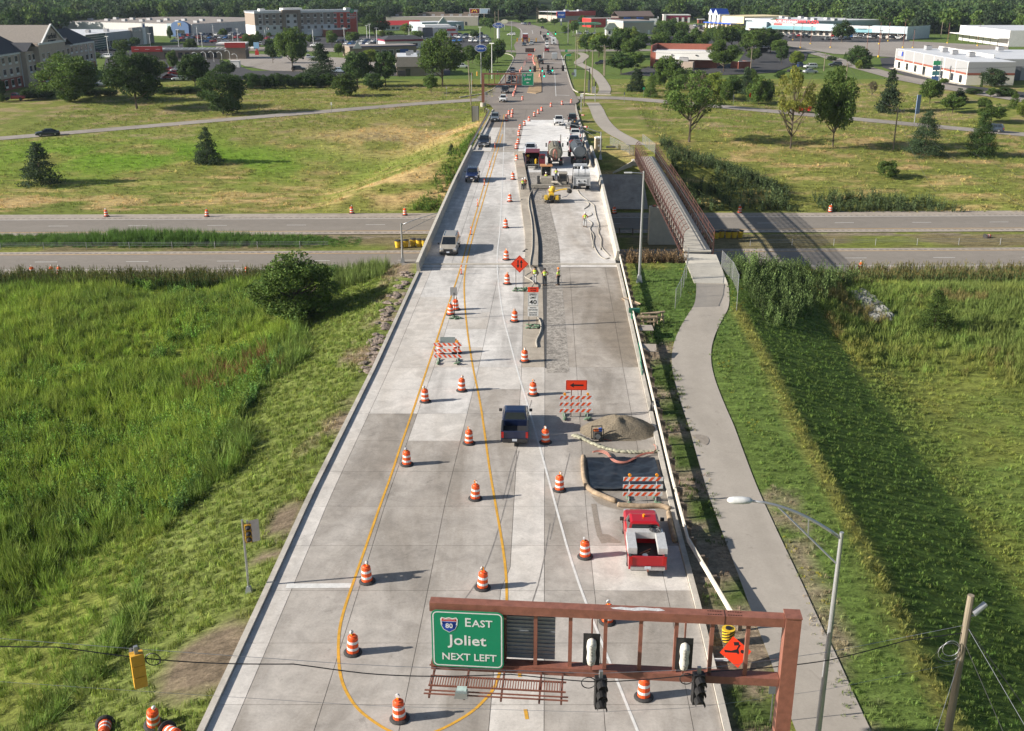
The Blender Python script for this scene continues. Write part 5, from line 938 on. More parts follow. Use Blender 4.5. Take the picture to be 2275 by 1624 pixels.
p = rp('Q',1065,650);t0 = thing('camper','white camper trailer seen from behind, towed by a dark pickup','camper',(p[0]-.3,p[1]+7,.05),AW);MB().loft([[(x,y_,z) for y_,z in ((-1.2,.6),(1.2,.6),(1.2,2.9),(1.0,3.3),(-1.0,3.3),(-1.2,2.9))] for x in (-4,3)]).build('shell',MWp,t0);MB().box((-4.02,.2,2.3),(.04,.7,.6)).build('rear_window',M_glass,t0);MB().cyl((-4.2,0,1.0),(-4.0,0,1.0),.35,n=12).build('spare_wheel',M_tyre,t0);[link('wheel',TYM[.4][0],t0,loc=(x,sg*1.1,.4)) for x in (-.6,.4) for sg in (-1,1)]
p = rp('Q',1062,858);t0 = thing('cargo_trailer','silver enclosed cargo trailer in the right lane','trailer',(p[0],p[1]+2.3,.05),AW);MB().loft([[(x,y_,z) for y_,z in ((-1.05,.5),(1.05,.5),(1.05,2.35),(.9,2.55),(-.9,2.55),(-1.05,2.35))] for x in (-2.3,2.3)]).build('box',mat('silver_panel',(.50,.52,.53),.4,.3),t0);MB().box((-2.33,0,1.45),(.03,1.8,1.7)).build('rear_door',mat('silver_door',(.42,.44,.45),.4,.3),t0);[link('wheel',TYM[.36][0],t0,loc=(0,sg*1.05,.36)) for sg in (-1,1)]
p = rp('Q',708,812);t0 = thing('message_board','dark trailer mounted message board on the closed lane','road sign',(p[0],p[1],.05));MB().box((0,0,2.6),(3.6,.2,1.6)).build('display',mat('board_face',(.06,.035,.03),.7),t0);MB().box((0,0,.9),(1.6,1.6,.5)).build('trailer',M_osign,t0);MB().box((0,0,1.5),(.2,.2,1.6)).build('mast',M_galv,t0)
for i,(u,v) in enumerate([(712,880),(700,850),(660,890),(640,925),(625,955)]):barricade(rp('Q',u,v),'striped barricade far down the closed lane, %s' % ('nearest the island drums','just behind the first','left of the drums','fourth leftwards','last one at the left')[i],w=1.8 if i < 2 else .6,hs=(1.4,.9,.4),lights=False,bags=False)
def skin(V_,E_,R_,name,m,parent,sub=1):
    me = bpy.data.meshes.new(name);me.from_pydata([tuple(v) for v in V_],E_,[]);ob = bpy.data.objects.new(name,me);COL.objects.link(ob)
    ob.modifiers.new('s','SKIN');ob.modifiers.new('u','SUBSURF').levels = sub
    for i,r in enumerate(R_):d = me.skin_vertices[0].data[i];d.radius = (r if isinstance(r,tuple) else (r,r));d.use_root = (i == 0)
    bpy.context.view_layer.update();m2 = bpy.data.meshes.new_from_object(ob.evaluated_get(bpy.context.evaluated_depsgraph_get()));bpy.data.objects.remove(ob)
    m2.materials.clear();m2.materials.append(m);m2.polygons.foreach_set('use_smooth',[True]*len(m2.polygons));return link(name,m2,parent)
M_skin = mat('skin',(.42,.22,.14),.6);M_vest = mat('hi_vis_yellow',(.50,.72,.05),.6,var=.15);M_vesto = mat('hi_vis_orange',(.80,.16,.03),.6,var=.1);M_jean = mat('blue_jeans',(.05,.075,.13),.8,var=.25);M_grey = mat('grey_trousers',(.38,.39,.40),.8,var=.15);M_dk = mat('dark_trousers',(.03,.035,.045),.8,var=.2);M_helm = mat('white_hard_hat',(.75,.75,.74),.3);M_helmo = mat('orange_hard_hat',(.80,.22,.03),.3);M_hair = mat('dark_hair',(.02,.015,.012),.8);M_boot = mat('brown_boots',(.08,.05,.03),.8)
def person(loc,rz,label,vest,legs,hat,armL,armR,stride=.0,shirt=None,bend=0.,s=1.0,sit=False):
    t0 = thing('person',label,'person',loc,rz);t0.scale = (s,)*3;b = bend;c = lambda z:(b*max(0,z-.95),z-.25*b*max(0,z-.95));P = lambda x,y,z:(x+c(z)[0],y,c(z)[1])
    if sit:K = [(.45,.12,.50),(.45,-.12,.50)];A2 = [(.48,.12,.08),(.48,-.12,.08)];zo = -.40
    else:K = [(stride*.5+.04,.11,.50),(-stride*.5+.04,-.11,.50)];A2 = [(stride,.11,.08),(-stride,-.11,.09)];zo = 0
    T = lambda p:(p[0],p[1],p[2]+(zo if sit else 0)) if p[2] > .9 else p
    V_ = [P(0,0,.98),P(0,0,1.2),P(0,0,1.42),P(0,0,1.54),P(.02,0,1.68),P(0,.19,1.42),P(*armL[0]),P(*armL[1]),P(0,-.19,1.42),P(*armR[0]),P(*armR[1]),P(0,.10,.93),K[0],A2[0],P(0,-.10,.93),K[1],A2[1],(A2[0][0]+.16,A2[0][1],.04),(A2[1][0]+.16,A2[1][1],.04)]
    E_ = [(0,1),(1,2),(2,3),(3,4),(2,5),(5,6),(6,7),(2,8),(8,9),(9,10),(0,11),(11,12),(12,13),(0,14),(14,15),(15,16),(13,17),(16,18)]
    V_ = [(v[0],v[1],v[2]+zo) if (sit and i not in (12,13,15,16,17,18)) else v for i,v in enumerate(V_)]
    R_ = [.12,.12,.13,.06,.10,.07,.05,.04,.07,.05,.04,.09,.065,.05,.09,.065,.05,.045,.045]
    skin(V_,E_,R_,'body',M_skin,t0)
    ov = lambda ids,ed,ex,nm,m:skin([V_[i] for i in ids],ed,[R_[i]+ex for i in ids],nm,m,t0)
    ov([0,11,12,13,14,15,16],[(0,1),(1,2),(2,3),(0,4),(4,5),(5,6)],.022,'trousers',legs)
    q = skin([V_[i] for i in (0,1,2,5,8)],[(0,1),(1,2),(2,3),(2,4)],[.15,.155,.16,.095,.095],'vest',vest,t0)
    if shirt:skin([V_[5],V_[6]],[(0,1)],[.085,.07],'sleeve',shirt,t0);skin([V_[8],V_[9]],[(0,1)],[.085,.07],'sleeve',shirt,t0)
    hx,hy,hz = V_[4]
    if hat:MB().lathe([(.155,.02),(.155,.035),(.125,.04),(.12,.10),(.08,.15),(.01,.165)],14,(hx,hy,hz)).build('hard_hat',hat,t0,smooth=True)
    else:MB().lathe([(.118,-.04),(.125,.03),(.10,.09),(.05,.12),(.005,.125)],12,(hx-.01,hy,hz)).build('hair',M_hair,t0,smooth=True)
    for sg in (-1,1):MB().box((hx+.10,sg*.035,hz+.005),(.02,.025,.015)).build('eye',M_black,t0)
    MB().box((hx+.12,0,hz-.025),(.035,.025,.04)).build('nose',M_skin,t0);MB().box((hx+.105,0,hz-.065),(.015,.05,.012)).build('mouth',mat('lips',(.3,.1,.08)),t0)
    for arm in (7,10):
        w = Vector(V_[arm]);e = Vector(V_[arm-1]);d = (w-e).normalized();sd = d.cross(Vector((1,0,0))).normalized() if abs(d.x) < .9 else Vector((0,1,0));fr_ = d.cross(sd).normalized()
        hv = [w,w+d*.07];he = [(0,1)];hr = [.032,.035]
        for k in range(4):o_ = sd*.0;a = w+d*.08+fr_*(.03-.02*k);hv += [a,a+d*(.05-.006*abs(k-1))];he += [(1,len(hv)-2),(len(hv)-2,len(hv)-1)];hr += [.011,.009]
        hv += [w+d*.04+fr_*.05,w+d*.075+fr_*.06];he += [(0,len(hv)-2),(len(hv)-2,len(hv)-1)];hr += [.012,.010]
        skin(hv,he,hr,'hand',M_skin,t0,1)
    for i in (13,16):MB().box((V_[i][0]+.07,V_[i][1],.05),(.30,.11,.10)).build('boot',M_boot,t0)
    MB().lathe([(.162,0),(.166,.05)],14,(0,0,V_[1][2]-.02)).build('reflective_stripe',mat('silver_tape',(.6,.62,.62),.4),t0)
    return t0
DN = ((.02,.26,1.15),(.08,.28,.92));DNR = ((.02,-.26,1.15),(.08,-.28,.92));HIP = ((-.08,.36,1.2),(.06,.22,1.06));HIPR = ((-.08,-.36,1.2),(.06,-.22,1.06));FLD = ((.08,.27,1.18),(.30,.06,1.22));FLDR = ((.08,-.27,1.18),(.30,-.06,1.24))
person(rp('AC',402,1495),math.pi/2,'person in a yellow vest and light grey trousers walking away on the median',M_vest,M_grey,None,DN,DNR,.12)
person(rp('AC',517,1515),math.pi*.55,'person in yellow vest and dark trousers with a white towel on the shoulder',M_vest,M_dk,None,FLD,HIPR,.03,M_skin)
person(rp('AC',676,1510),math.pi*.85,'person in yellow vest and orange hard hat standing on the milled strip',M_vest,M_dk,M_helmo,DN,DNR,.02,M_vest)
person(rp('AC',983,832),-math.pi/2+.1,'person in orange vest and white hard hat walking towards the camera',M_vest,M_grey,M_helm,HIP,DNR,.14,M_vesto)
person(rp('AC',262,418),-math.pi*.45,'person in yellow vest and white hard hat at the median edge, left of two',M_vest,M_dk,M_helm,HIP,HIPR,.03,M_skin)
person(rp('AC',292,410),math.pi*.6,'person in orange vest at the median edge, right of two',M_vesto,M_dk,M_helm,DN,DNR,.03)
person(rp('AC',650,296),-math.pi*.5,'person in yellow vest and blue jeans standing with folded arms',M_vest,M_jean,None,FLD,HIPR,.03,M_skin,s=1.02)
M_ym = mat('yellow_machine_paint',(.62,.40,.03),.45,var=.2,scale=3);M_dust = mat('dusty_machine',(.33,.30,.25),.8,var=.25,scale=3);M_skid = mat('dark_machine',(.06,.058,.055),.6,var=.2)
p = rp('O',770,1455);t0 = thing('demolition_robot','yellow water blasting robot with an arm and wide spray head','machine',(p[0],p[1]+1.1,zr(p[1])),-math.pi/2)
for sg in (-1,1):
    MB().loft([[(-.9,sg*.50+w,z) for w,z in ((-.16,0),(.16,0),(.16,.5),(-.16,.5))],[(.9,sg*.5+w,z) for w,z in ((-.16,0),(.16,0),(.16,.45),(-.16,.45))]]).build('track',M_rub,t0);MB().box((.3,sg*.72,.75),(1.1,.45,.5),tap=.8).build('side_cowl',M_ym,t0)
MB().box((-.1,0,.85),(1.5,.75,.75),tap=.85).build('body',M_ym,t0);MB().box((.70,0,.75),(.2,.5,.6)).build('front_grille',M_black,t0);MB().cyl((-.7,0,1.2),(-1.0,.3,1.9),.42,.3,n=12).build('engine_cover',M_ym,t0)
MB().tube([(-.6,.2,1.3),(-.5,1.2,1.6),(-.3,2.0,1.75),(-.1,2.4,1.45)],[.10,.09,.08,.06],7).build('arm',M_ym,t0);MB().cyl((-.3,2.3,1.5),(.1,2.5,1.5),.3,n=12).build('hose_reel',M_black,t0);MB().tube([(.0,2.4,1.3),(.5,2.0,.9),(.6,1.4,.8)],.05,5).build('hose',M_galv,t0)
MB().box((-1.35,0,.5),(.7,2.6,.5)).build('spray_head',M_dust,t0)
for y_ in (-1.05,1.05):MB().box((-.2,y_,.35),(1.0,.1,.5)).build('outrigger',M_dust,t0);MB().box((.2,y_,.6),(.1,.5,.08)).build('outrigger_arm',M_dust,t0)
person((p[0]-.15,p[1]+2.2,zr(p[1])+.15),-math.pi/2,'person in yellow vest and white hard hat operating the yellow robot',M_vest,M_dk,M_helm,FLD,FLDR,.03)
p = rp('O',670,1160);t0 = thing('wheel_loader','dusty grey road machine with an orange roofed cab, driver inside','machine',(p[0],p[1]+2.2,zr(p[1])),-math.pi/2)
MB().box((.9,0,1.0),(1.7,1.9,.95),tap=.9).build('hood',M_dust,t0);MB().box((-1.0,0,.9),(2.6,1.4,.6)).build('frame',M_dust,t0)
for x in (-.9,.35):
    for y_ in (-.68,.68):MB().beam((x,y_,1.2),(x,y_,2.9),.09).build('cab_post',M_dust,t0)
MB().box((-.27,0,2.95),(1.6,1.75,.12)).build('cab_roof',mat('orange_roof',(.55,.25,.10),.6,var=.2),t0);MB().box((-.9,0,2.1),(.04,1.3,1.5)).build('rear_glass',M_glass,t0)
for sg in (-1,1):MB().box((-.27,sg*.69,1.35),(1.2,.05,.4)).build('cab_side',M_dust,t0)
for x in (-1.7,1.2):
    for sg in (-1,1):MB().cyl((x,sg*.85,.6),(x,sg*1.25,.6),.6,n=16).build('wheel',M_tyre,t0)
MB().tube([(1.5,.6,.9),(2.0,1.6,.9),(2.2,2.1,.5)],.18,8).build('suction_pipe',M_dust,t0);MB().box((2.2,-.6,.4),(.5,3.2,.5)).build('sweeper_head',M_dust,t0);MB().cyl((-.4,.1,3.02),(-.4,.1,3.3),.16,n=10).build('beacon',M_galv,t0)
person((p[0],p[1]+2.5,zr(p[1])+.55),-math.pi/2,'person in yellow vest sitting inside the dusty machine cab',M_vest,M_dk,M_helm,FLD,FLDR,sit=True)
p = rp('O',1000,1175);t0 = thing('skid_steer','dark skid steer loader with a wide front blade','machine',(p[0],p[1]+1.9,zr(p[1])),-math.pi/2)
for sg in (-1,1):MB().loft([[(-1.1,sg*.75+w,z) for w,z in ((-.2,.12),(.2,.12),(.2,.6),(-.2,.6))],[(1.0,sg*.75+w,z) for w,z in ((-.2,.02),(.2,.02),(.2,.65),(-.2,.65))],[(1.2,sg*.75+w,z) for w,z in ((-.2,.2),(.2,.2),(.2,.5),(-.2,.5))]]).build('track',M_rub,t0);MB().beam((-1.1,sg*.75,1.5),(.9,sg*.75,1.2),.16).build('lift_arm',M_skid,t0);MB().beam((.9,sg*.75,1.2),(1.6,sg*.75,.4),.14).build('lift_arm',M_skid,t0)
for x in (-.7,.75):
    for y_ in (-.5,.5):MB().beam((x,y_,.6),(x,y_,2.05),.09).build('cab_post',M_skid,t0)
MB().box((.0,0,2.1),(1.7,1.25,.1)).build('cab_roof',M_dust,t0);MB().box((.76,0,1.45),(.03,.92,1.15)).build('front_window',M_glass,t0);MB().box((-.9,0,1.0),(.8,1.3,.8)).build('engine_box',M_skid,t0);MB().box((.2,0,.7),(1.6,.95,.5)).build('body',M_dust,t0)
MB().loft([[(1.7+dx,y_,z) for dx,z in ((0,.05),(.12,.03),(.0,.35),(.1,.62),(-.04,.62),(-.1,.35))] for y_ in (-1.6,1.0)]).build('blade',M_dust,t0)
p = gnd('F',518,540);t0 = thing('portable_toilet','tan portable toilet with white roof and red sign on the grass verge','portable toilet',p,.12);MB().box((0,0,1.05),(1.15,1.15,2.1)).build('cabin',mat('tan_plastic',(.50,.42,.30),.6,var=.08),t0);MB().box((0,-.585,1.0),(.78,.02,1.75)).build('door',mat('tan_door',(.36,.29,.19),.6),t0)
MB().box((0,0,2.18),(1.2,1.2,.12),tap=.8).build('roof',M_swh,t0)
for k in range(4):MB().box((-.42+.28*k,0,2.27),(.10,.95,.1)).build('roof_rib',M_swh,t0)
text('OK',.28,'lettering',M_refl,t0,(0,-.6,1.5),VT,.002);MB().box((.0,-.60,.85),(.3,.01,.35)).build('notice',M_swh,t0)
def heap(fr,u,v,w,d,h,label,m,n=40,seed=1):
    p = rp(fr,u,v);rg = np.random.default_rng(seed);mb = MB();vs = [];fs = []
    for j in range(n+1):
        for i in range(n+1):
            x = (i/n*2-1)*w*.62;y = (j/n*2-1)*d*.62;r = math.hypot(x/(w/2),y/(d/2));z = h*max(0,1-r**1.7)*(1+.12*math.sin(3*math.atan2(y,x)+1))
            z += (fbm(x,y,.35,seed)-.5)*.10*(z > .02)+(vnoise(np.array(x*9),np.array(y*9),4)-.5)*.035*(z > .02)-.03;vs.append((x,y,float(z)))
    fs = [(j*(n+1)+i,j*(n+1)+i+1,(j+1)*(n+1)+i+1,(j+1)*(n+1)+i) for j in range(n) for i in range(n)];fs = [f for f in fs if max(vs[k][2] for k in f) > 0]
    mb.add(vs,fs);o = mb.build('gravel_heap',m,smooth=True);o.location = p;return tag(o,label,'heap')
M_grv = mat('grey_gravel',(.20,.165,.115),.95,var=.4,scale=9,bump=1.0)
heap('H',1810,870,5.6,3.6,1.05,'pile of grey brown gravel by the guardrail',M_grv)
p = rp('H',1632,955);t0 = thing('pump_engine','small black pump engine in a tube frame beside the gravel','pump',p,.1)
for x in (-.35,.35):
    for y_ in (-.28,.28):MB().beam((x,y_,0),(x,y_,.95),.05).build('frame_tube',M_black,t0)
for z in (.05,.95):
    for y_ in (-.28,.28):MB().beam((-.35,y_,z),(.35,y_,z),.05).build('frame_tube',M_black,t0)
MB().box((0,0,.4),(.5,.42,.5)).build('engine',M_skid,t0);MB().cyl((0,-.3,.4),(0,-.22,.4),.18).build('flywheel_cover',M_galv,t0);MB().box((-.1,0,.78),(.3,.22,.12)).build('fuel_tank',mat('orange_tank',(.7,.15,.03),.4),t0);MB().box((.2,0,.80),(.2,.3,.16)).build('blue_cover',mat('blue_tank',(.03,.09,.4),.4),t0);MB().beam((.4,0,.1),(.95,-.25,.05),.05).build('handle',M_rust,t0)
def sausage(pts,r,label,m,name='straw_wattle',cat='erosion sock',lump=.0,dz=0,group=None,zf=None):
    P = [rp(*q) if len(q) == 3 else q for q in pts];P = smooth([tuple(q) for q in P],2);n = len(P)
    P = [(x,y,float((zf or (lambda a,b:zr(b)))(x,y))+r*.8+dz) for x,y,z in P];R_ = [r*(1+lump*math.sin(i*2.1)+lump*.5*math.sin(i*5.3)) for i in range(n)];R_[0] *= .5;R_[-1] *= .5
    o = MB().tube(P,R_,9).build(name,m,smooth=True);return tag(o,label,cat,group)
M_straw = mat('burlap_straw',(.30,.225,.15),.95,var=.45,scale=2.5,bump=.5)
sausage([('J',270,265),('J',268,370),('J',280,470),('J',320,545),('J',420,590),('J',540,635)],.17,'thick straw wattle curving along the left of the black sheet',M_straw)
sausage([('J',545,660),('J',640,668),('J',740,675),('J',860,668),('J',930,675),('J',975,700)],.16,'straw wattle running behind the red pickup',M_straw);sausage([('J',962,720),('J',975,800),('J',995,880),('J',1015,960)],.16,'straw wattle along the guardrail beside the red pickup',M_straw)
sh_ = [rp('J',*q) for q in ((300,290),(850,290),(925,540),(350,540),(305,470))]
def sheet():
    (x0,y0,_),(x1,y1,_) = rp('J',300,285),rp('J',905,545);n = 46;vs = [];c0 = rp('J',330,540);c1 = rp('J',915,545);d0 = rp('J',300,285);d1 = rp('J',850,285)
    for j in range(n+1):
        for i in range(n+1):
            u,v = i/n,j/n;a = Vector(c0)*(1-u)+Vector(c1)*u;b_ = Vector(d0)*(1-u)+Vector(d1)*u;q = a*(1-v)+b_*v;e = min(u,1-u,v,1-v);zz = .05+.12*max(0,1-e*9)+.30*abs(float(fbm(q.x*.9+.4*q.y,q.y*.9-.3*q.x,1.3,31,4))-.5)+.14*abs(float(fbm(q.x,q.y,.55,33,3))-.5);vs.append((q.x,q.y,float(zr(q.y))+zz))
    o = MB().add(vs,[(j*(n+1)+i,j*(n+1)+i+1,(j+1)*(n+1)+i+1,(j+1)*(n+1)+i) for j in range(n) for i in range(n)]).build('plastic_sheet',mat('black_sheeting',(.022,.026,.032),.28,spec=.7),smooth=True);return tag(o,'black plastic sheet basin inside the straw wattles','plastic sheet')
sheet()
for i,t_ in enumerate(np.linspace(0,1,26)):
    PTS = [(205,92),(260,115),(330,150),(430,190),(520,215),(600,225),(700,228),(780,228),(860,222)];k = t_*(len(PTS)-1);a = int(min(k,len(PTS)-2));f_ = k-a;u = PTS[a][0]*(1-f_)+PTS[a+1][0]*f_;v = PTS[a][1]*(1-f_)+PTS[a+1][1]*f_
    p = rp('J',u,v);mb = MB();mb.loft([[(u_*.26,math.cos(q)*.15*k_,math.sin(q)*.09*k_+.09) for q in np.linspace(0,2*math.pi,8,endpoint=False)] for u_,k_ in ((-1,.3),(-.7,.9),(0,1.1),(.6,.9),(1,.3))]);o = mb.build('sandbag',mat('pale_sandbag',(.34,.33,.24),.9,var=.3,scale=7,rnd=.15),smooth=True);o.location = p;o.rotation_euler = (0,random.uniform(-.2,.2),random.uniform(-.6,.3));tag(o,'%s pale sandbag from the left in the curved row past the black sheet' % ORD[i],'sandbag','row of pale sandbags')
M_pink = mat('pink_hose',(.48,.19,.14),.6)
for k,dv in enumerate((0,12,24)):sausage([('J',345,235+dv*.3),('J',400,222+dv*.5),('J',465,235+dv),('J',495,285+dv*.8),('J',545,315+dv*.6),('J',620,320+dv*.4),('J',680,285+dv*.6),('J',760,245+dv*.5),('J',845,240+dv*.3),('J',866,200),('J',840,175)][:11 if k == 0 else 9],.026,'pink hose looping over the black sheet, %s' % ('outer','middle','inner')[k],M_pink,'hose','hose',dz=.16,group='pink hoses')
M_hose = mat('grey_hose',(.36,.33,.28),.7)
sausage([('AC',425,350),('AC',390,400),('AC',345,470),('AC',330,560),('AC',340,650),('AC',365,760),('AC',378,900),('AC',378,1050),('AC',372,1150),('AC',352,1250),('AC',345,1330),('AC',380,1380),('AC',320,1410),('AC',278,1440),('AC',340,1470),('AC',400,1510),('AC',370,1560),('AC',320,1600)],.06,'grey hose lying along the median to the loader',M_hose,'hose','hose',dz=.22)
sausage([('G',1025,845),('G',1060,900),('G',1055,980),('G',1010,1060),('G',1020,1115)],.08,'pale hose end curling out beneath the speed limit sign',M_hose,'hose','hose')
sausage([('O',1275,1180),('O',1330,1280),('O',1480,1390),('O',1600,1480),('O',1625,1600)][:4]+[('F',480,1150),('F',500,1270),('F',535,1360),('F',515,1430),('F',565,1510),('F',545,1624)],.05,'grey hose winding along the closed lane, right one',M_hose,'hose','hose')
sausage([('F',375,1098),('F',440,1130),('F',365,1185)],.05,'short hose loop near the blasting truck',M_hose,'hose','hose');sausage([('F',400,1270),('F',460,1245),('F',440,1220)],.04,'short curl of hose beside the walking person',M_hose,'hose','hose')
sausage([('F',410,1300),('F',470,1340),('F',420,1400),('F',485,1470),('F',455,1560),('F',480,1624),('G',1500,40),('G',1545,100),('G',1525,170),('G',1580,280),('G',1640,315),('G',1680,300)],.05,'grey hose winding along the closed lane, left one',M_hose,'hose','hose');sausage([('G',1590,30),('G',1570,80),('G',1610,130),('G',1595,200),('G',1680,285)],.05,'hose end meeting the guardrail start',M_hose,'hose','hose')
p = rp('G',922,240);o = heap('G',922,240,.9,.6,.32,'black plastic bag on the median edge',M_black,12,5);o.name = 'plastic_bag';o['category'] = 'bag'
p = gnd('S',495,1500);o = MB().lathe([(.25,0),(.5,.2),(.5,.6),(.3,.95),(.1,1.0)],12).build('wrapped_bundle',M_black,smooth=True);o.location = (p[0]+.25,p[1]+.2,p[2]+.1);o.scale = (.75,.75,.9);tag(o,'black wrapped bundle strapped to the guardrail','bundle')
def gp(u,v):return gnd('S',u,v)
p = gp(235,200)
for k in range(7):o = MB().box((0,0,0),(.09,2.2,.14)).build('lumber',M_woodp if k % 2 else M_wood);o.location = (p[0]-.35+.13*k,p[1]+.1*k,p[2]+.12+.05*(k % 3));o.rotation_euler = (.06,0,.35+.06*k);tag(o,'length of timber in the stack behind the guardrail','timber','timber stack behind the guardrail')
p = gp(275,400);t0 = thing('tarp_bundle','green plastic wrapped equipment leaning behind the guardrail','equipment',p);t0.scale = (.72,.72,.72);MG = mat('green_plastic',(.008,.10,.06),.35,var=.3);MB().lathe([(.28,.05),(.35,.5),(.3,1.1)],9).build('bundle',MG,t0);MB().box((.1,.3,1.35),(1.35,.6,.5)).build('cover',MG,t0);MB().box((.15,-.3,.2),(.7,.5,.4)).build('base',M_skid,t0)
for i,(u,v,lb) in enumerate([(430,470,'nearest wooden sawhorse of the group behind the guardrail'),(470,430,'middle wooden sawhorse of the group behind the guardrail'),(540,420,'wooden sawhorse standing on the grass, furthest right')]):
    p = gp(u,v);t0 = thing('sawhorse',lb,'sawhorse',p,.15*i)
    for x in (-.65,.65):
        for y_ in (-.3,.3):MB().beam((x,y_,0),(x*.95,0,.95),.09).build('leg',M_woodp,t0)
        MB().beam((x,-.3,.25),(x,.3,.25),.07).build('brace',M_woodp,t0)
    MB().box((0,0,1.0),(1.7,.16,.12)).build('top_rail',M_woodp,t0);MB().box((0,-.2,.6),(1.5,.05,.12)).build('side_rail',M_woodp,t0)
for i,(u,v,rx,w,d,lb) in enumerate([(420,580,.05,1.2,1.3,'grey board resting behind the guardrail, nearest the sawhorses'),(455,820,.2,1.2,1.2,'tilted grey board lying furthest down the guardrail')]):
    p = gp(u,v);t0 = thing('work_table',lb,'table',(p[0],p[1],p[2]),-.1*i);MB().box((0,0,.8),(w,d,.05),M=Matrix.Rotation(rx,3,'X')).build('top',mat('grey_board',(.36,.31,.26),.8,var=.2),t0)
    for x in (-.5,.5):
        for y_ in (-.5,.5):MB().beam((x,y_,0),(x,y_,.76),.06).build('leg',M_wood,t0)
for k in range(9):p = gp(340+6*k,560+58*k);o = MB().box((0,0,.35),(.05,1.7,.09)).build('green_bar',mat('green_steel',(.03,.22,.13),.5));o.location = (p[0]-.1,p[1],p[2]);o.rotation_euler = (.15*(k % 3-1),0,-.08+.05*(k % 2));tag(o,'green steel bar laid out behind the guardrail','steel bar','green bars behind the guardrail')
for (fr,u,v) in (('J',1046,580),):p = gnd(fr,u,v);tag(MB().cyl((p[0],p[1],p[2]),(p[0],p[1],p[2]+1.1),.03,n=5).build('stake',M_rust),'rusty stake in the dirt behind the guardrail','stake')
p = gnd('F',655,515);tag(MB().box((p[0],p[1],p[2]+.12),(1.6,.8,.24)).build('dark_slab',M_skid),'dark slab lying on the grass by the low fence','slab')
p = rp('E',1850,630)
for i,(u,v) in enumerate([(1925,900),(1925,960)][:0]):pass
for i in range(6):y_ = 172+i*5.2;x = float(RR(y_))-.65;t0 = thing('concrete_barrier','%s temporary barrier block from the near end, beside the pump truck' % ORD[i],'barrier',(x,y_,zr(y_)),-.034,'temporary barrier sections');MB().loft([[(dx,q,z) for dx,z in ((-.3,0),(.3,0),(.28,.1),(.1,.35),(.08,.82),(-.08,.82),(-.1,.35),(-.28,.1))] for q in (-2.5,2.5)]).build('block',M_conc,t0);MB().box((0,2.52,.5),(.1,.04,.3)).build('loop',M_rust,t0)
def leafmat(name,col,rnd=.25,trans=.3,inst=False):
    m,t,b = new_mat(name);L = t.links.new;b.inputs['Roughness'].default_value = .75;b.inputs['Specular IOR Level'].default_value = .2
    oi = N(t,'ShaderNodeObjectInfo');at = N(t,'ShaderNodeAttribute',attribute_name='lc');mr = N(t,'ShaderNodeMapRange');mr.inputs[3].default_value = 1-rnd;mr.inputs[4].default_value = 1+rnd;L(oi.outputs['Random'],mr.inputs[0])
    vm = N(t,'ShaderNodeVectorMath',operation='SCALE');L(mr.outputs[0],vm.inputs['Scale'])
    if inst:ia = N(t,'ShaderNodeAttribute',attribute_name='col');ia.attribute_type = 'INSTANCER';L(ia.outputs['Vector'],vm.inputs[0])
    else:vm.inputs[0].default_value = col
    v2 = N(t,'ShaderNodeVectorMath',operation='MULTIPLY');L(vm.outputs[0],v2.inputs[0]);L(at.outputs['Vector'],v2.inputs[1]);L(v2.outputs[0],b.inputs['Base Color'])
    tl = N(t,'ShaderNodeBsdfTranslucent');L(v2.outputs[0],tl.inputs[0]);mx = N(t,'ShaderNodeMixShader');mx.inputs[0].default_value = trans;L(b.outputs[0],mx.inputs[1]);L(tl.outputs[0],mx.inputs[2]);L(mx.outputs[0],t.nodes['Material Output'].inputs[0]);return m
LM = {k:leafmat('leaves_'+k,c) for k,c in {'dark':(.058,.105,.027),'mid':(.098,.158,.034),'light':(.165,.22,.038),'conifer':(.055,.090,.040),'yellow':(.20,.215,.042),'dry':(.15,.125,.085)}.items()}
M_bark = mat('bark',(.11,.085,.06),.95,var=.3,scale=6,stretch=(1,1,.3))
def quads_mesh(name,V_,nq,lc,m):
    me = bpy.data.meshes.new(name);n = len(V_);me.vertices.add(n);me.vertices.foreach_set('co',V_.astype(np.float32).ravel());me.loops.add(nq*4);me.loops.foreach_set('vertex_index',np.arange(nq*4,dtype=np.int32));me.polygons.add(nq);me.polygons.foreach_set('loop_start',np.arange(0,nq*4,4,dtype=np.int32))
    try:me.polygons.foreach_set('loop_total',np.full(nq,4,np.int32))
    except Exception:pass
    me.update(calc_edges=True);a = me.color_attributes.new('lc','FLOAT_COLOR','POINT');a.data.foreach_set('color',np.concatenate([np.repeat(lc,4,0),np.ones((n,1))],1).astype(np.float32).ravel());me.materials.append(m);return me
def leaves(C_,s,rg,up=.35):
    n = len(C_);d = rg.normal(size=(n,3));d[:,2] = d[:,2]*.8+up;d /= np.linalg.norm(d,axis=1)[:,None];e = np.cross(d,rg.normal(size=(n,3)));e /= np.linalg.norm(e,axis=1)[:,None];f = np.cross(d,e)
    sz = s*rg.uniform(.6,1.4,(n,1));w = e*sz;h = f*sz*.62;return np.stack([C_-w,C_-h,C_+w,C_+h],1).reshape(-1,3)
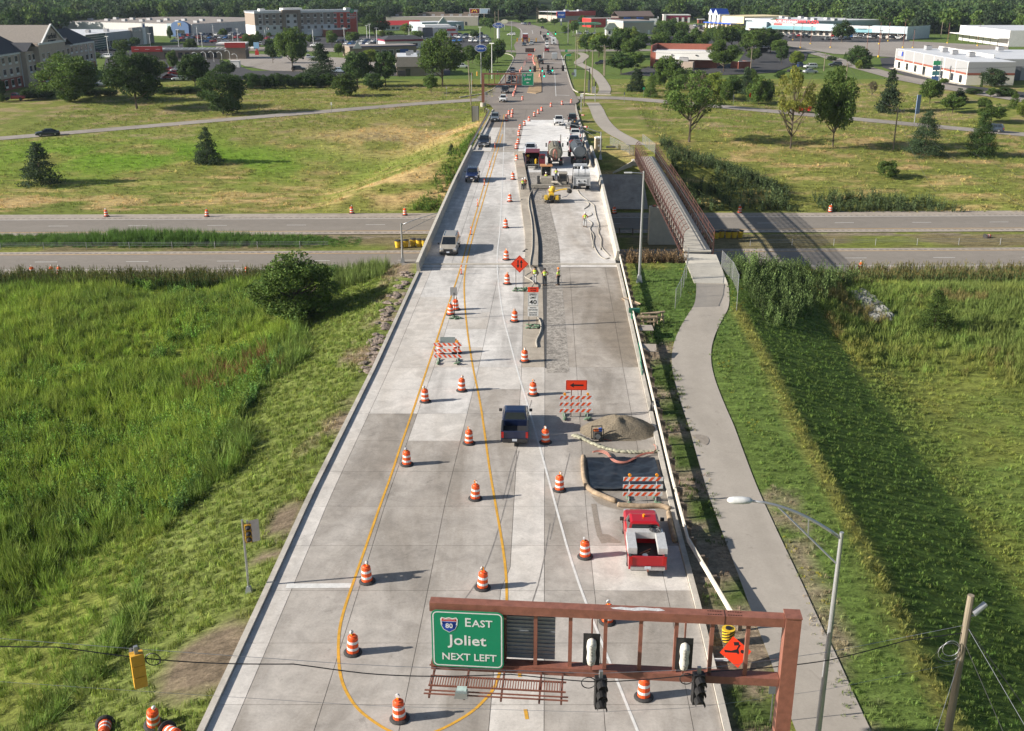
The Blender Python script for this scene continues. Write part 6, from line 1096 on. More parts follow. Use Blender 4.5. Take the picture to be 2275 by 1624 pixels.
def crown(kind,n,s,seed):
    rg = np.random.default_rng(seed);P = [];K = []
    if kind in ('round','bush','oval','airy'):
        z0,z1 = {'round':(.09,1),'bush':(.02,1),'oval':(.08,1),'airy':(.28,1)}[kind];nc = {'airy':34,'bush':80}.get(kind,70);cz,rz_ = (z0+z1)/2,(z1-z0)/2
        for i in range(nc):
            d = rg.normal(size=3);d /= np.linalg.norm(d);
            if d[2] < -.3 and kind != 'bush':d[2] *= .7
            r = rg.uniform(.3,.9)**.6;R = rg.uniform(.13,.25)*(.75 if kind == 'airy' else 1);c = np.array([d[0]*r*.5*(1-.1),d[1]*r*.45,cz+d[2]*r*rz_*.86])
            c[2] = max(.09,c[2]) if kind != 'bush' else max(.07,cz+d[2]*r*rz_*.98)
            taper = 1 if kind != 'oval' else 1-.45*max(0,(c[2]-.45));c[:2] *= taper
            m_ = int(n/nc*(R/.17)**2);q = rg.normal(size=(m_,3));q /= np.linalg.norm(q,axis=1)[:,None];q *= (R*rg.uniform(.55,1.05,(m_,1)))*np.array([.62,.62,.5]);P.append(c+q);K.append(np.full((m_,1),rg.uniform(.78,1.22)))
    elif kind in ('conifer','spruce'):
        nc = 110
        for i in range(nc):
            z = rg.uniform(.03,1)**1.15;R = (1-z)**.8*.5+.03;a = rg.uniform(0,6.28);rr = R*rg.uniform(.45,1.0);c = np.array([math.cos(a)*rr,math.sin(a)*rr,z-.10*rr]);m_ = int(n/nc*(.5+R*2.2));q = rg.normal(size=(m_,3))*np.array([.075,.075,.026])*(.5+R*1.6);P.append(c+q);K.append(np.full((m_,1),rg.uniform(.75,1.2)))
    P = np.concatenate(P);K = np.concatenate(K)*rg.uniform(.8,1.2,(len(P),1));P[:,2] = np.maximum(P[:,2],.005)
    hue = rg.uniform(-.1,.14,(len(P),1));lc = K*np.concatenate([1+hue,np.ones_like(hue),1-hue*.5],1)
    return leaves(P,s,rg),lc
def trunk_mesh(kind,seed):
    rg = random.Random(seed);mb = MB();h = {'round':.62,'bush':.4,'oval':.7,'airy':.8,'conifer':.95,'spruce':.95}[kind];mb.tube([(0,0,-.02),(.005,0,h*.35),(-.005,.005,h)],[.024,.017,.006],7)
    if kind not in ('conifer','spruce'):
        for k in range(9 if kind != 'airy' else 16):
            a = rg.uniform(0,6.28);z = rg.uniform(.14,.5);r = rg.uniform(.2,.4);e = (math.cos(a)*r,math.sin(a)*r,z+rg.uniform(.15,.4));mb.tube([(0,0,z),(e[0]*.4,e[1]*.4,z+(e[2]-z)*.3),e],[.012,.008,.002],5)
            if kind == 'airy':
                for j in range(2):b_ = rg.uniform(-.6,.6);mb.tube([(e[0]*.5,e[1]*.5,z+(e[2]-z)*.45),(e[0]*.8+math.cos(a+b_)*.12,e[1]*.8+math.sin(a+b_)*.12,e[2]+rg.uniform(-.02,.12))],[.006,.002],4)
    return mb.mesh('trunk',M_bark)
TM = {}
def tmesh(kind,lod,tone,var):
    k = (kind,lod,tone,var)
    if k not in TM:
        n,s = {0:(13000,.016),1:(5000,.026),2:(1100,.05)}[lod];kk = (kind,lod,var)
        if kk not in TM:TM[kk] = crown(kind,n if kind != 'airy' else n*.55,s*(.85 if kind in ('conifer','airy') else 1),hash(kind) % 7*0+len(kind)*13+var*7)
        V_,lc = TM[kk];TM[k] = quads_mesh('crown',V_,len(lc),lc,LM[tone])
        if (kind,var) not in TM:TM[(kind,var)] = trunk_mesh(kind,var)
    return TM[k],TM[(kind,var)]
def tree(base,w,h,label,kind='round',tone='mid',lod=1,var=0,rz=0,group=None,cat=None,name=None):
    c,tr_ = tmesh(kind,lod,tone,var);t0 = thing(name or {'bush':'shrub','conifer':'conifer','spruce':'conifer'}.get(kind,'tree'),label,cat or {'bush':'shrub','conifer':'conifer'}.get(kind,'tree'),base,rz,group);t0.scale = (w,w,h);link('crown',c,t0);link('trunk',tr_,t0);return t0
def T(fr,u,v,top,wpx,label,kind='round',tone='mid',lod=1,var=0,**kw):
    b = gnd(fr,u,v);s = FR[fr][2] if fr != 'd' else 1.8004;d = ray(fr,u,v);dep = b[1]/d[1];w = wpx*s/1.8004/FPX*dep;tp = at_y(fr,u,top,b[1]+w*.15)[2]-b[2]
    return tree(b,w*1.12,max(1,tp)*1.08,label,kind,tone,lod,var,random.uniform(0,6.28),**kw)
T('A',620,895,500,560,'broad mid green tree with foliage to the ground in front of the hotel','bush','mid',0,1);T('A',1215,965,455,490,'tall dark tree with a short bare trunk left of the car wash','round','dark',0,2);T('A',1985,1015,640,390,'dense dark round tree standing at the ramp edge','bush','dark',0,3)
T('A',1740,790,480,280,'dark tree between the car wash and the round tree','round','dark',1,4);T('A',1540,640,450,110,'slim young tree before the car wash wall','oval','mid',1,5);T('A',2010,690,540,180,'small brownish tree behind the dense round tree','round','dark',1,6);T('A',1310,890,600,200,'dark shrub right of the tall tree with the bare trunk','bush','dark',1,2)
T('B',380,640,240,290,'bright airy tree in front of the hotel parking','round','mid',0,5);T('B',630,735,415,280,'dark spruce left of the restaurant group','spruce','conifer',0,1);T('B',205,565,375,125,'small round tree on the parking island','round','dark',1,2);T('B',845,855,660,245,'low bushy tree furthest forward on the mown field','bush','mid',1,3);T('B',955,770,460,265,'dark tree behind the low bushy tree','round','dark',1,4);T('B',1100,800,650,190,'dark shrub between the bushy tree and the restaurant','bush','dark',1,5)
T('B',1205,770,440,220,'tall oval tree beside the beige restaurant','oval','dark',1,6);T('B',1710,770,280,400,'largest tree right of the beige restaurant','round','mid',0,3);T('B',1610,830,665,130,'small leafy tree at the foot of the largest tree','round','mid',1,1);T('B',1075,600,430,130,'yellow green tree behind the dark tree group','round','light',1,2);T('B',790,500,385,90,'small tree on the lawn by the hotel road','round','mid',2,1)
T('B',1340+600,585,400,140,'tree under the blue oval restaurant sign','round','mid',1,3);T('B',2100,640,430,170,'tree right of the restaurant sign pole','bush','mid',1,4);T('B',2200,560,380,130,'tree by the lamp poles at the road side','round','dark',1,5);T('B',730,420,275,110,'tree before the hotel entrance','round','mid',1,1);T('B',915,400,275,120,'tree at the right end of the express hotel','round','mid',1,2);T('B',170,345,285,50,'small tree by the hotel left end','round','mid',2,2);T('B',1175,340,270,60,'little light tree among the parked cars','round','light',2,1);T('B',1245,350,275,90,'little brown green tree among the parked cars','round','dark',2,2);T('B',1375,300,210,90,'tree in front of the blue gabled building','round','mid',2,3);T('B',1490,350,270,110,'tree beside the car dealer wall','round','mid',2,4);T('B',1995,355,265,80,'tree among cars left of the blue oval sign','round','dark',2,5);T('B',1110,330,120,250,'big tree beside the red hotel wall','round','dark',1,3);T('B',1510,260,205,60,'dark tree by the gabled building','round','dark',2,1)
T('A',1515,365,228,55,'slender dark tree in front of the white retail wall','oval','dark',1,1);T('A',1090,500,345,150,'tree before the grey dealership front','round','mid',1,2);T('A',735,500,385,110,'dark tree at the right end of the tan hotel','round','dark',1,3);T('A',1690,430,365,110,'tree behind the car wash roof','round','mid',2,2);T('A',2220,450,300,160,'tree right of the car wash tower','round','mid',1,4);T('A',1985,330,255,80,'tree near the blue arch entrance','round','mid',2,1);T('A',860,520,470,80,'shrub by the white van','bush','mid',2,1)
T('A',0,900,690,120,'dark shrub at the left picture edge','bush','dark',1,1);T('A',20,910,835,60,'low shrub by the red vehicle','bush','mid',1,2)
for i,(u,w) in enumerate([(250,110),(340,130),(430,110),(800,130),(900,120),(980,110),(1450,130),(1560,120),(1660,130),(1750,110)]):T('A',u,885-(u-250)*.038,795-(u-250)*.02,w*1.3,'clipped hedge shrub in the row behind the mown field, number %s from the left' % ('one','two','three','four','five','six','seven','eight','nine','ten')[i],'bush','dark',1,i % 3,group='hedge behind the mown field')
for i,u in enumerate(range(20,700,75)):T('B',u,790-u*.02,655+(i % 3)*12,150,'dense hedge bush left of the spruce, number %s from the left' % ('one','two','three','four','five','six','seven','eight','nine','ten')[i],'bush','dark',1,i % 3,group='hedge left of the spruce')
T('d',92,409,322,74,'leaning conifer at the left on the mown slope','conifer','conifer',1,1);T('d',461,362,288,54,'conifer alone in the middle of the mown slope','conifer','conifer',1,2);T('E',520,800,700,75,'small conifer by the far guardrail','conifer','conifer',1,3)
T('C',1680,1262,690,530,'big sparse tree with open grey branches right of the path','airy','mid',0,1);T('C',1760,960,650,240,'bare grey twigged tree behind the sparse tree','airy','dry',1,2)
T('D',335,1232,600,340,'yellow green tree with slender pale trunks on the right field','airy','yellow',0,3);T('D',685,1222,580,330,'mid green tree right of the yellow green one','oval','mid',0,4);T('D',1445,1290,950,270,'dark cedar on the right field, left of two','conifer','conifer',0,1);T('D',1905,1290,960,240,'dark cedar on the right field, right of two','conifer','dark',0,2);T('d',1972,395,357,50,'round shrub at the foot of the power pole','bush','mid',1,1)
T('D',1150,930,600,170,'layered open conifer beside the side road','spruce','conifer',1,2);T('D',1010,800,680,90,'bare greyish shrub left of the layered conifer','airy','dry',1,3);T('D',1490,860,660,190,'small round tree before the white building entrance','round','mid',1,4);T('D',1680,940,775,190,'small round tree right of the blue pylon','round','mid',1,5);T('D',2000,1020,860,220,'loose tree at the right by the ramp','round','mid',1,6);T('D',1730,850,740,140,'conifer behind the small round tree','spruce','conifer',1,1);T('D',2190,900,770,100,'narrow evergreen near the right edge','conifer','mid',1,3);T('D',2260,970,835,110,'bright shrub at the right picture edge','bush','light',1,2);T('D',1940,920,810,120,'thin tree by the lot entrance at the right','round','mid',1,1)
T('D',900,545,392,200,'dark round yew by the plaza entrance','bush','dark',1,3);T('D',380,560,425,120,'young tree on the lot corner','round','light',1,4);T('D',760,352,175,180,'tree standing in front of the plaza awning','round','dark',1,5);T('D',900,575,500,60,'orange tinted shrub by the hedge','bush','light',1,2);T('D',960,575,530,110,'clipped hedge left of the dark driveway','bush','dark',1,4);T('D',680,505,465,100,'low clipped shrub by the sign entrance','bush','dark',2,3);T('D',790,490,435,30,'narrow evergreen by the plaza sign, left','conifer','dark',2,1);T('D',990,550,495,45,'narrow evergreen beside the clipped hedge','conifer','dark',2,2)
T('T',1520,560,290,210,'bright tree by the corner of the white building','round','mid',1,1);T('T',1800,640,365,390,'broad dark juniper before the grey wall','bush','conifer',1,2);T('T',1430,610,470,140,'brownish shrub at the building corner','bush','mid',1,3);T('T',1045,610,500,130,'small tree before the cream wall','round','mid',1,2);T('T',1500,750,660,280,'clipped yew hedge at the lot edge, left','bush','dark',1,1);T('T',1990,790,650,330,'clipped yew hedge at the lot edge, right','bush','dark',1,2);T('T',1760,800,650,150,'light shrub between the two yew hedges','round','mid',1,3);T('T',1620,640,470,40,'thin cypress against the grey wall','conifer','dark',2,1)
T('C',1210,812,590,140,'slim dark conifer, left of the pair by the path bend','spruce','conifer',1,1);T('C',1335,865,665,115,'slim conifer, right of the pair by the path bend','conifer','mid',1,2);T('C',1985,640,360,300,'large dense tree right of the brick building','round','mid',0,4);T('C',1075,658,470,240,'tree with a grey trunk left of the brick building','round','dark',1,5);T('C',880,500,280,190,'bright tree by the utility poles','oval','light',1,6);T('C',790,490,300,150,'dark tree left of the bright tree','round','dark',1,1);T('C',1070,500,230,190,'tall tree behind the double pole','round','mid',1,2);T('C',1235,480,290,180,'dark tree left of the brick building roof','round','dark',1,3);T('C',1200,600,460,180,'small tree before the dark car','round','mid',1,4)
for i,(u,v,tp,w) in enumerate([(1420,400,285,170),(1610,405,280,170),(1775,405,290,160),(1480,320,190,150),(1600,310,195,150),(1930,380,230,190),(2060,380,240,200),(2180,400,260,170)]):T('C',u,v+(75 if i < 3 else 40),tp,w*1.1,'dark tree in the row behind the brick building, %s' % ('first from the left','second','third','rear left','rear middle','right of the roof','further right','furthest right')[i],'round','dark' if i % 2 else 'mid',1,i % 5,group='tree row behind the brick building')
for i,(u,v,tp,w,k,tn) in enumerate([(1500,765,500,250,'round','mid'),(1640,800,610,230,'bush','mid'),(1900,880,650,240,'bush','light'),(1780,830,640,220,'bush','mid'),(2185,835,615,160,'spruce','conifer'),(2240,920,740,130,'bush','mid'),(1420,760,640,130,'bush','mid'),(2010,900,720,120,'bush','mid')]):T('C',u,v,tp,w,('reddish topped tree in front of the brick building','bushy tree below the tan box','light green thicket left of the large tree trunk','thicket in the middle behind the sparse tree','spruce on the lawn right of the large tree','shrub by the orange road sign','shrub left of the thicket','shrub on the right of the thicket')[i],k,tn,1,i % 4)
for i,(u,v,tp,w) in enumerate([(60,450,240,190),(170,440,240,180),(240,480,320,130),(190,400,280,160),(30,520,400,120),(260,540,380,100),(70,870,640,150),(140,850,670,120),(20,700,580,80),(250,660,590,90)]):T('D',u,v,tp,w,'tree in the cluster left of the plaza lot, %s' % ('back left','back middle','slim right one','rear','low left','light one at the lot corner','dark one behind the red sign','second behind the red sign','small one at the lawn edge','shrub on the lawn')[i],'round' if i < 6 else 'bush','dark' if i % 2 else 'mid',1,i % 5,group='trees left of the plaza lot')
T('M',1590,520,165,440,'wide bushy tree on the embankment left of the bridge','bush','mid',0,6);T('W',1640,930,650,250,'irregular cedar in the right meadow','conifer','mid',0,3);T('Q',890,350,255,160,'tree beside the far bend, right of the road','round','dark',2,1);T('Q',1060,360,260,120,'dark tree under the blue square sign','round','dark',2,2);T('Q',1210,515,365,140,'round tree by the far mast arm pole','round','mid',1,3);T('Q',1450,330,215,130,'tree at the red roofed building','round','mid',2,4);T('Q',600,320,200,170,'trees beside the far bend, left of the road','bush','dark',2,2);T('U',80,490,350,90,'young tree against the beige wall','oval','light',2,1);T('U',560,500,300,230,'tree right of the white square sign','round','mid',1,2);T('U',700,500,270,200,'tree left of the customers cars at the mall','round','dark',1,3);T('U',860,500,330,200,'dark tree next to the mall parking','round','dark',1,4);T('U',950,290,105,170,'large tree behind the small fast food building','round','dark',2,3)
def blade_mesh(name,n,h,w,spread,lean,seed,leaf=0,head=None):
    rg = np.random.default_rng(seed);V_ = [];lc = []
    for i in range(n):
        a = rg.uniform(0,6.28);r = spread*rg.uniform(0,1)**.5;p = np.array([math.cos(a)*r,math.sin(a)*r,0]);b_ = rg.uniform(0,6.28);l = lean*rg.uniform(.3,1.2);hh_ = h*rg.uniform(.6,1.15);d = np.array([math.cos(b_)*l*hh_,math.sin(b_)*l*hh_,hh_]);s_ = np.array([-math.sin(b_),math.cos(b_),0])*w*rg.uniform(.6,1.3)
        m_ = p+d*.55+np.array([0,0,.08*hh_]);V_ += [p-s_*.6,p+s_*.6,m_+s_,m_-s_];V_ += [m_-s_,m_+s_,p+d+s_*.15,p+d-s_*.15];k = rg.uniform(.75,1.25);lc += [[k,k,k]]*2
        if head is not None:q = p+d;V_ += [q-s_*1.8,q+np.array([0,0,-.13*h]),q+s_*1.8,q+np.array([0,0,.10*h])];lc += [head]
        for j in range(leaf):
            t_ = rg.uniform(.15,1);c = p+d*t_;q = leaves(c[None]+rg.normal(size=(1,3))*.05*h,.075*h,rg,.5);V_ += list(q);k = rg.uniform(.7,1.35);lc += [[k,k,k]]
    V_ = np.array(V_);return quads_mesh(name,V_,len(lc),np.array(lc,float),M_inst)
M_inst = leafmat('field_vegetation',(1,1,1),.18,.3,True)
def scatter(name,label,proto,P,scl,col,seed=0,tilt_=.12):
    """points carry colour and scale; every point gets one tuft"""
    n = len(P);rg = np.random.default_rng(seed);me = bpy.data.meshes.new(name);me.vertices.add(n);me.vertices.foreach_set('co',np.asarray(P,np.float32).ravel())
    a = me.attributes.new('col','FLOAT_VECTOR','POINT');a.data.foreach_set('vector',np.clip(col,0,1).astype(np.float32).ravel());a = me.attributes.new('scl','FLOAT_VECTOR','POINT');a.data.foreach_set('vector',scl.astype(np.float32).ravel())
    a = me.attributes.new('rot','FLOAT_VECTOR','POINT');a.data.foreach_set('vector',np.stack([rg.normal(0,tilt_,n),rg.normal(0,tilt_,n),rg.uniform(0,6.28,n)],1).astype(np.float32).ravel());me.update()
    o = link(name,me);tag(o,label,kind='stuff');src = bpy.data.objects.new(name+'_tuft',proto)
    ng = bpy.data.node_groups.new('scatter','GeometryNodeTree');ng.interface.new_socket('Geometry',in_out='INPUT',socket_type='NodeSocketGeometry');ng.interface.new_socket('Geometry',in_out='OUTPUT',socket_type='NodeSocketGeometry')
    gi = ng.nodes.new('NodeGroupInput');go = ng.nodes.new('NodeGroupOutput');ip = ng.nodes.new('GeometryNodeInstanceOnPoints');ob = ng.nodes.new('GeometryNodeObjectInfo');ob.inputs[0].default_value = src;ob.inputs['As Instance'].default_value = True
    def na(nm):q = ng.nodes.new('GeometryNodeInputNamedAttribute');q.data_type = 'FLOAT_VECTOR';q.inputs[0].default_value = nm;return q.outputs[0]
    L = ng.links.new;L(gi.outputs[0],ip.inputs['Points']);L(ob.outputs['Geometry'],ip.inputs['Instance']);L(na('rot'),ip.inputs['Rotation']);L(na('scl'),ip.inputs['Scale']);L(ip.outputs[0],go.inputs[0])
    o.modifiers.new('scatter','NODES').node_group = ng;return o
def region(x0,x1,y0,y1,dens,cond,seed):
    rg = np.random.default_rng(seed);n = int((x1-x0)*(y1-y0)*dens);x = rg.uniform(x0,x1,n);y = rg.uniform(y0,y1,n);o = x-.034*y;k = cond(x,y,o,rg);x,y = x[k],y[k]
    Zd = y*.9395+35*.3425;k = np.abs(x) < Zd*.50+6;x,y = x[k],y[k];return np.stack([x,y,hh(x,y)-.03],1),rg
def cols(P,rg,mul=1.,v=.18):
    c = terrain_col(P[:,0],P[:,1]) if False else terrain_col(P[None,:,0],P[None,:,1])[0];return c*mul*(1+rg.normal(0,v,(len(P),1)))*(1+rg.normal(0,.05,(len(P),3)))
pathx = lambda y:np.interp(y,[37,45,53,60,70,78,83,90,97,105,112],[12.7,13.1,13.7,14.2,14.6,14.8,14.8,16.5,19.0,20.3,20.7])
offpath = lambda x,y:np.abs(x-pathx(y)) > 1.62
TUFT = blade_mesh('grass_tuft',13,.34,.020,.22,.45,1);TUFT2 = blade_mesh('fine_grass_tuft',16,.5,.014,.2,.6,2);WEED = blade_mesh('leafy_weed',5,1.0,.012,.22,.22,3,leaf=16);WEED2 = blade_mesh('tall_grass',26,1.0,.014,.25,.33,4);REED = blade_mesh('reed',13,1.9,.020,.35,.12,5,head=[1.5,.85,.9])
P,rg = region(-34,-12,30,112,9,lambda x,y,o,r:(o < -14.7)*(o > -24+1.5*np.sin(y*.3)),1);P = P[np.min([np.hypot((P[:,0]-a[0])/rx,(P[:,1]-a[1])/ry) for a,rx,ry in [(gnd('N',1130,980),2.6,3.2),(gnd('N',1420,435),1.0,.9),(gnd('N',1530,240),1.,2.2)]],0) > 1.0];c = cols(P,rg,1.3)*np.array([.97,1.03,.8]);scatter('grass','short grass on the left verge',TUFT,P,rg.uniform(.5,1.1,(len(P),1))*np.ones(3),c,1)
P,rg = region(8,36,30,124,7,lambda x,y,o,r:(o > 8.2)*(o < 31)*offpath(x,y)*((o > 12)+(y > 84)+(r.uniform(size=len(x)) < .3)),2);c = cols(P,rg,1.25);scatter('grass','mown grass right of the path',TUFT,P,rg.uniform(.3,.75,(len(P),1))*np.ones(3),c,2)
nz = lambda x,y,s,k=41:fbm(x,y,s,k)
P,rg = region(-85,-18,30,131,3.4,lambda x,y,o,r:(o < -22.5+1.5*np.sin(y*.3)),3);n_ = nz(P[:,0],P[:,1],14);c = cols(P,rg,1.2)*np.array([.88,1.06,.85]);brown = (np.exp(-((P[:,0]+25)/9)**2-((P[:,1]-88)/9)**2)*rg.uniform(size=len(P)) > .66)[:,None];c = np.where(brown,np.array([.24,.13,.06]),c);flat = sst(.35,.6,n_)
scatter('weeds','tall grass over the left meadow',WEED2,P,np.stack([.9+.5*flat,.9+.5*flat,(.5+1.0*flat)*rg.uniform(.6,1.3,len(P))],1),c,3,.3)
P,rg = region(-80,-18,30,129,3.2,lambda x,y,o,r:(o < -23.5)*(nz(x,y,11,47) > .50+.16*(y > 95)*(x < -40)),4);c = cols(P,rg,1.1)*np.array([.68,1.02,1.0]);scatter('weeds','leafy weeds over the left meadow',WEED,P,np.stack([rg.uniform(.8,1.2,len(P))]*2+[rg.uniform(.6,1.5,len(P))],1),c,4,.15)
P,rg = region(-85,-13,124.5,132,5,lambda x,y,o,r:(y > 125.5-.4*(o > -22)*(o+22))*(o < -13.8)*(y < 132.0+.018*x),5);c = np.array([.075,.13,.035])*(1+rg.normal(0,.2,(len(P),1)));scatter('reeds','dark reeds with brown heads along the highway, left',REED,P,np.stack([np.ones(len(P))]*2+[rg.uniform(.55,1.0,len(P))],1),c,5)
P,rg = region(-60,-13.6,108,127,3,lambda x,y,o,r:(o > -24+(y-108)*.0)*(o < -14),15);c = np.array([.15,.205,.055])*(1+rg.normal(0,.25,(len(P),1)));scatter('weeds','tall weeds beside the left bridge end',WEED2,P,np.stack([np.ones(len(P))]*2+[rg.uniform(.8,1.7,len(P))],1),c,15)
P,rg = region(-90,-22,147.5,154.5,6,lambda x,y,o,r:y > 148.2+.02*x,6);c = np.array([.10,.19,.035])*(1+rg.normal(0,.2,(len(P),1)));hgt_ = (.6+1.0*np.exp(-((P[:,0]+52)/14)**2))*sst(147.5,150,P[:,1])*(1-sst(-34,-22,P[:,0])*.8);scatter('weeds','tall green grass in the highway median',WEED2,P,np.stack([np.ones(len(P))]*2+[hgt_*rg.uniform(.7,1.2,len(P))],1),c,6)
P,rg = region(28,100,120,133.4,4.5,lambda x,y,o,r:(y > 127.0)*(x > 43)*(y < 133.0+.018*x),7);c = np.array([.12,.18,.06])*(1+rg.normal(0,.2,(len(P),1)));scatter('reeds','green reeds along the highway, right',REED,P,np.stack([np.ones(len(P))]*2+[rg.uniform(.5,1.0,len(P))],1),c,7)
P,rg = region(24,90,30,128,2.6,lambda x,y,o,r:(o > 27.5),8);c = cols(P,rg,1.3);w1 = sst(84,96,P[:,1]);w2 = sst(36,40,P[:,0]-.12*(P[:,1]-40));tall = np.clip(w1*.8+w2,.0,1);c = c*(1-.55*w2[:,None])+np.array([.15,.20,.055])*.55*w2[:,None];red = (nz(P[:,0],P[:,1],7,51) > .6)[:,None]*w1[:,None];c = c*(1-.6*red)+np.array([.26,.17,.08])*.6*red
scatter('weeds','tall grass over the right meadow',WEED2,P,np.stack([.9+.2*tall]*2+[(.22+.75*tall)*rg.uniform(.6,1.3,len(P))],1),c,8,.2)
P,rg = region(21,42,92,131,2.4,lambda x,y,o,r:(o > 19.5)*(x < 24+(y-90)*.55)*(y < 131.6),9);c = np.array([.14,.20,.065])*(1+rg.normal(0,.3,(len(P),1)));scatter('weeds','tall leafy weeds right of the footbridge',WEED,P,np.stack([np.ones(len(P))*.8]*2+[rg.uniform(.5,1.9,len(P))],1),c,9)
P,rg = region(11.6,21,111.5,118,9,lambda x,y,o,r:(o > 8.6)*(o < 15.0),10);c = np.array([.27,.185,.10])*(1+rg.normal(0,.3,(len(P),1)));scatter('weeds','dry brown weeds between the bridge and the footbridge',WEED,P,np.stack([np.ones(len(P))*.7]*2+[rg.uniform(.9,1.9,len(P))],1),c,10)
P,rg = region(25,75,172,212,1.9,lambda x,y,o,r:(y < 176.5+(x < 66)*1.5+np.maximum(0,24-(x-25)*.95)*(x < 50))*(o > 20.5)*(nz(x,y,6,61) > .42),11);c = np.array([.10,.14,.055])*(1+rg.normal(0,.25,(len(P),1)));scatter('weeds','dark brush on the slope past the footbridge',WEED,P,np.stack([np.ones(len(P))*1.2]*2+[rg.uniform(.7,2.0,len(P))],1),c,11)
P,rg = region(-28,-6,172,214,2,lambda x,y,o,r:(o < -13.8)*(o > -13.8-np.interp(y,[172,176,188,214],[9,7,3,1.5])),12);c = np.array([.13,.22,.035])*(1+rg.normal(0,.25,(len(P),1)));scatter('weeds','green brush beside the far left parapet',WEED,P,np.stack([np.ones(len(P))*1.]*2+[rg.uniform(.3,1.1,len(P))],1),c,12)
P,rg = region(-110,110,172,330,.8,lambda x,y,o,r:((o < -15)+(o > 21))*(np.abs(y-np.interp(x,RX,RYc)) > 5)*(y < 345),13);c = cols(P,rg,1.25,.25);scatter('grass','mown hay stubble beyond the highway',TUFT2,P,np.stack([rg.uniform(1.2,2.2,len(P))]*2+[rg.uniform(.3,.9,len(P))],1),c,13,.5)
P,rg = region(8,15,34,100,6,lambda x,y,o,r:(o > 8.3)*(o < 12)*offpath(x,y)*(nz(x,y,3,71) > .52),14);c = np.array([.09,.13,.035])*(1+rg.normal(0,.2,(len(P),1)));scatter('grass','weeds in the dirt behind the guardrail',TUFT,P,rg.uniform(.4,.9,(len(P),1))*np.ones(3),c,14)
P,rg = region(14,25,30,97,6,lambda x,y,o,r:(np.abs(o-17.9) < .5),16);c = np.array([.22,.23,.06])*(1+rg.normal(0,.2,(len(P),1)));scatter('grass','tall unmown ridge of grass along the bank top',TUFT2,P,np.stack([np.ones(len(P))*.8]*2+[rg.uniform(.35,.85,len(P))],1),c,16)
P,rg = region(12,27,40,112,3,lambda x,y,o,r:(np.abs(np.abs(x-pathx(y))-2.4) < .7)*(nz(x,y,3,81) > .62),17);c = np.array([.42,.38,.04])*(1+rg.normal(0,.2,(len(P),1)));scatter('wildflowers','yellow wildflowers beside the path',TUFT,P,rg.uniform(.25,.5,(len(P),1))*np.ones(3),c,17)
XT = [(575,100,30,22),(600,112,26,22),(690,100,24,20),(905,78,26,24),(830,70,24,20),(1090,70,30,26),(1075,60,22,20),(1095,135,40,34),(1110,120,34,28),(1050,140,36,30),(1275,75,30,24),(1300,118,44,38),(1330,128,52,44),(1370,128,56,46),(1400,132,50,40),(1640,100,46,42),(1660,118,44,38),(1690,110,46,40),(1605,110,50,46),(1575,92,30,32),(1545,90,28,30),(1500,88,28,30),(1720,70,30,26),(1405,95,34,30),(1460,85,26,26),(1625,215,46,44),(1500,215,44,40),(1550,232,34,36),(425,120,34,30),(300,108,26,24),(180,118,34,26),(350,178,44,46),(425,178,40,44)]
for i,(u,v,hp,wp_) in enumerate(XT):T('d',u,v,v-hp,wp_,'small tree in the lots %s of the road, %s from the left' % (('left',ORD[sum(q[0] < u or (q[0] == u and q[1] < v) for q in XT if q[0] < 1140)]) if u < 1140 else ('right',ORD[sum(1140 < q[0] < u or (q[0] == u and q[1] < v) for q in XT)])),'round' if i % 4 else 'oval',('mid','dark','mid','light')[i % 4],1 if hp > 32 else 2,i % 6,group='trees around the lots')
WK = [quads_mesh('wood_crown',*(lambda r:(r[0],len(r[1]),r[1]))(crown('round',700,.055,90+k)),M_inst) for k in range(3)]
rg = np.random.default_rng(5)
def wood_ok(x,y):
    b = np.interp(x/(y*.94)*2364+1137,[-400,0,130,300,560,700,1080,1140,1230,1300,1600,1800,2050,2275,2700],[560,620,640,730,740,745,790,860,880,850,830,735,640,620,600]);return y > b
for k in range(3):
    n = 2600;x = rg.uniform(-1100,1100,n*2);y = 560+1500*rg.uniform(0,1,n*2)**1.5;q = (np.abs(x) < y*.52+30)*wood_ok(x,y)*(np.abs(x-(.03*y-.0)) > 12+0*x) ;q &= ~((y < 840)*(x > -170)*(x < 25)*(y-(800+0*x) > -25)*(y < 850)*(x < 0)*(x > -170)*(np.abs(y-(812-.06*(x+10))) < 22));x,y = x[q],y[q];s_ = rg.uniform(11,19,len(x));P = np.stack([x,y,hh(x,y)-1.5],1);cc = np.array([[.060,.105,.034],[.085,.138,.040],[.050,.088,.036]][k])*(1+rg.normal(0,.16,(len(x),1)))*(1+rg.normal(0,.05,(len(x),3)))
    scatter('wood','far off wood filling the horizon',WK[k],P,np.stack([s_*rg.uniform(.75,1.1,len(x)),s_*rg.uniform(.75,1.1,len(x)),s_],1),cc,20+k,.03)
RGN = ['behind the tan hotel','behind the glass dealership','behind the white retail hall','behind the express hotel','behind the strip mall','around the far bend','right of the far bend','behind the blue gabled mall','behind the plaza letters','at the upper right'];cn_ = [0]*10;k = 0;rr_ = random.Random(3)
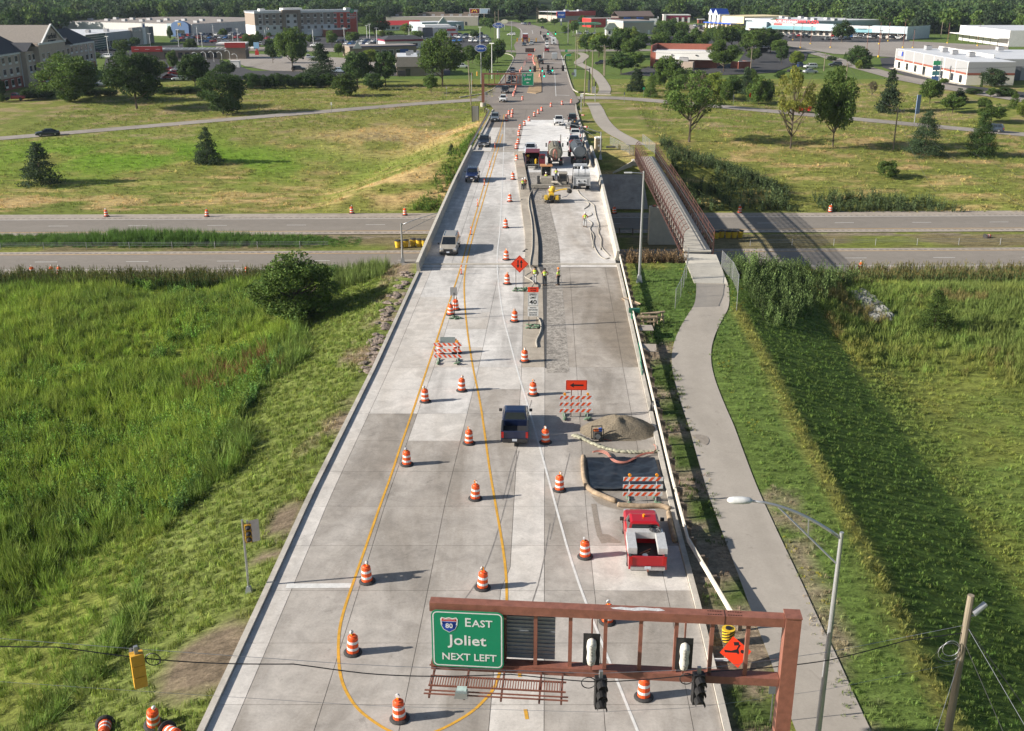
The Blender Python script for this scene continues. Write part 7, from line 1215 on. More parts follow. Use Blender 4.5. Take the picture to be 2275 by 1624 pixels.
for px in np.arange(8,2270,30):
    for yy_ in range(1):
        u = px+rr_.uniform(-10,10);Yb = float(np.interp(u,[0,130,300,560,700,1080,1140,1230,1300,1600,1800,2050,2275],[610,630,720,730,735,780,850,870,840,820,725,630,610]))+rr_.uniform(-6,8);x = (u-1137)*(Yb*.94+8)/2364;hgt_ = rr_.uniform(11,18);k += 1
        if 1100 < u < 1160:continue
        rg_ = int(np.digitize(u,[180,400,560,810,1100,1230,1580,1780,2030]));cn_[rg_] += 1
        tree((x,Yb,H1(x,Yb)-.6),hgt_*rr_.uniform(.8,1.05),hgt_,'%s front tree, counted from the left, of the far wood %s' % (ORD[cn_[rg_]-1] if cn_[rg_] <= 26 else 'later',RGN[rg_]),'round' if k % 3 else 'bush',('dark','mid','dark','mid','conifer')[k % 5],2,k % 6,rr_.uniform(0,6),group='front trees of the far wood')
rk = [MB() for _ in range(4)]
for i,mb in enumerate(rk):
    r_ = random.Random(i+40);mb.lathe([(.3,0),(.5,.12),(.42,.3),(.15,.4)],6);mb.v = [(x*r_.uniform(.75,1.25),y*r_.uniform(.6,1.2),z*r_.uniform(.7,1.2)) for x,y,z in mb.v]
M_rock = mat('pale_limestone',(.27,.27,.25),.9,var=.3,scale=3,rnd=.2);rm = [mb.mesh('stone',M_rock) for mb in rk];base = gnd('W',1200,740);t0 = thing('stone_chute','pale stones heaped in a drainage chute down the right bank','rocks',base);r_ = random.Random(8)
for i in range(150):
    t_ = r_.random();u = 1110+t_*190+r_.uniform(-45,55);v = 665+t_*175+r_.uniform(-12,16);p = gnd('W',u,v);o = link('stone',rm[i % 4],t0,loc=(p[0]-base[0],p[1]-base[1],p[2]-base[2]-.02),rz=r_.uniform(0,6));s_ = r_.uniform(.7,1.5);o.scale = (s_,s_,s_)
r_ = random.Random(12);t0 = thing('rubble','broken brown rubble along the left kerb near the bridge','rubble',gnd('M',2110,430));b_ = t0.location;M_rb = mat('brown_rubble',(.22,.175,.14),.95,var=.3,rnd=.2)
rm2 = [mb.mesh('stone',M_rb) for mb in rk]
for i in range(130):
    v = r_.uniform(250,800);u = np.interp(v,[250,420,600,800],[2190,2110,2040,1960])+r_.uniform(-50,40);p = gnd('M',u,v);o = link('stone',rm2[i % 4],t0,loc=(p[0]-b_[0],p[1]-b_[1],p[2]-b_[2]),rz=r_.uniform(0,6));s_ = r_.uniform(.3,.8);o.scale = (s_,s_*1.3,s_*.6)
def poly(pts,m,name='parking_lot',dz=.07,px=True):
    P = [gnd('d',*p)[:2] for p in pts] if px else pts;mb = MB();z = np.mean([0*H1(*p) for p in P])+dz;mb.add([(x,y,z) for x,y in P],[tuple(range(len(P)))]);o = mb.build(name,m,kind='structure')
    if o.data.polygons[0].normal.z < 0:o.data.flip_normals()
    return o
poly([(480,113),(480,104),(700,107),(1000,113),(1090,118),(1090,124),(1000,120),(700,115)],M_lot,'side_road',.10);poly([(225,175),(235,130),(480,130),(560,158),(870,160),(880,140),(1000,150),(1000,168),(600,172),(560,178)],M_dasp,dz=.06);poly([(480,122),(560,120),(870,134),(870,158),(700,160),(600,158),(545,148)],M_lot,dz=.09)
poly([(640,108),(640,84),(1010,76),(1090,84),(1080,108),(860,109)],M_dasp,dz=.08);poly([(400,100),(430,84),(560,70),(590,80),(600,100),(480,103)],M_dasp,dz=.08);poly([(200,128),(205,112),(400,100),(490,112),(480,124)],M_dasp,dz=.075)
poly([(1300,95),(1300,82),(1560,80),(1720,100),(1700,118),(1450,102)],M_dasp,dz=.08);poly([(1375,166),(1440,150),(1600,146),(1640,138),(1660,108),(1800,104),(1790,134),(1720,162),(1600,168),(1450,170)],M_dasp,dz=.08)
poly([(1700,94),(1745,88),(2000,91),(2240,103),(2240,128),(1985,128),(1850,120),(1780,108)],M_lot,dz=.085);poly([(1700,92),(1712,72),(2018,86),(2020,93),(1860,94)],M_dasp,dz=.10);poly([(1955,130),(2000,127),(2010,150),(2140,190),(2275,206),(2290,230),(2150,205),(2050,183),(1960,150)],M_dasp,dz=.09);poly([(1440,72),(1480,52),(1660,62),(1690,76)],M_lot,dz=.08);poly([(1770,112),(1820,126),(1880,148),(1980,176),(2100,200),(2290,232),(2290,222),(2110,190),(1990,165),(1900,140),(1860,128),(1800,112)],M_lot,'side_road',.105)
poly([(1585,46),(1700,60),(1700,75),(1560,62)],M_dasp,dz=.09)
def wallmat(n,c,**k):return mat('wall_'+n,c,.85,var=.08,scale=.6,**k)
WM = dict(taupe=wallmat('taupe',(.29,.235,.19)),white=wallmat('white',(.62,.61,.60)),red=wallmat('red',(.55,.085,.05)),stone=wallmat('stone',(.24,.19,.145)),roofw=mat('white_membrane_roof',(.66,.67,.69),.5,var=.08,scale=.3),brick=wallmat('brick',(.27,.085,.055)),tan=wallmat('tan',(.50,.40,.32)),shingle=mat('dark_shingle',(.045,.047,.055),.9,var=.2,scale=2),tshing=mat('taupe_shingle',(.25,.22,.19),.9,var=.12,scale=2),grey=wallmat('grey',(.34,.345,.36)),dgrey=wallmat('dark_grey',(.13,.135,.15)),cream=wallmat('cream',(.72,.60,.36)),pale=wallmat('pale_blue',(.40,.48,.52)),teal=mat('teal_awning',(.20,.38,.42),.5,var=.08),rred=mat('red_metal_roof',(.50,.04,.035),.45,var=.06),blue=mat('blue_metal_roof',(.02,.09,.48),.4),brown=mat('brown_roof',(.16,.115,.10),.9,var=.12),beige=wallmat('beige',(.46,.41,.36)),green=mat('green_fascia',(.02,.28,.12),.4),groof=mat('green_shingle',(.09,.12,.10),.9),gravel=mat('gravel_roof',(.27,.235,.21),.95,var=.15,scale=.4),wht=mat('white_trim',(.74,.73,.70),.6),maroon=wallmat('maroon',(.22,.02,.05)),dk=mat('dark_window',(.022,.027,.033),.12,spec=.8),creamw=wallmat('cream_block',(.68,.64,.55)),gmetal=mat('grey_metal_panel',(.40,.40,.41),.5,.2,var=.05))
class Bd:
    """a building with local axes: x along its front wall from a to b, y into the building"""
    def __init__(s,name,label,a,b,cat='building'):
        a,b = Vector(a[:2]),Vector(b[:2]);d = b-a;s.w = d.length;s.t = thing(name,label,cat,(a.x,a.y,0),math.atan2(d.y,d.x));s.m = {}
    def box(s,n,x0,x1,y0,y1,z0,z1,m):return MB().box(((x0+x1)/2,(y0+y1)/2,(z0+z1)/2),(x1-x0,y1-y0,z1-z0)).build(n,WM.get(m,m) if isinstance(m,str) else m,s.t)
    def wins(s,xs_,zs_,w,h,y=0,side=-1,m='dk',frame=True,panel=None,n='window',axis='x'):
        k = (w,h,m,axis)
        if k not in s.m:s.m[k] = (MB().box((0,0,0),(w,.1,h)).mesh(n,WM.get(m,m) if isinstance(m,str) else m),MB().box((0,.03,0),(w+.24,.06,h+.24)).mesh('frame',WM['wht']),MB().box((0,0,0),(w,.12,.5)).mesh('wall_unit',WM['wht']))
        for x in xs_:
            for z in zs_:
                loc = (x,y+side*.03,z) if axis == 'x' else (y+side*.03,x,z);o = link(n,s.m[k][0],s.t,loc=loc,rz=0 if axis == 'x' else math.pi/2*1)
                if frame:link('frame',s.m[k][1],o)
                if panel:link('wall_unit',s.m[k][2],o,loc=(0,-.03,-h/2-.3))
    def gable(s,n,x0,x1,y0,y1,z0,z1,m,along='x',ov=.4):
        mb = MB()
        if along == 'x':yc = (y0+y1)/2;q = [[(x,y0-ov,z0),(x,yc,z1),(x,y1+ov,z0),(x,yc,z1-.35)] for x in (x0-ov,x1+ov)]
        else:xc = (x0+x1)/2;q = [[(x0-ov,y,z0),(xc,y,z1),(x1+ov,y,z0),(xc,y,z1-.35)] for y in (y0-ov,y1+ov)]
        mb.loft([[p for p in r] for r in q]);return mb.build(n,WM[m],s.t)
    def tri(s,n,x0,x1,y,z0,z1,m,th=.2):MB().add([(x0,y,z0),(x1,y,z0),((x0+x1)/2,y,z1),(x0,y+th,z0),(x1,y+th,z0),((x0+x1)/2,y+th,z1)],[(0,1,2),(5,4,3),(0,3,4,1),(1,4,5,2),(2,5,3,0)]).build(n,WM[m],s.t)
    def text(s,t_,size,x,y,z,m,rz=0,**k):o = text(t_,size,'lettering',WM.get(m,m) if isinstance(m,str) else m,s.t,(x,y,z),(math.pi/2,0,rz),.04,**k);return o
    def units(s,P,w=2.2,z=0):
        for x,y in P:o = MB().box((x,y,z+.7),(w,w*.8,1.2)).build('roof_unit',WM['gmetal'],s.t);MB().box((x,y,z+1.33),(w*.8,w*.6,.1)).build('fan_grille',M_trim,o)
E = Bd('hotel','four storey hotel with taupe, white and red wall sections',at_z('d',569,85,0),at_z('d',796,79,0));w = E.w;H_ = 13.4;D_ = 18
f = w/59.
sec = [(0,15.2*f),(25*f,45*f)]
E.box('lower_wall',0,45*f,0,D_,1.4,6.4,'white');E.box('base_course',.02,w-.02,.02,D_,0,1.4,'brick');E.box('upper_wall',0,45*f,.0,D_,6.4,H_-1.0,'taupe');E.box('red_wall',45*f,w,-.02,D_,1.4,H_-1.0,'red');E.box('parapet',-.2,w+.2,-.25,.25,H_-1.0,H_+.1,'wht');E.box('roof',0,w,.2,D_,H_-1.05,H_-.5,'roofw');E.box('parapet',-.2,w+.2,D_-.2,D_+.2,H_-1.0,H_+.1,'wht');E.box('end_wall',w-.1,w+.35,3.0,D_-2,.0,H_-.2,'white');E.box('end_wall',w-.1,w+.3,D_-2,D_,.0,H_-.2,'red')
E.box('portal_frame',15*f,25.5*f,-1.2,1.0,H_-1.4,H_+.5,'stone');E.box('portal_frame',15*f,17*f,-1.2,1,0,H_-1.4,'stone');E.box('portal_frame',23.6*f,25.5*f,-1.2,1,0,H_-1.4,'stone');E.box('portal_wall',17*f,23.6*f,-.35,0,1.4,H_-1.4,'white');E.box('roof_block',18*f,29*f,6,12,H_-.4,H_+1.3,'wht');E.box('roof_block',5*f,8*f,6,10,H_-.4,H_+1.1,'wht');E.box('sign_tower',52*f,55*f,-.3,3,H_,H_+1.2,'wht');E.box('entrance_canopy',38*f,50*f,-6,0,0,3.6,'brick');E.box('canopy_trim',37.7*f,50.3*f,-6.2,.0,3.6,4.3,'wht');E.box('ground_floor_glazing',29*f,37.5*f,-.3,0,.2,2.6,'wht')
xs_ = [(475-418+97.0*i)*(w/1470)+.6 for i in range(14)]
E.wins([x for i,x in enumerate(xs_) if i not in (4,5,6)],(10.9,8.0,5.0),1.5,1.5,y=-.02,panel=True);E.wins([xs_[i] for i in (4,5,6)],(10.9,8.0,5.0),1.5,1.5,y=-.36,panel=True)
for x in (4.2*f,38.5*f,w-.4):E.box('downpipe',x-.12,x+.12,-.22,-.05,0,H_-1,'wht')
E.text('Holiday Inn',1.1,w-3.4,-.1,11.2,'wht');E.text('Express',1.7,w-3.6,-.1,10.1,'wht');E.text('& SUITES',.8,w-3.2,-.1,9.2,'wht');o = MB().cyl((w-3.2,-.1,12.9),(w-3.2,-.3,12.9),1.2,n=14).build('emblem',WM['green'],E.t);text('H',1.4,'lettering',WM['wht'],o,(w-3.2,-.34,12.9),VT,.03)
Fh = Bd('hotel','tan three storey hotel with dark shingle roof and a high front gable',(-142.5,286),(-142.5,378));w = Fh.w
for x0,x1,y0 in ((0,40,0),(40,60,-3.2),(60,w,0)):Fh.box('upper_wall',x0,x1,y0,17,3.2,9.6 if y0 == 0 else 11.8,'tan');Fh.box('brick_base',x0,x1,y0-.02,17,0,3.2,'brick');Fh.box('eaves_trim',x0,x1,y0-.35,y0+.1,9.3 if y0 == 0 else 11.3,9.8 if y0 == 0 else 11.9,'wht')
Fh.gable('roof',0,40.5,0,17,9.7,14.2,'shingle');Fh.gable('roof',59.5,w,0,17,9.7,14.0,'shingle');Fh.gable('roof',42,58,-3.2,17,11.9,16.6,'tshing','y');Fh.tri('gable_wall',41.8,58.2,-3.3,11.8,16.3,'tan')
for sg in (0,1):a = (41.4,-3.6,11.6) if sg == 0 else (58.6,-3.6,11.6);MB().beam(a,(50,-3.6,16.8),.5,.35).build('bargeboard',WM['wht'],Fh.t)
for k in range(3):Fh.gable('porch_roof',8+26*k,16+26*k,-2.0,3,9.9,12.2,'shingle','y');Fh.box('bay_wall',8.3+26*k,15.7+26*k,-1.6,.0,0,9.8,'tan')
Fh.wins([2.5+4.1*i for i in range(22) if not 39 < 2.5+4.1*i < 61 and not any(7.5+26*k < 2.5+4.1*i < 16.5+26*k for k in range(3))],(1.9,5.0,8.1),1.6,1.5,y=-.02,panel=True);Fh.wins([42.5,46.5,53.5,57.5],(1.9,5.0,8.1),1.6,1.5,y=-3.24,panel=True);Fh.wins([10.5+26*k for k in range(3)]+[13.5+26*k for k in range(3)],(5.0,8.1),1.5,1.5,y=-1.62,panel=True)
for x in (.3,7.8,16.3,33.8,39.7,60.3,68.3,86,w-.3):Fh.box('downpipe',x-.12,x+.12,-.3,-.1,0,9.3,'wht')
Fh.text('Fairfield',2.3,50,-3.4,13.4,'shingle');Fh.text('BY MARRIOTT',.9,50,-3.4,12.0,'shingle')
Dl = Bd('dealership','low white roofed dealership with a green glass corner front',(-183,478),(-176,545));w = Dl.w;Dl.box('walls',0,w,.3,62,0,6.0,'white');Dl.box('roof',.3,w-.3,.6,61.7,6.0,6.15,'roofw');Dl.box('parapet',0,w,.3,.9,6.0,6.6,'grey');Dl.box('front_fascia',18,42,-.6,.3,3.6,6.9,'grey');Dl.box('portal',42,60,-1.6,.3,0,8.0,'beige');Dl.box('dark_wing',60,w,-.6,.3,0,7.6,'dgrey');Dl.box('fin',52,55,-2.2,-1.6,0,9.6,'wht')
for i in range(7):Dl.box('glass_band',.2,17.8,-.05,.3,.3+.95*i,1.15+.95*i,mat('green_glass',(.05,.11,.085),.1,spec=.9));Dl.box('mullion',0,18,-.12,.25,1.15+.95*i,1.25+.95*i,'wht')
Dl.wins([20+3*i for i in range(7)],(1.8,),2.2,3.0,y=.25);Dl.wins([50],(6.6,),1,.5,y=-1.62);Dl.units([(8,14),(20,20),(34,16),(44,12),(30,40)],z=6.1);Dl.text('SUBARU',1.3,46,-1.7,6.6,'wht');MB().cyl((53.5,-2.25,8.4),(53.5,-2.35,8.4),.8,n=12).build('emblem',mat('emblem_blue',(.02,.10,.42),.4),Dl.t)
Mi = Bd('retail_hall','big flat white hall with a blue arched entrance',(-258,640),(-172,600));w = Mi.w;Mi.box('walls',0,w,0,95,0,6.4,'white');Mi.box('roof',.4,w-.4,.4,94.6,6.4,6.55,'gravel');Mi.units([(x,y) for x in range(8,int(w),13) for y in (14,34)],2.6,6.5)
MB().prism([(math.cos(a)*6,math.sin(a)*2.4+5.6) for a in np.linspace(0,math.pi,14)]+[(-6,0),(6,0)],0,1.6).build('arched_entrance',mat('blue_portal',(.03,.09,.22),.5),Mi.t).matrix_local = Matrix.Translation((w-7,-.2,0)) @ Matrix.Rotation(math.pi/2,4,'X');Mi.text('M',2.6,w-7,-2.0,6.2,mat('gold_letters',(.7,.42,.03)));Mi.box('entrance_opening',w-10,w-4,-1.9,-1.7,0,3.4,'dk');Mi.box('pilaster',w-17,w-13.5,-.6,0,0,6.6,'pale')
Mi.wins([30,60],(1.8,),5,3.4,y=w+.1,axis='y',frame=False,m='dgrey')
Cw = Bd('car_wash','low car wash with red fascia ends and a ribbed roof',at_z('d',295,133,0),at_z('d',547,131,0));w = Cw.w;Cw.box('walls',0,w,0,11,0,3.4,'stone');Cw.box('roof',0,w,-.3,11,3.4,3.8,'gmetal');Cw.box('red_fascia',0,w*.27,-.5,0,3.0,5.0,'rred');Cw.box('tower',w*.83,w,-.4,11,0,5.4,'stone');Cw.box('red_fascia',w*.82,w+.1,-.7,0,4.3,6.2,'rred');Cw.box('white_cap',w*.74,w+.1,.2,11,5.4,5.9,'wht');Cw.box('white_cap',.3,w*.2,.5,8,3.9,4.6,'roofw');Cw.wins([w*.3+2.6*i for i in range(8)],(1.6,),1.6,2.0,frame=False);Cw.wins([w*.3+3.4*i for i in range(7)]+[2,6,10],(3.9,),1.6,.12,y=-.5,m='wht',frame=False)
for i in range(14):Cw.box('standing_seam',w*.28+i*w*.54/14,w*.28+i*w*.54/14+.12,-.1,10,3.8,4.0,'gmetal')
ar = thing('vacuum_arch','x','vacuum arch',(0,0,0));MB().tube([(0,0,0),(0,0,2.8),(.25,0,3.5),(.9,0,3.9),(1.7,0,3.7)],.09,6).build('arch_tube',M_swh,ar);MB().box((1.7,0,3.55),(.5,.2,.12)).build('lamp_head',M_swh,ar)
for i,(u,v) in enumerate([(1758,560),(1835,555),(1828,520),(1903,552),(1895,518),(1975,555),(1962,512),(2045,540),(2030,510),(2112,575)]):put(ar,USED,at_z('A',u,v,0),math.pi if i != 9 else math.pi,'white curved vacuum arch in front of the car wash, %s' % ('first from the left','front second','rear second','front third','rear third','front fourth','rear fourth','front fifth','rear fifth','rightmost by the stones')[i],'vacuum arches of the car wash')
p = at_z('A',2095,598,0);tag(MB().box((p[0],p[1],1.1),(3.2,2,2.2)).box((p[0],p[1],2.25),(3.4,2.2,.12)).build('pay_kiosk',WM['wht']),'white pay kiosk right of the vacuum arches','kiosk')
Sm = Bd('strip_mall','long brown strip mall with stepped roof fronts',at_z('d',858,57,0),at_z('d',1062,57,0));w = Sm.w;Sm.box('walls',0,w,0,22,0,5.6,'beige');[Sm.box('stepped_front',a*w,b*w,18,22.3,5.6,8.0 if k % 2 == 0 else 6.9,'stone') for k,(a,b) in enumerate([(0,.18),(.18,.38),(.38,.62),(.62,.83),(.83,1)])];Sm.units([(w*.1*i,14) for i in range(1,10)],2,5.6);Sm.wins([3+5*i for i in range(11)],(1.4,),1.2,2.2,frame=False)
Rr = Bd('restaurant','white restaurant with a long red roof',at_z('d',846,68,0),at_z('d',939,66,0));w = Rr.w;Rr.box('walls',0,w,0,12,0,3.0,'white');Rr.gable('roof',0,w,0,12,3.0,5.4,'rred');Rr.wins([2+3*i for i in range(int(w/3))],(1.5,),2,1.4)
Gb = Bd('shop','pale blue shop with a pointed gable over its door',at_z('d',938,70,0),at_z('d',1031,67,0));w = Gb.w;Gb.box('walls',0,w,0,15,0,5.0,'pale');Gb.box('roof',.3,w-.3,.4,14.7,5.0,5.1,'roofw');Gb.tri('gable',w*.36,w*.60,-.6,3.8,7.6,'pale');Gb.wins([2,5,w*.48,w-6,w-3],(1.6,),2,2.4,y=-.02);MB().beam((w*.34,-.8,3.6),(w*.48,-.8,7.9),.4).beam((w*.62,-.8,3.6),(w*.48,-.8,7.9),.4).build('gable_trim',WM['wht'],Gb.t)
Cd = Bd('dealership','small white dealership with a dark side wall and red lettering',at_z('d',939,85,0),at_z('d',1016,84,0));w = Cd.w;Cd.box('dark_wall',0,w*.3,0,16,0,5.2,'dgrey');Cd.box('white_wall',w*.3,w,-.3,16,0,5.4,'white');Cd.box('roof',.3,w-.3,.3,16,5.4,5.5,'roofw');Cd.box('red_sign',w*.7,w*.95,-.5,-.3,3.6,4.6,'rred');Cd.box('red_band',w*.8,w+.1,-.5,-.3,.9,2.4,'rred');Cd.box('roof_house',w*.1,w*.85,4,14,5.5,6.5,'wht');Cd.wins([w*.4,w*.52,w*.64],(1.6,),2,2.2,y=-.35)
Bk = Bd('bank','low white building with a maroon band and dark hip roof',at_z('d',856,109,0),at_z('d',942,107,0));w = Bk.w;Bk.box('walls',0,w,0,12,0,3.2,'white');Bk.box('fascia',-.3,w+.3,-.3,12.3,3.2,4.0,'maroon');MB().loft([[(-.5,-.5,4.0),(w+.5,-.5,4.0),(w+.5,12.5,4.0),(-.5,12.5,4.0)],[(3,4.5,5.4),(w-3,4.5,5.4),(w-3,7.5,5.4),(3,7.5,5.4)]]).build('roof',WM['shingle'],Bk.t);Bk.wins([3,w-4],(1.7,),2.2,1.2);Bk.tri('pediment',2,8,-.6,0.4,2.2,'cream')
Lw = Bd('restaurant','long low brown building with a blue roof line behind the tree group',at_z('d',778,128,0),at_z('d',926,124,0));w = Lw.w;Lw.box('walls',0,w,0,12,0,4.0,'stone');Lw.box('blue_line',-.2,w+.2,-.2,.2,3.9,4.2,mat('dark_blue_trim',(.02,.04,.16),.5));Lw.box('roof',0,w,.3,12,4.0,4.3,'gravel');Lw.tri('pediment',1,5,-.4,3.4,6.2,'white');Lw.box('blue_door',w-7,w-3.5,-.15,0,0,2.8,mat('blue_door',(.02,.08,.32),.5));Lw.wins([8+3*i for i in range(5)],(1.8,),1.8,1.5)
Rs = Bd('restaurant','beige restaurant with a mansard wall and brick base',at_z('d',882,169,0),at_z('d',986,168,0));w = Rs.w;Rs.box('brick_base',0,w*.58,0,20,0,2.9,'stone');MB().loft([[(-.3,-.3,2.9),(w*.6,-.3,2.9),(w*.6,20.3,2.9),(-.3,20.3,2.9)],[(.1,.3,5.9),(w*.57,.3,5.9),(w*.57,19.7,5.9),(.1,19.7,5.9)]]).build('mansard',WM['tshing'],Rs.t);Rs.box('white_roof',.3,w*.56,.5,19.5,5.9,6.0,'roofw');Rs.box('rear_wing',w*.58,w,1,12,0,4.2,'tan');Rs.box('wing_roof',w*.6,w-.2,1.2,11.8,4.2,4.3,'roofw');Rs.wins([w*.24],(1.2,),1.4,2.2,frame=False,n='door');Rs.wins([w*.68,w*.8],(1.5,),1.2,1.4,y=.98);Rs.units([(4,6),(7.5,8),(5,12)],1.6,6.0)
for i,u in enumerate((705,740,775)):p = at_z('AB',u,1090,0);tag(MB().box((p[0],p[1],1.1),(1.0,.15,1.6)).box((p[0],p[1],.15),(.15,.15,.6)).build('menu_board',M_trim),'dark menu board beside the beige restaurant, %s' % ('left','middle','right')[i],'menu board','menu boards')
Rd = Bd('store','distant store with a long bright red fascia',at_z('d',1237,49,0),at_z('d',1321,47,0));w = Rd.w;Rd.box('walls',0,w,0,25,0,4.2,'beige');Rd.box('red_fascia',-.4,w+.4,-.5,0,4.0,7.2,'rred');Rd.box('roof',0,w,0,25,6.6,6.8,'roofw');Rd.units([(w*.4,8),(w*.75,8)],3,6.8)
Gs = Bd('fuel_canopy','green edged fuel station canopy on pillars',at_z('d',1281,74,0),at_z('d',1335,73,0),'fuel station');w = Gs.w;Gs.box('canopy',0,w,0,9,4.4,5.6,'green');Gs.box('white_stripe',-.05,w+.05,-.05,9.05,4.9,5.1,'wht');[Gs.box('pillar',x-.2,x+.2,4,4.4,0,4.4,'wht') for x in (2,w/2,w-2)];[Gs.box('fuel_pump',x+.8,x+1.6,3.9,4.5,0,1.7,'wht') for x in (2,w/2)];MB().cyl((w*.3,-.08,5.0),(w*.3,-.2,5.0),.5,n=10).build('emblem',WM['wht'],Gs.t)
Fs = Bd('store','red and white striped store behind the fuel canopy',at_z('d',1313,61,0),at_z('d',1378,60,0));w = Fs.w;Fs.box('walls',0,w,0,15,0,5.4,'rred');Fs.box('white_panel',w*.5,w*.56,-.1,0,0,5.4,'wht');Fs.box('white_panel',w*.62,w*.66,-.1,0,0,5.4,'wht');Fs.box('roof',.2,w-.2,.2,15,5.4,5.5,'gravel')
Gr = Bd('bank','small building with a green hipped roof',at_z('d',1345,79,0),at_z('d',1375,79,0));w = Gr.w;Gr.box('walls',.4,w-.4,.4,9,0,3.2,'white');MB().loft([[(-.4,-.4,3.2),(w+.4,-.4,3.2),(w+.4,9.8,3.2),(-.4,9.8,3.2)],[(w*.3,3.5,6.4),(w*.7,3.5,6.4),(w*.7,6,6.4),(w*.3,6,6.4)]]).build('roof',WM['groof'],Gr.t);Gr.wins([2.2,w-2.2],(1.6,),1.2,1.6,y=.38)
Bb = Bd('retail_hall','plain beige hall with a pale blue roof edge',at_z('d',1384,77,0),at_z('d',1452,76,0));w = Bb.w;Bb.box('walls',0,w,0,25,0,6.4,'beige');Bb.box('roof_edge',-.2,w+.2,-.2,25.2,6.4,7.2,'pale');Bb.box('roof',.1,w-.1,.1,25,7.2,7.25,'gravel');Bb.wins([3,w*.5,w-3],(1.2,),1.2,2.2,frame=False,m='wht',n='door')
Br = Bd('restaurant','brown roofed building with blue awnings',at_z('d',1374,49,0),at_z('d',1452,48,0));w = Br.w;Br.box('walls',0,w,0,14,0,3.8,'brown');Br.gable('roof',0,w,0,14,3.8,7.2,'brown');[Br.box('awning',x,x+5,-1.2,0,2.2,3.2,'blue') for x in (4,14)]
Ff = Bd('fast_food_restaurant','small white restaurant with a maroon band',at_z('d',1476,50,0),at_z('d',1533,50,0));w = Ff.w;Ff.box('walls',0,w,0,12,0,3.6,'maroon');Ff.box('band',-.1,w+.1,-.1,.2,3.4,4.8,'maroon');Ff.box('white_cap',-.2,w+.2,-.2,12,4.8,5.3,'wht');Ff.box('white_tower',-1,1,-.5,3,0,5.6,'wht');[Ff.box('white_column',x-.8,x+.8,-.3,0,0,3.4,'wht') for x in (w*.5,w*.72,w-1)];Ff.wins([w*.3,w*.62,w*.85],(1.6,),2,1.8,frame=False)
Sh = Bd('shed','little red brick shed with a white roof edge',at_z('d',1551,52,0),at_z('d',1565,52,0));Sh.box('walls',0,Sh.w,0,4,0,2.6,'brick');Sh.box('roof',-.3,Sh.w+.3,-.3,4.3,2.6,2.9,'wht');Sh.wins([1.2,3],(1.2,),.8,1.8,frame=False,n='door')
Ml = Bd('shopping_mall','cream mall front with twin blue gables and a long flat roof',at_z('d',1578,62,0),at_z('d',1634,66,0));w = Ml.w;Ml.box('cream_wall',0,w,0,40,0,7.6,'cream');Ml.box('tower',0,w*.42,-1.5,6,0,8.6,'wht');
for k in (0,1):Ml.gable('blue_roof',w*.01+w*.2*k,w*.20+w*.2*k,-2.2,6,8.4,11.8,'blue','y',.2);Ml.tri('gable_wall',w*.01+w*.2*k,w*.20+w*.2*k,-2.4,8.2,11.4,'wht');Ml.wins([w*(.1+.2*k)],(5.8,),1.4,4,y=-1.55)
Ml.box('blue_canopy',-1.5,w+1,-4.5,0,3.2,3.8,'blue');[Ml.box('column',x-.35,x+.35,-4.2,-3.5,0,3.2,'cream') for x in np.linspace(1,w,7)];Ml.box('main_roof',w,78,6,70,5.8,6.6,'roofw');Ml.box('main_walls',w,78,5,70,0,5.8,'pale');Ml.units([(w+8*i,20+8*(i % 3)) for i in range(1,8)],3,6.6);Ml.box('cream_sign_wall',w*.5,w*1.3,-.3,.2,3.8,7.8,'cream')
St = Bd('shopping_strip','shopping strip with teal awnings and red roof letters',at_z('d',1662,73,0),at_z('d',2019,88,0));w = St.w;St.box('walls',0,w,0,22,0,4.6,'beige');St.box('roof',0,w,0,22,4.6,4.8,'gravel')
for a,b,kind in ((0,.14,'p'),(.14,.46,'t'),(.46,.60,'p'),(.60,.66,'t'),(.66,.80,'t'),(.80,1.0,'p')):
    if kind == 'p':St.box('panel_front',a*w,b*w,-2.6,-.1,2.9,6.4,'pale')
    else:MB().add([(a*w+.05,-3.0,2.8),(b*w-.05,-3.0,2.8),(b*w-.05,-.2,4.7),(a*w+.05,-.2,4.7),(a*w+.05,-.2,2.8),(b*w-.05,-.2,2.8)],[(0,1,2,3),(0,4,5,1),(0,3,4),(1,5,2)]).build('awning',WM['teal'],St.t);St.box('upper_front',a*w+.05,b*w-.05,-.3,0,4.6,6.0,'gmetal')
St.wins(list(np.linspace(3,w-3,26)),(1.4,),2.3,2.2,y=-.05);St.box('side_return',w-.2,w+.05,-2.6,22,0,6.4,'pale');St.text('NORTH OTTAWA PLAZA',2.4,w*.315,1.0,7.0,mat('red_letters',(.65,.02,.03),.5),bold=.06);St.box('letter_frame',w*.15,w*.47,1.05,1.15,5.9,6.1,M_trim)
for x,t_,m_ in ((w*.20,'DOLLAR','rred'),(w*.52,'SALON','wht'),(w*.72,'MARKET','wht'),(w*.90,'GYM','wht')):St.box('shop_sign',x-2.6,x+2.6,-.5 if m_ == 'rred' else -2.75,-.35 if m_ == 'rred' else -2.62,5.0,5.8,m_)
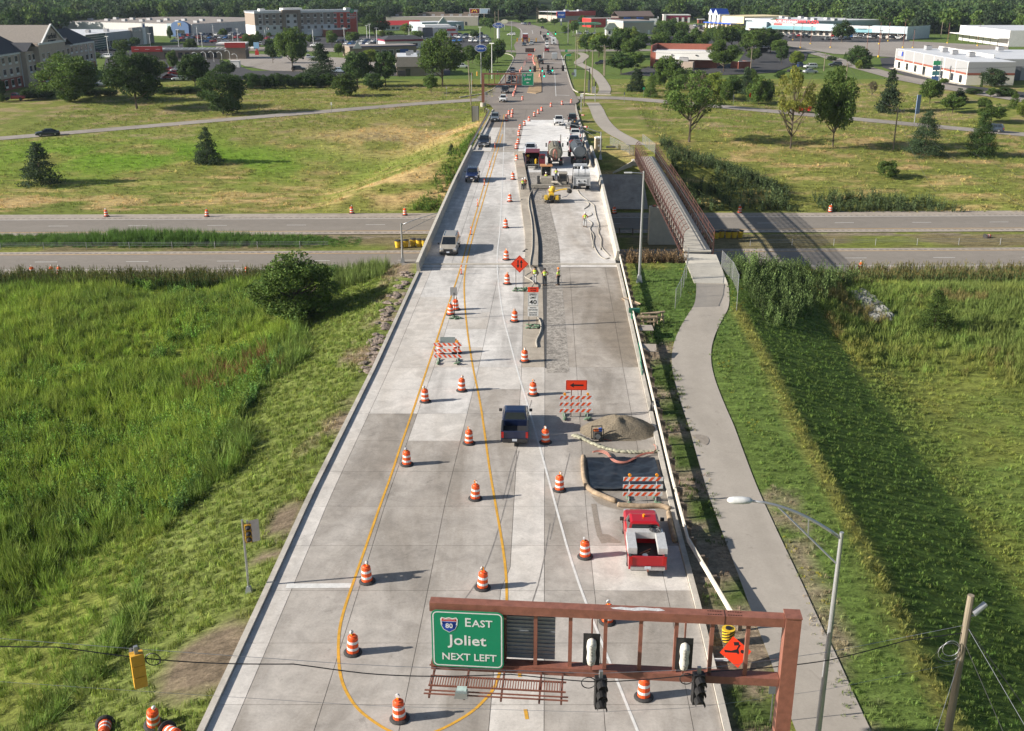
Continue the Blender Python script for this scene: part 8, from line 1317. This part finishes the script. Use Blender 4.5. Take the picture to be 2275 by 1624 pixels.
Bq = Bd('brick_building','red brick building with a white canopy band',at_z('d',1444,149,0),at_z('d',1592,152,0));w = Bq.w;Bq.box('walls',0,w,0,15,0,5.2,'brick');Bq.box('parapet',0,w,14.4,15,5.2,7.4,'brick');Bq.box('parapet',0,.5,0,14.4,5.2,7.4,'brick');Bq.box('roof',.5,w,.3,14.4,5.2,5.4,'roofw');Bq.box('white_band',2.5,w,-3.0,.0,3.0,5.9,'wht');Bq.box('white_band_end',2.3,2.5,-3.0,1.0,3.0,5.9,'wht');Bq.wins([w*.22],(1.5,),3.4,2.4,y=-.02);Bq.wins([w*.1],(1.2,),1.2,2.4,frame=False,n='door');Bq.box('tan_annex',w*.50,w*.68,-9,-3.2,0,2.6,'tan');Bq.box('white_lean_to',w*.36,w*.5,-7,-3.2,2.0,2.4,'wht');Bq.units([(w*.5,-5),(w*.56,-6)],1.8,2.6);[Bq.box('floodlight',x-.3,x+.3,-3.3,-3.0,4.4,4.7,M_trim) for x in (w*.34,w*.7)]
Be = Bd('brick_enclosure','low brick enclosure wall on the dark lot',at_z('d',1640,153,0),at_z('d',1668,152,0));[Be.box('wall',x0,x1,y0,y1,0,2.4,'brick') for x0,x1,y0,y1 in ((0,Be.w,0,.3),(0,.3,.3,5),(Be.w-.3,Be.w,.3,5))];Be.box('coping',-.05,Be.w+.05,-.05,.35,2.4,2.55,'wht')
Wb = Bd('warehouse_store','white block and grey metal building with a red stripe',(134.6,388),(134.6,325));w = Wb.w;D2 = 14
Wb.box('cream_block_wall',0,w,0,D2,0,2.9,'creamw');Wb.box('red_stripe',-.05,w+.05,-.05,D2,2.9,3.5,'brick');Wb.box('metal_panels',0,w,0,D2,3.5,6.6,'gmetal');Wb.box('roof',.3,w-.3,.3,D2,6.6,6.7,'roofw');[Wb.box('pilaster',x-.15,x+.15,-.12,0,0,6.7,'wht') for x in np.linspace(.2,w-.2,8)];Wb.wins([w*(i+.6)/8 for i in (0,1,2,3,5,6)]+[w*.93],(1.5,),2.2,2.2,y=-.02);Wb.wins([w*.45],(1.4,),2.4,2.7,frame=False,n='door');Wb.box('sidewalk',0,w,-2,-.1,0,.15,M_kerb);Wb.box('parapet_wall',2,w-16,D2,D2+.3,5.0,7.6,'wht');Wb.box('rear_hall',2,w-16,D2+.3,85,0,6.3,'gmetal');Wb.box('rear_roof',2.3,w-16.3,D2+.6,84.7,6.3,6.45,'roofw')
Wb.units([(8,8),(20,9),(31,8),(42,9),(14,30),(24,38),(30,52),(40,60),(16,60)],2.4,6.8);[Wb.box('door_bay',w-15.9,w-15.7,y,y+5,0,4.2,'dgrey') for y in range(18,80,8)];Wb.box('sign_panel',3,6,-.2,-.1,4.6,6,'wht');Wb.box('sign_panel',6,7.6,-.2,-.1,4.6,6,mat('sign_blue',(.05,.08,.4)))
Tr = Bd('metal_hall','white metal hall with a covered loading side in the top right corner',(229,570),(229,512));Tr.box('walls',0,Tr.w,0,40,0,7.0,'white');Tr.box('roof',0,Tr.w,0,40,7.0,7.2,'roofw');Tr.box('canopy',0,Tr.w,-5,0,3.4,3.7,'wht');[Tr.box('canopy_post',x-.1,x+.1,-4.9,-4.7,0,3.4,M_trim) for x in np.linspace(.5,Tr.w-.5,8)]
for i,(x,v,c_) in enumerate([(1905,45,'pale'),(1962,42,'wht'),(2005,43,'beige'),(2045,44,'wht')]):a = at_z('d',x,v+8,0);hs = Bd('house','house with a dark hip roof among trees, %s' % ('leftmost, blue tarp roof','second, white gable','third','rightmost by the woods')[i],a,(a[0]+14,a[1],0),'house');hs.box('walls',0,14,0,10,0,3.4,c_);hs.gable('roof',0,14,0,10,3.4,6.8,'shingle' if i else 'pale');hs.wins([3,10],(1.8,),1.4,1.2)
def px_h(fr,u,v,b):return at_y(fr,u,v,b[1])[2]-b[2]
lp = thing('lot_lamp','x','lamp post',(0,0,0));MB().cyl((0,0,0),(0,0,1),.13,.10,n=6).build('pole',M_swh,lp);MB().box((0,0,.985),(1.6,.35,.022)).build('lamp_head',M_swh,lp)
lb = thing('lot_lamp','x','lamp post',(0,0,0));MB().cyl((0,0,0),(0,0,1),.11,.09,n=6).build('pole',M_rust,lb);MB().cyl((0,0,0),(0,0,.07),.35,n=8).build('concrete_foot',M_yelp,lb);MB().box((0,0,.985),(1.2,.3,.02)).build('lamp_head',M_trim,lb)
def poles(proto,L_,lab,grp):
    for i,(f,u,v,tv) in enumerate(L_):b = gnd(f,u,v);o = put(proto,USED,b,random.uniform(-.4,.4),lab % ('%s from the left' % ORD[i]),grp);o.scale = (1,1,max(3,px_h(f,u,tv,b)))
poles(lp,[('A',970,515,320),('A',1338,418,297),('A',1590,418,262),('A',1762,402,232),('A',1798,422,292),('A',1900,345,215),('A',2070,365,278),('A',2115,372,256),('B',140,400,255),('B',245,330,205),('B',565,412,256),('B',842,418,246),('B',1040,345,225),('B',1065,355,212),('B',1130,412,246),('B',1415,355,246),('B',1440,330,220),('B',1846,335,220),('B',2045,410,238),('B',2150,700,380)],'white lamp post of the parking lots left of the road, %s','white lot lamps')
poles(lb,[('D',355,335,200),('D',417,402,190),('D',502,368,215),('D',667,398,235),('D',968,420,212),('D',1065,475,250),('D',1070,370,182),('D',1145,345,180),('D',1267,402,170),('D',1350,400,240),('D',1637,362,190),('D',1887,384,200),('D',2140,380,290)],'brown lamp post with yellow foot on the plaza lot, %s','brown lot lamps')
def upole(fr,u,v,tv,label,cross=True,m=None,r=.16,lean=None):
    b = gnd(fr,u,v);h = px_h(fr,u if lean is None else lean,tv,b);t0 = thing('utility_pole',label,'utility pole',b);q = (0 if lean is None else at_y(fr,lean,tv,b[1])[0]-b[0]);MB().cyl((0,0,-.3),(q,0,h),r,r*.7,n=8).build('pole',m or MATS['pole_wood'],t0)
    if cross:MB().box((q,0,h-.7),(2.6,.12,.14)).build('crossarm',M_wood,t0);[MB().cyl((q+x,0,h-.63),(q+x,0,h-.35),.07,n=6).build('insulator',M_galv,t0) for x in (-1.2,-.5,.5,1.2)]
    return (b[0]+q,b[1],b[2]+h-.4)
U1 = upole('D',1188,1245,890,'power pole standing in the right field beyond the highway');U2 = upole('D',772,900,522,'power pole behind the mid green tree on the right');U3 = upole('D',612,590,440,'power pole beside the side road bend');U4 = upole('D',5,575,385,'power pole right of the brick enclosure');U5 = upole('C',920,672,395,'left one of a pair of power poles by the dark lot');upole('C',930,676,420,'right one of a pair of power poles by the dark lot',False);U6 = upole('C',672,600,300,'leftmost pole in the cluster at the side street');U7 = upole('C',690,520,290,'second pole in the cluster at the side street');U8 = upole('C',605,400,200,'pole in the distance before the blue square sign',False)
upole('C',815,840,450,'dark pole by the signal cabinets',False);SP = upole('C',745,940,530,'leaning wooden signal pole at the intersection corner',False,lean=765);SQ = upole('B',1965,938,535,'leaning pole left of the far gantry',False,lean=1938);upole('Q',955,330,130,'pole on the far skyline, left',False);upole('Q',1017,340,135,'pole on the far skyline, middle',False);upole('Q',810,350,110,'pole at the far bend',False);upole('Q',835,330,140,'thin pole at the far bend',False);upole('B',2178,350,100,'pole behind the blue oval signs',False);upole('B',2208,330,85,'second pole behind the blue oval signs',False);upole('T',960,665,200,'pale pole before the white building',False,M_steelp);upole('D',905,215,125,'pole beyond the plaza roof');upole('D',1582,320,180,'pole at the wood edge right',False)
for i,(a,b,sg) in enumerate([(U1,(46,60,9),2.0),(U1,(58,60,9),2.0),(U1,(40,100,11),1.2),(U1,U2,1.5),(U2,U3,1.2),(U3,U4,1.5),(U4,U5,2.2),(U5,U6,1.0),(U6,U7,.5),(SP,SQ,2.4),(U2,(160,300,9),1.5)]):wire([a,b],'overhead line, %s' % ('running off to the lower right, upper','running off to the lower right, lower','running towards the camera','between the two right field poles','to the side road pole','over the trees by the brick building','over the brick building','to the side street cluster','inside the pole cluster','signal span over the intersection','off to the right edge')[i],.016 if i < 3 else .03,M_trim,sag=sg,group='overhead lines')
b = gnd('Q',1550,1305);t0 = thing('signal_mast','black mast arm with signals over the far side of the crossing','signal mast',b);h = px_h('Q',1548,985,b);L_ = at_y('Q',700,975,b[1])[0]-b[0];MB().cyl((0,0,0),(0,0,h+.3),.17,.13,n=8).build('mast',M_black,t0);MB().tube([(0,0,h),(L_*.5,0,h+.25),(L_,0,h+.3)],[.12,.09,.06],6).build('arm',M_black,t0)
for i,(u,v,bg_) in enumerate([(715,980,0),(779,980,1),(886,985,0),(970,965,1),(1030,980,0),(1180,968,1)]):p = at_y('Q',u,v,b[1]-.4);signal('traffic_signal','signal on the black mast arm over the crossing, %s from the left' % ('first','second','third','fourth','fifth','sixth')[i],p,0,cover=False,back=bool(bg_),lit=None if bg_ else 2,scale=1.25,group='crossing signals',hood=False)
p = at_y('Q',913,1062,b[1]-3);signal('traffic_signal','signal hanging lower than the others with its green lit',p,0,lit=2,scale=1.2,hood=False)
for i,(f,u,v,c) in enumerate([('B',1972,665,0),('B',2018,655,1),('B',1972,735,1),('B',2128,645,1),('B',2200,650,1),('C',720,880,1),('C',850,745,1)]):bb = gnd('B',1972,830) if f == 'B' else gnd('C',720,940);p = at_y(f,u,v,bb[1]);signal('traffic_signal','signal near the far gantry, %s' % ('upper one on the yellow post','yellow one on the span wire','lower one on the yellow post','left one behind the gantry','right one behind the gantry','by the no turn sign','on the corner pedestal')[i],p,1.2 if c else 0,body=MATS['signal_yellow'] if f == 'B' and i < 3 else M_black,scale=1.1,hood=False)
for f,u,v,tv,lb_ in (('B',1970,835,650,'pale post with signals left of the far gantry'),('C',720,1000,860,'post with a no turn sign at the corner'),('C',845,905,760,'pedestal post on the corner by the path')):bb = gnd(f,u,v);o = MB().cyl((0,0,0),(0,0,px_h(f,u,tv,bb)),.09,n=8).build('signal_post',M_steelp);o.location = bb;tag(o,lb_,'signal post')
for i,(u,v,w_,h_,m_,lb_) in enumerate([(835,825,.9,1.6,'gmetal','grey signal cabinet on the corner'),(790,820,.5,3.2,'dgrey','dark covered cabinet at the mast foot')]):bb = gnd('C',u,v);o = MB().box((0,0,h_/2),(w_,.6,h_)).box((0,0,h_+.03),(w_+.1,.7,.06)).build('signal_cabinet',WM[m_]);o.location = bb;tag(o,lb_,'cabinet')
for pole_,u0,v0,arm_,nm in ((('Q',1250,640),1248,465,(855,463),'far green lit mast arm right of the road'),(('Q',450,760),450,565,(805,560),'mast arm from the left at the side street')):
    b = gnd(*pole_);t0 = thing('signal_mast',nm,'signal mast',b);h = px_h('Q',u0,v0,b);MB().cyl((0,0,0),(0,0,px_h('Q',u0,300,b)),.14,n=7).build('mast',M_galv,t0);L_ = at_y('Q',*arm_,b[1])[0]-b[0];MB().tube([(0,0,h),(L_,0,h+.2)],.09,6).build('arm',M_galv,t0)
    for k,fr_ in enumerate((.98,.72,.45) if L_ < 0 else (.22,.42,.70,.98)):signal('traffic_signal','%s signal on the %s' % (('outermost','middle','inner') if L_ < 0 else ('inner','second','third','outermost'))[k:k+1][0:1][0].join(['','']) if False else (('outermost','middle','inner') if L_ < 0 else ('innermost','second','third','outermost'))[k]+' signal on the '+nm,(b[0]+L_*fr_,b[1]-.3,b[2]+h),0 if L_ < 0 else math.pi,body=M_black if L_ < 0 else MATS['signal_yellow'],lit=2 if L_ < 0 and k else None,scale=1.5,hood=False)
b = at_z('B',2072,940,0);G2 = thing('sign_gantry','distant brown sign gantry over the queueing cars','sign gantry',b,0);h = px_h('B',2068,650,b);w = at_y('Q',762,1040,b[1])[0]-b[0];h2 = px_h('B',2080,750,b)
MB().box((0,0,h/2),(.7,.6,h)).build('column',M_gan,G2);MB().cyl((0,0,-.3),(0,0,.8),.7,n=12).build('concrete_foot',M_kerb,G2);MB().box((w/2,0,h-.15),(w,.4,.32)).build('top_beam',M_gan,G2);MB().box((w/2,0,h2),(w,.4,.3)).build('bottom_beam',M_gan,G2);[MB().box((w*k,0,(h+h2)/2),(.16,.2,h-h2)).build('vertical_member',M_gan,G2) for k in (.12,.23,.34,.45,.56,.66,.73,.79)]
[MB().box((w*.74,.25,h2+.2+.3*k),(w*.14,.06,.26)).build('plank',MATS['mill_aluminium'],G2) for k in range(int((h-h2-.3)/.3))]
s2 = thing('exit_sign','green EAST Joliet sign with a left arrow on the far gantry','road sign',(b[0]+w-1.45,b[1]-.4,b[2]+(h+h2)/2-.05));sw = 2.95;plate('panel',rrect(sw,3.1,.25),M_green,s2,(0,0,0),(0,0,0),.03);border('border',sw-.1,3.0,.2,.06,M_refl,s2,(0,-.035,0));text('EAST',.5,'lettering',M_refl,s2,(.45,-.04,.95),VT,.002,bold=.01);text('Joliet',.72,'lettering',M_refl,s2,(0,-.04,0),VT,.002,bold=.01);plate('arrow',[(-.35,0),(-.1,.2),(-.1,.07),(.35,.07),(.35,-.07),(-.1,-.07),(-.1,-.2)],M_refl,s2,(0,-.04,-.85),(0,0,0),.003);shield(s2,(-.75,-.04,.85),.65)
def polesign(fr,u,v,tv,label,build,m=None,r=.25):
    b = gnd(fr,u,v);h = px_h(fr,u,tv,b);t0 = thing('pole_sign',label,'sign',b);MB().cyl((0,0,0),(0,0,h),r,n=10).build('pole',m or M_swh,t0);build(t0,h);return t0
def ell(w_,h_,n=26):return [(w_/2*math.cos(a),h_/2*math.sin(a)) for a in np.linspace(0,2*math.pi,n,endpoint=False)]
LB = mat('logo_blue',(.01,.07,.36),.35)
def oval(wd,ht,txt,sz,extra=None):
    def f(t0,h):plate('panel',ell(wd,ht),M_refl,t0,(0,-.3,h+ht*.35),(0,0,0),.3);plate('blue_field',ell(wd*.93,ht*.88),LB,t0,(0,-.61,h+ht*.35),(0,0,0),.02);text(txt,sz,'lettering',M_refl,t0,(0,-.645,h+ht*.35),VT,.005,bold=.02)
    return f
polesign('Q',262,630,390,'blue oval car dealer sign on a thick white pole',oval(5.6,2.6,'Ford',2.0),r=.7);polesign('B',2055,745,452,'blue oval restaurant sign on a tall pole above the far gantry',oval(3.7,2.2,"Culver's",.95),M_galv,.14)
def yel(t0,h):plate('panel',ell(4.6,2.6),mat('cream_sign',(.62,.56,.40),.5),t0,(0,-.3,h+1),(0,0,0),.3);text('DINER',1.0,'lettering',M_wood,t0,(0,-.64,h+1),VT,.005) if False else None;plate('rim',ell(3.9,1.9),mat('cream_sign_face',(.72,.68,.55),.5),t0,(0,-.61,h+1),(0,0,0),.02)
polesign('Q',350,420,330,'cream oval sign behind the blue oval sign',yel,M_galv,.15)
def sq(wd,ht,m,txt=None,sz=1,tm=None):return lambda t0,h:(plate('panel',rrect(wd,ht,.15),m,t0,(0,-.2,h-ht/2),(0,0,0),.3),text(txt,sz,'lettering',tm or M_refl,t0,(0,-.52,h-ht/2),VT,.005,bold=.02) if txt else None)
polesign('Q',1155,358,165,'blue square sign on a yellow and white pole',sq(5.2,4.0,LB,'Kroger',1.4),r=.45);polesign('U',418,500,280,'white square sign on a pole by the beige hall',sq(4.4,4.2,M_swh),M_galv,.2);polesign('U',490,500,248,'thin lamp like sign pole beside the white square sign',sq(.6,1.2,M_swh),M_galv,.15);polesign('U',716,235,125,'tall white and red sign behind the small restaurant',sq(2.6,4.0,M_swh,'A',2.4,MATS['red_letters']),M_galv,.3);polesign('B',65,492,375,'red and blue pylon sign by the hotel road',lambda t0,h:(plate('panel',rrect(2.2,2.4,.1),mat('light_blue_panel',(.25,.45,.65)),t0,(0,-.3,h-1.2),(0,0,0),.3),plate('red_panel',rrect(1.5,4.2,.1),WM['rred'],t0,(0,-.3,h-5.4),(0,0,0),.3)),WM['rred'],.3)
polesign('T',915,560,222,'dark green pylon sign with stacked panels before the white building',lambda t0,h:[plate('sign_panel',rrect(2.6,1.25,.08),m_,t0,(0,-.2,h-1.0-1.5*k),(0,0,0),.2) for k,m_ in enumerate((WM['green'],mat('pylon_blue',(.06,.13,.22)),mat('pylon_teal',(.05,.18,.2)),mat('pylon_blue2',(.05,.12,.3))))],WM['dgrey'],.25);polesign('T',600,1190,755,'tall narrow blue panel sign in the right field',lambda t0,h:plate('sign_panel',rrect(1.2,4.2,.05),mat('faded_blue',(.14,.22,.36),.5),t0,(.3,-.1,h-2.2),(0,0,.5),.12),M_galv,.12)
polesign('Q',1325,470,285,'dark rust coloured sign board before the red roofed store',sq(4.6,2.2,mat('rust_sign',(.15,.03,.03)),'Rusty',1.2),M_galv,.2)
bb = at_z('B',2043,225,0);t0 = thing('billboard','twin billboard with a red arch panel and a pale portrait panel','billboard',bb);h = px_h('B',2043,75,bb);hb = px_h('B',2043,122,bb);wl = at_y('B',2135,80,bb[1])[0]-at_y('B',1950,80,bb[1])[0]
for sg,m_ in ((-1,mat('billboard_red',(.25,.03,.04),.5)),(1,mat('billboard_pale',(.42,.52,.66),.5))):o = MB().box((sg*wl/4,0,(h+hb)/2),(wl/2-.15,.3,h-hb)).build('board_frame',M_swh,t0);MB().box((sg*wl/4,-.17,(h+hb)/2),(wl/2-.7,.04,h-hb-.5)).build('poster',m_,o);MB().cyl((sg*wl/4-.5,0,0),(sg*wl/4-.5,0,hb),.3,n=8).build('post',M_wood,t0)
for s_ in (-1,1):MB().tube([(-wl/4-.02+s_*.0,-.25,hb+.8)] if False else [(-wl/4+s_*1.7,-.25,hb+.9),(-wl/4+s_*1.35,-.25,h-1.3),(-wl/4+s_*.8,-.25,h-.7),(-wl/4+s_*.25,-.25,h-1.3),(-wl/4,-.25,hb+1.6)],.2,5).build('arch',mat('arch_yellow',(.8,.5,.02),.5),t0)
plate('portrait',[(.9,-1.6),(-.7,-1.6),(-.6,-.3),(-.2,.1),(-.3,.9),(.1,1.3),(.5,.9),(.4,.1),(.9,-.3)],M_dk,t0,(wl/4+2.4,-.22,(h+hb)/2),(0,0,0),.02)
for i,(f,u,v,tv,w_,h_,m_,lb_) in enumerate([('Q',1225,860,705,.9,.9,'green','green route shield sign on the verge past the crossing'),('Q',1255,870,770,2.0,.7,'green','wide green street sign on the verge past the crossing'),('Q',1322,1210,1030,.9,.8,'dgrey','dark small sign on a post on the far verge'),('Q',1350,1100,985,.8,2.2,'pale','work zone speed limit sign on the far verge'),('C',1275,865,775,.6,.6,'green','small green sign at the field edge'),('C',1103,915,820,.3,.6,'dgrey','thin dark marker post by the right ramp'),('C',2072,930,840,.3,.7,'dgrey','thin marker post further along the right ramp'),('B',727,1005,908,.35,.7,'wht','white marker sign beside the left ramp'),('B',1747,875,770,.35,.5,'beige','faded post in the left field'),('B',2100,935,815,.8,.8,'gmetal','octagonal sign back beside the far gantry'),('C',722,860,812,1.7,.45,'dk','one way sign on the signal pole')]):
    bb = gnd(f,u,v);h = px_h(f,u,tv,bb);t0 = thing('road_sign',lb_,'road sign',bb);MB().box((0,0,h/2),(.08,.06,h)).build('post',M_galv,t0);plate('panel',rrect(w_,h_,.05),WM[m_],t0,(0,-.05,h-h_/2),(0,0,0),.02)
bb = gnd('C',722,1000);o = plate('prohibition_sign',ell(.75,.75),M_swh,None,(bb[0],bb[1]-.1,px_h('C',722,838,bb)),(0,0,0));tag(o,'round no turn sign on the corner signal post','road sign')
for i,(f,u,v,w_,h_,rr) in enumerate([('V',0,0,0,0,0)][:0]):pass
bb = gnd('B',2003,1082);t0 = thing('metal_panel_box','tall grey metal panel on the bank before the far left guardrail','panel',bb,.1);MB().box((0,0,1.7),(1.5,.12,3.4)).build('panel',WM['gmetal'],t0);[MB().box((x,-.03,1.7),(.14,.16,3.5)).build('edge_channel',M_trim,t0) for x in (-.75,.75)]
for f,u,v,lb_ in (('D',115,830,'small orange diamond sign near the red pickup'),('C',2220,930,'orange diamond sign on a post on the right of the thicket')):bb = gnd(f,u,v);t0 = thing('road_sign',lb_,'road sign',bb);MB().box((0,.02,1.2),(.07,.05,2.4)).build('post',M_wood,t0);plate('panel',[(0,.7),(.7,0),(0,-.7),(-.7,0)],M_osign,t0,(0,0,2.4),(0,0,.9),.02)
def farcar(kind):
    s = VS[kind];mb = MB();Bq_,Tq_ = body_mb(s,mb);n_ = len(mb.f);mb.mi = 1
    for nm,q in glass_quads(Bq_,Tq_,s):mb.add(q,[(0,1,2,3)])
    mb.mi = 2;wheels(s,None,mb);mb.box((s['L']/2,0,s['zl']+.15),(.1,s['W']*.8,.25));mb.box((-s['L']/2,0,s['zl']+.15),(.1,s['W']*.8,.25));return mb.mesh('parked_car',[M_paint,M_glass,M_tyre])
FC = {k:farcar(k) for k in ('sedan','suv','pickup')};PC = [('white',(.72,.72,.71)),('black',(.015,.015,.018)),('silver',(.42,.44,.46)),('dark blue',(.015,.03,.09)),('grey',(.15,.16,.17)),('red',(.33,.012,.015)),('white',(.72,.72,.71)),('black',(.015,.015,.018)),('blue',(.03,.11,.30)),('silver',(.42,.44,.46))]
rc = random.Random(21)
def row(a,b,n,where,rz=None,kinds=('sedan','suv','suv','pickup'),skip=.08):
    p,q = gnd('d',*a),gnd('d',*b);base = rz if rz is not None else math.pi/2
    for i in range(n):
        if rc.random() < skip:continue
        t_ = i/max(1,n-1);x = p[0]+(q[0]-p[0])*t_;y = p[1]+(q[1]-p[1])*t_;cn,cc = PC[rc.randrange(len(PC))];k = kinds[rc.randrange(len(kinds))];o = link('parked_car',FC[k],loc=(x,y,.12),rz=base+rc.uniform(-.05,.05)+(math.pi if rc.random() < .5 else 0),color=cc);tag(o,'%s parked %s %s' % (cn,{'sedan':'car','suv':'suv','pickup':'pickup'}[k],where),'car','cars parked '+where)
row((772,101),(852,102),9,'in the front row below the hotel',1.2);row((860,104),(885,104),3,'beside the low white bank',1.2);row((740,95),(865,96),12,'in the second row below the hotel',1.2);row((865,95),(925,93),6,'in the row left of the dealer',1.2);row((850,87),(930,86),8,'in the back row of the dealer lot',1.2);row((945,92),(1000,90),5,'under the large tree crown',1.2);row((1000,94),(1085,95),8,'in the row below the blue oval sign',1.2);row((1000,86),(1080,86),8,'in the middle row below the blue oval sign',1.2);row((1005,81),(1070,80),5,'in the back row below the blue oval sign',.4)
row((625,91),(705,92),9,'along the hotel front',1.3);row((595,89),(640,90),4,'by the left end of the express hotel',1.3);row((515,106),(580,103),6,'on the lot behind the car wash',.1);row((400,83),(545,80),15,'in front of the white retail hall',1.3);row((395,88),(540,87),13,'in the second row before the white retail hall',1.3);row((390,95),(510,96),9,'behind the car wash roof',.2);row((200,117),(260,113),6,'beside the glass dealership',.2);row((370,160),(395,160),3,'in the lot behind the tall dark tree',.2,('sedan',));row((230,192),(255,186),2,'behind the broad green tree',.1,('suv',));row((380,176),(400,180),2,'on the lot behind the hedge',.1,('sedan',))
row((1545,60),(1600,63),6,'in the back row at the mall',1.1);row((1546,66),(1625,69),7,'in the front row at the mall',1.1);row((1850,83),(1995,88),15,'in front of the shopping strip right part',1.2,skip=.2);row((1700,80),(1800,83),9,'in front of the shopping strip left part',1.2,skip=.4);row((1762,85),(1790,85),2,'crosswise on the plaza lot left',.05,('pickup',));row((1835,90),(1880,90),3,'crosswise on the plaza lot middle',.05,('pickup','sedan'));row((1765,162),(1800,164),3,'on the dark lot by the power pole',.2);row((1775,152),(1800,153),2,'further back on the dark lot by the power pole',.2);row((1480,70),(1520,70),4,'between trees near the white square sign',.8);row((1290,78),(1320,78),3,'at the fuel canopy',.1)
for f,u,v,c,k,lb_ in (('C',1390,610,(.12,.008,.012),'pickup','dark red pickup parked by the brick building'),('C',900,580,BLKc,'suv','black car half hidden behind the bright tree trunks'),('B',1885,610,WHc,'suv','white car parked on the slope right of the largest tree'),('B',430,632,BLKc,'suv','black suv behind the bright airy tree'),('B',510,530,WHc,'pickup','white truck between the bright tree and the spruce'),('B',470,470,WHc,'suv','white suv on the road by the spruce top'),('B',580,418,WHc,'suv','white suv alone on the hotel road'),('B',20,440,WHc,'suv','white suv at the road by the red pylon'),('A',940,520,WHc,'suv','white van parked before the glass dealership'),('B',780,650,(.3,.36,.42),'suv','pale suv behind the low bushy tree'),('A',120,897,(.4,.01,.02),'pickup','red vehicle at the left picture edge behind shrubs'),('A',1560,670,(.3,.01,.015),'sedan','red car on the lot behind the tall dark tree')):
    bb = gnd(f,u,v);tag(link('parked_car',FC[k],loc=(bb[0],bb[1]+.5,bb[2]+.12),rz=rc.choice([.2,3.0,.1]),color=c),lb_,'car')
hb_ = MB().box((0,1900,26.5),(4300,3990,70));hm = bpy.data.materials.new('haze_air');hm.use_nodes = True;hn = hm.node_tree;hn.nodes.clear()
hv = hn.nodes.new('ShaderNodeVolumePrincipled');hv.inputs['Color'].default_value = (.62,.74,.90,1);hv.inputs['Density'].default_value = .00007;hv.inputs['Anisotropy'].default_value = .1;ho = hn.nodes.new('ShaderNodeOutputMaterial');hn.links.new(hv.outputs[0],ho.inputs['Volume'])
hb_.build('haze',hm,kind='stuff')
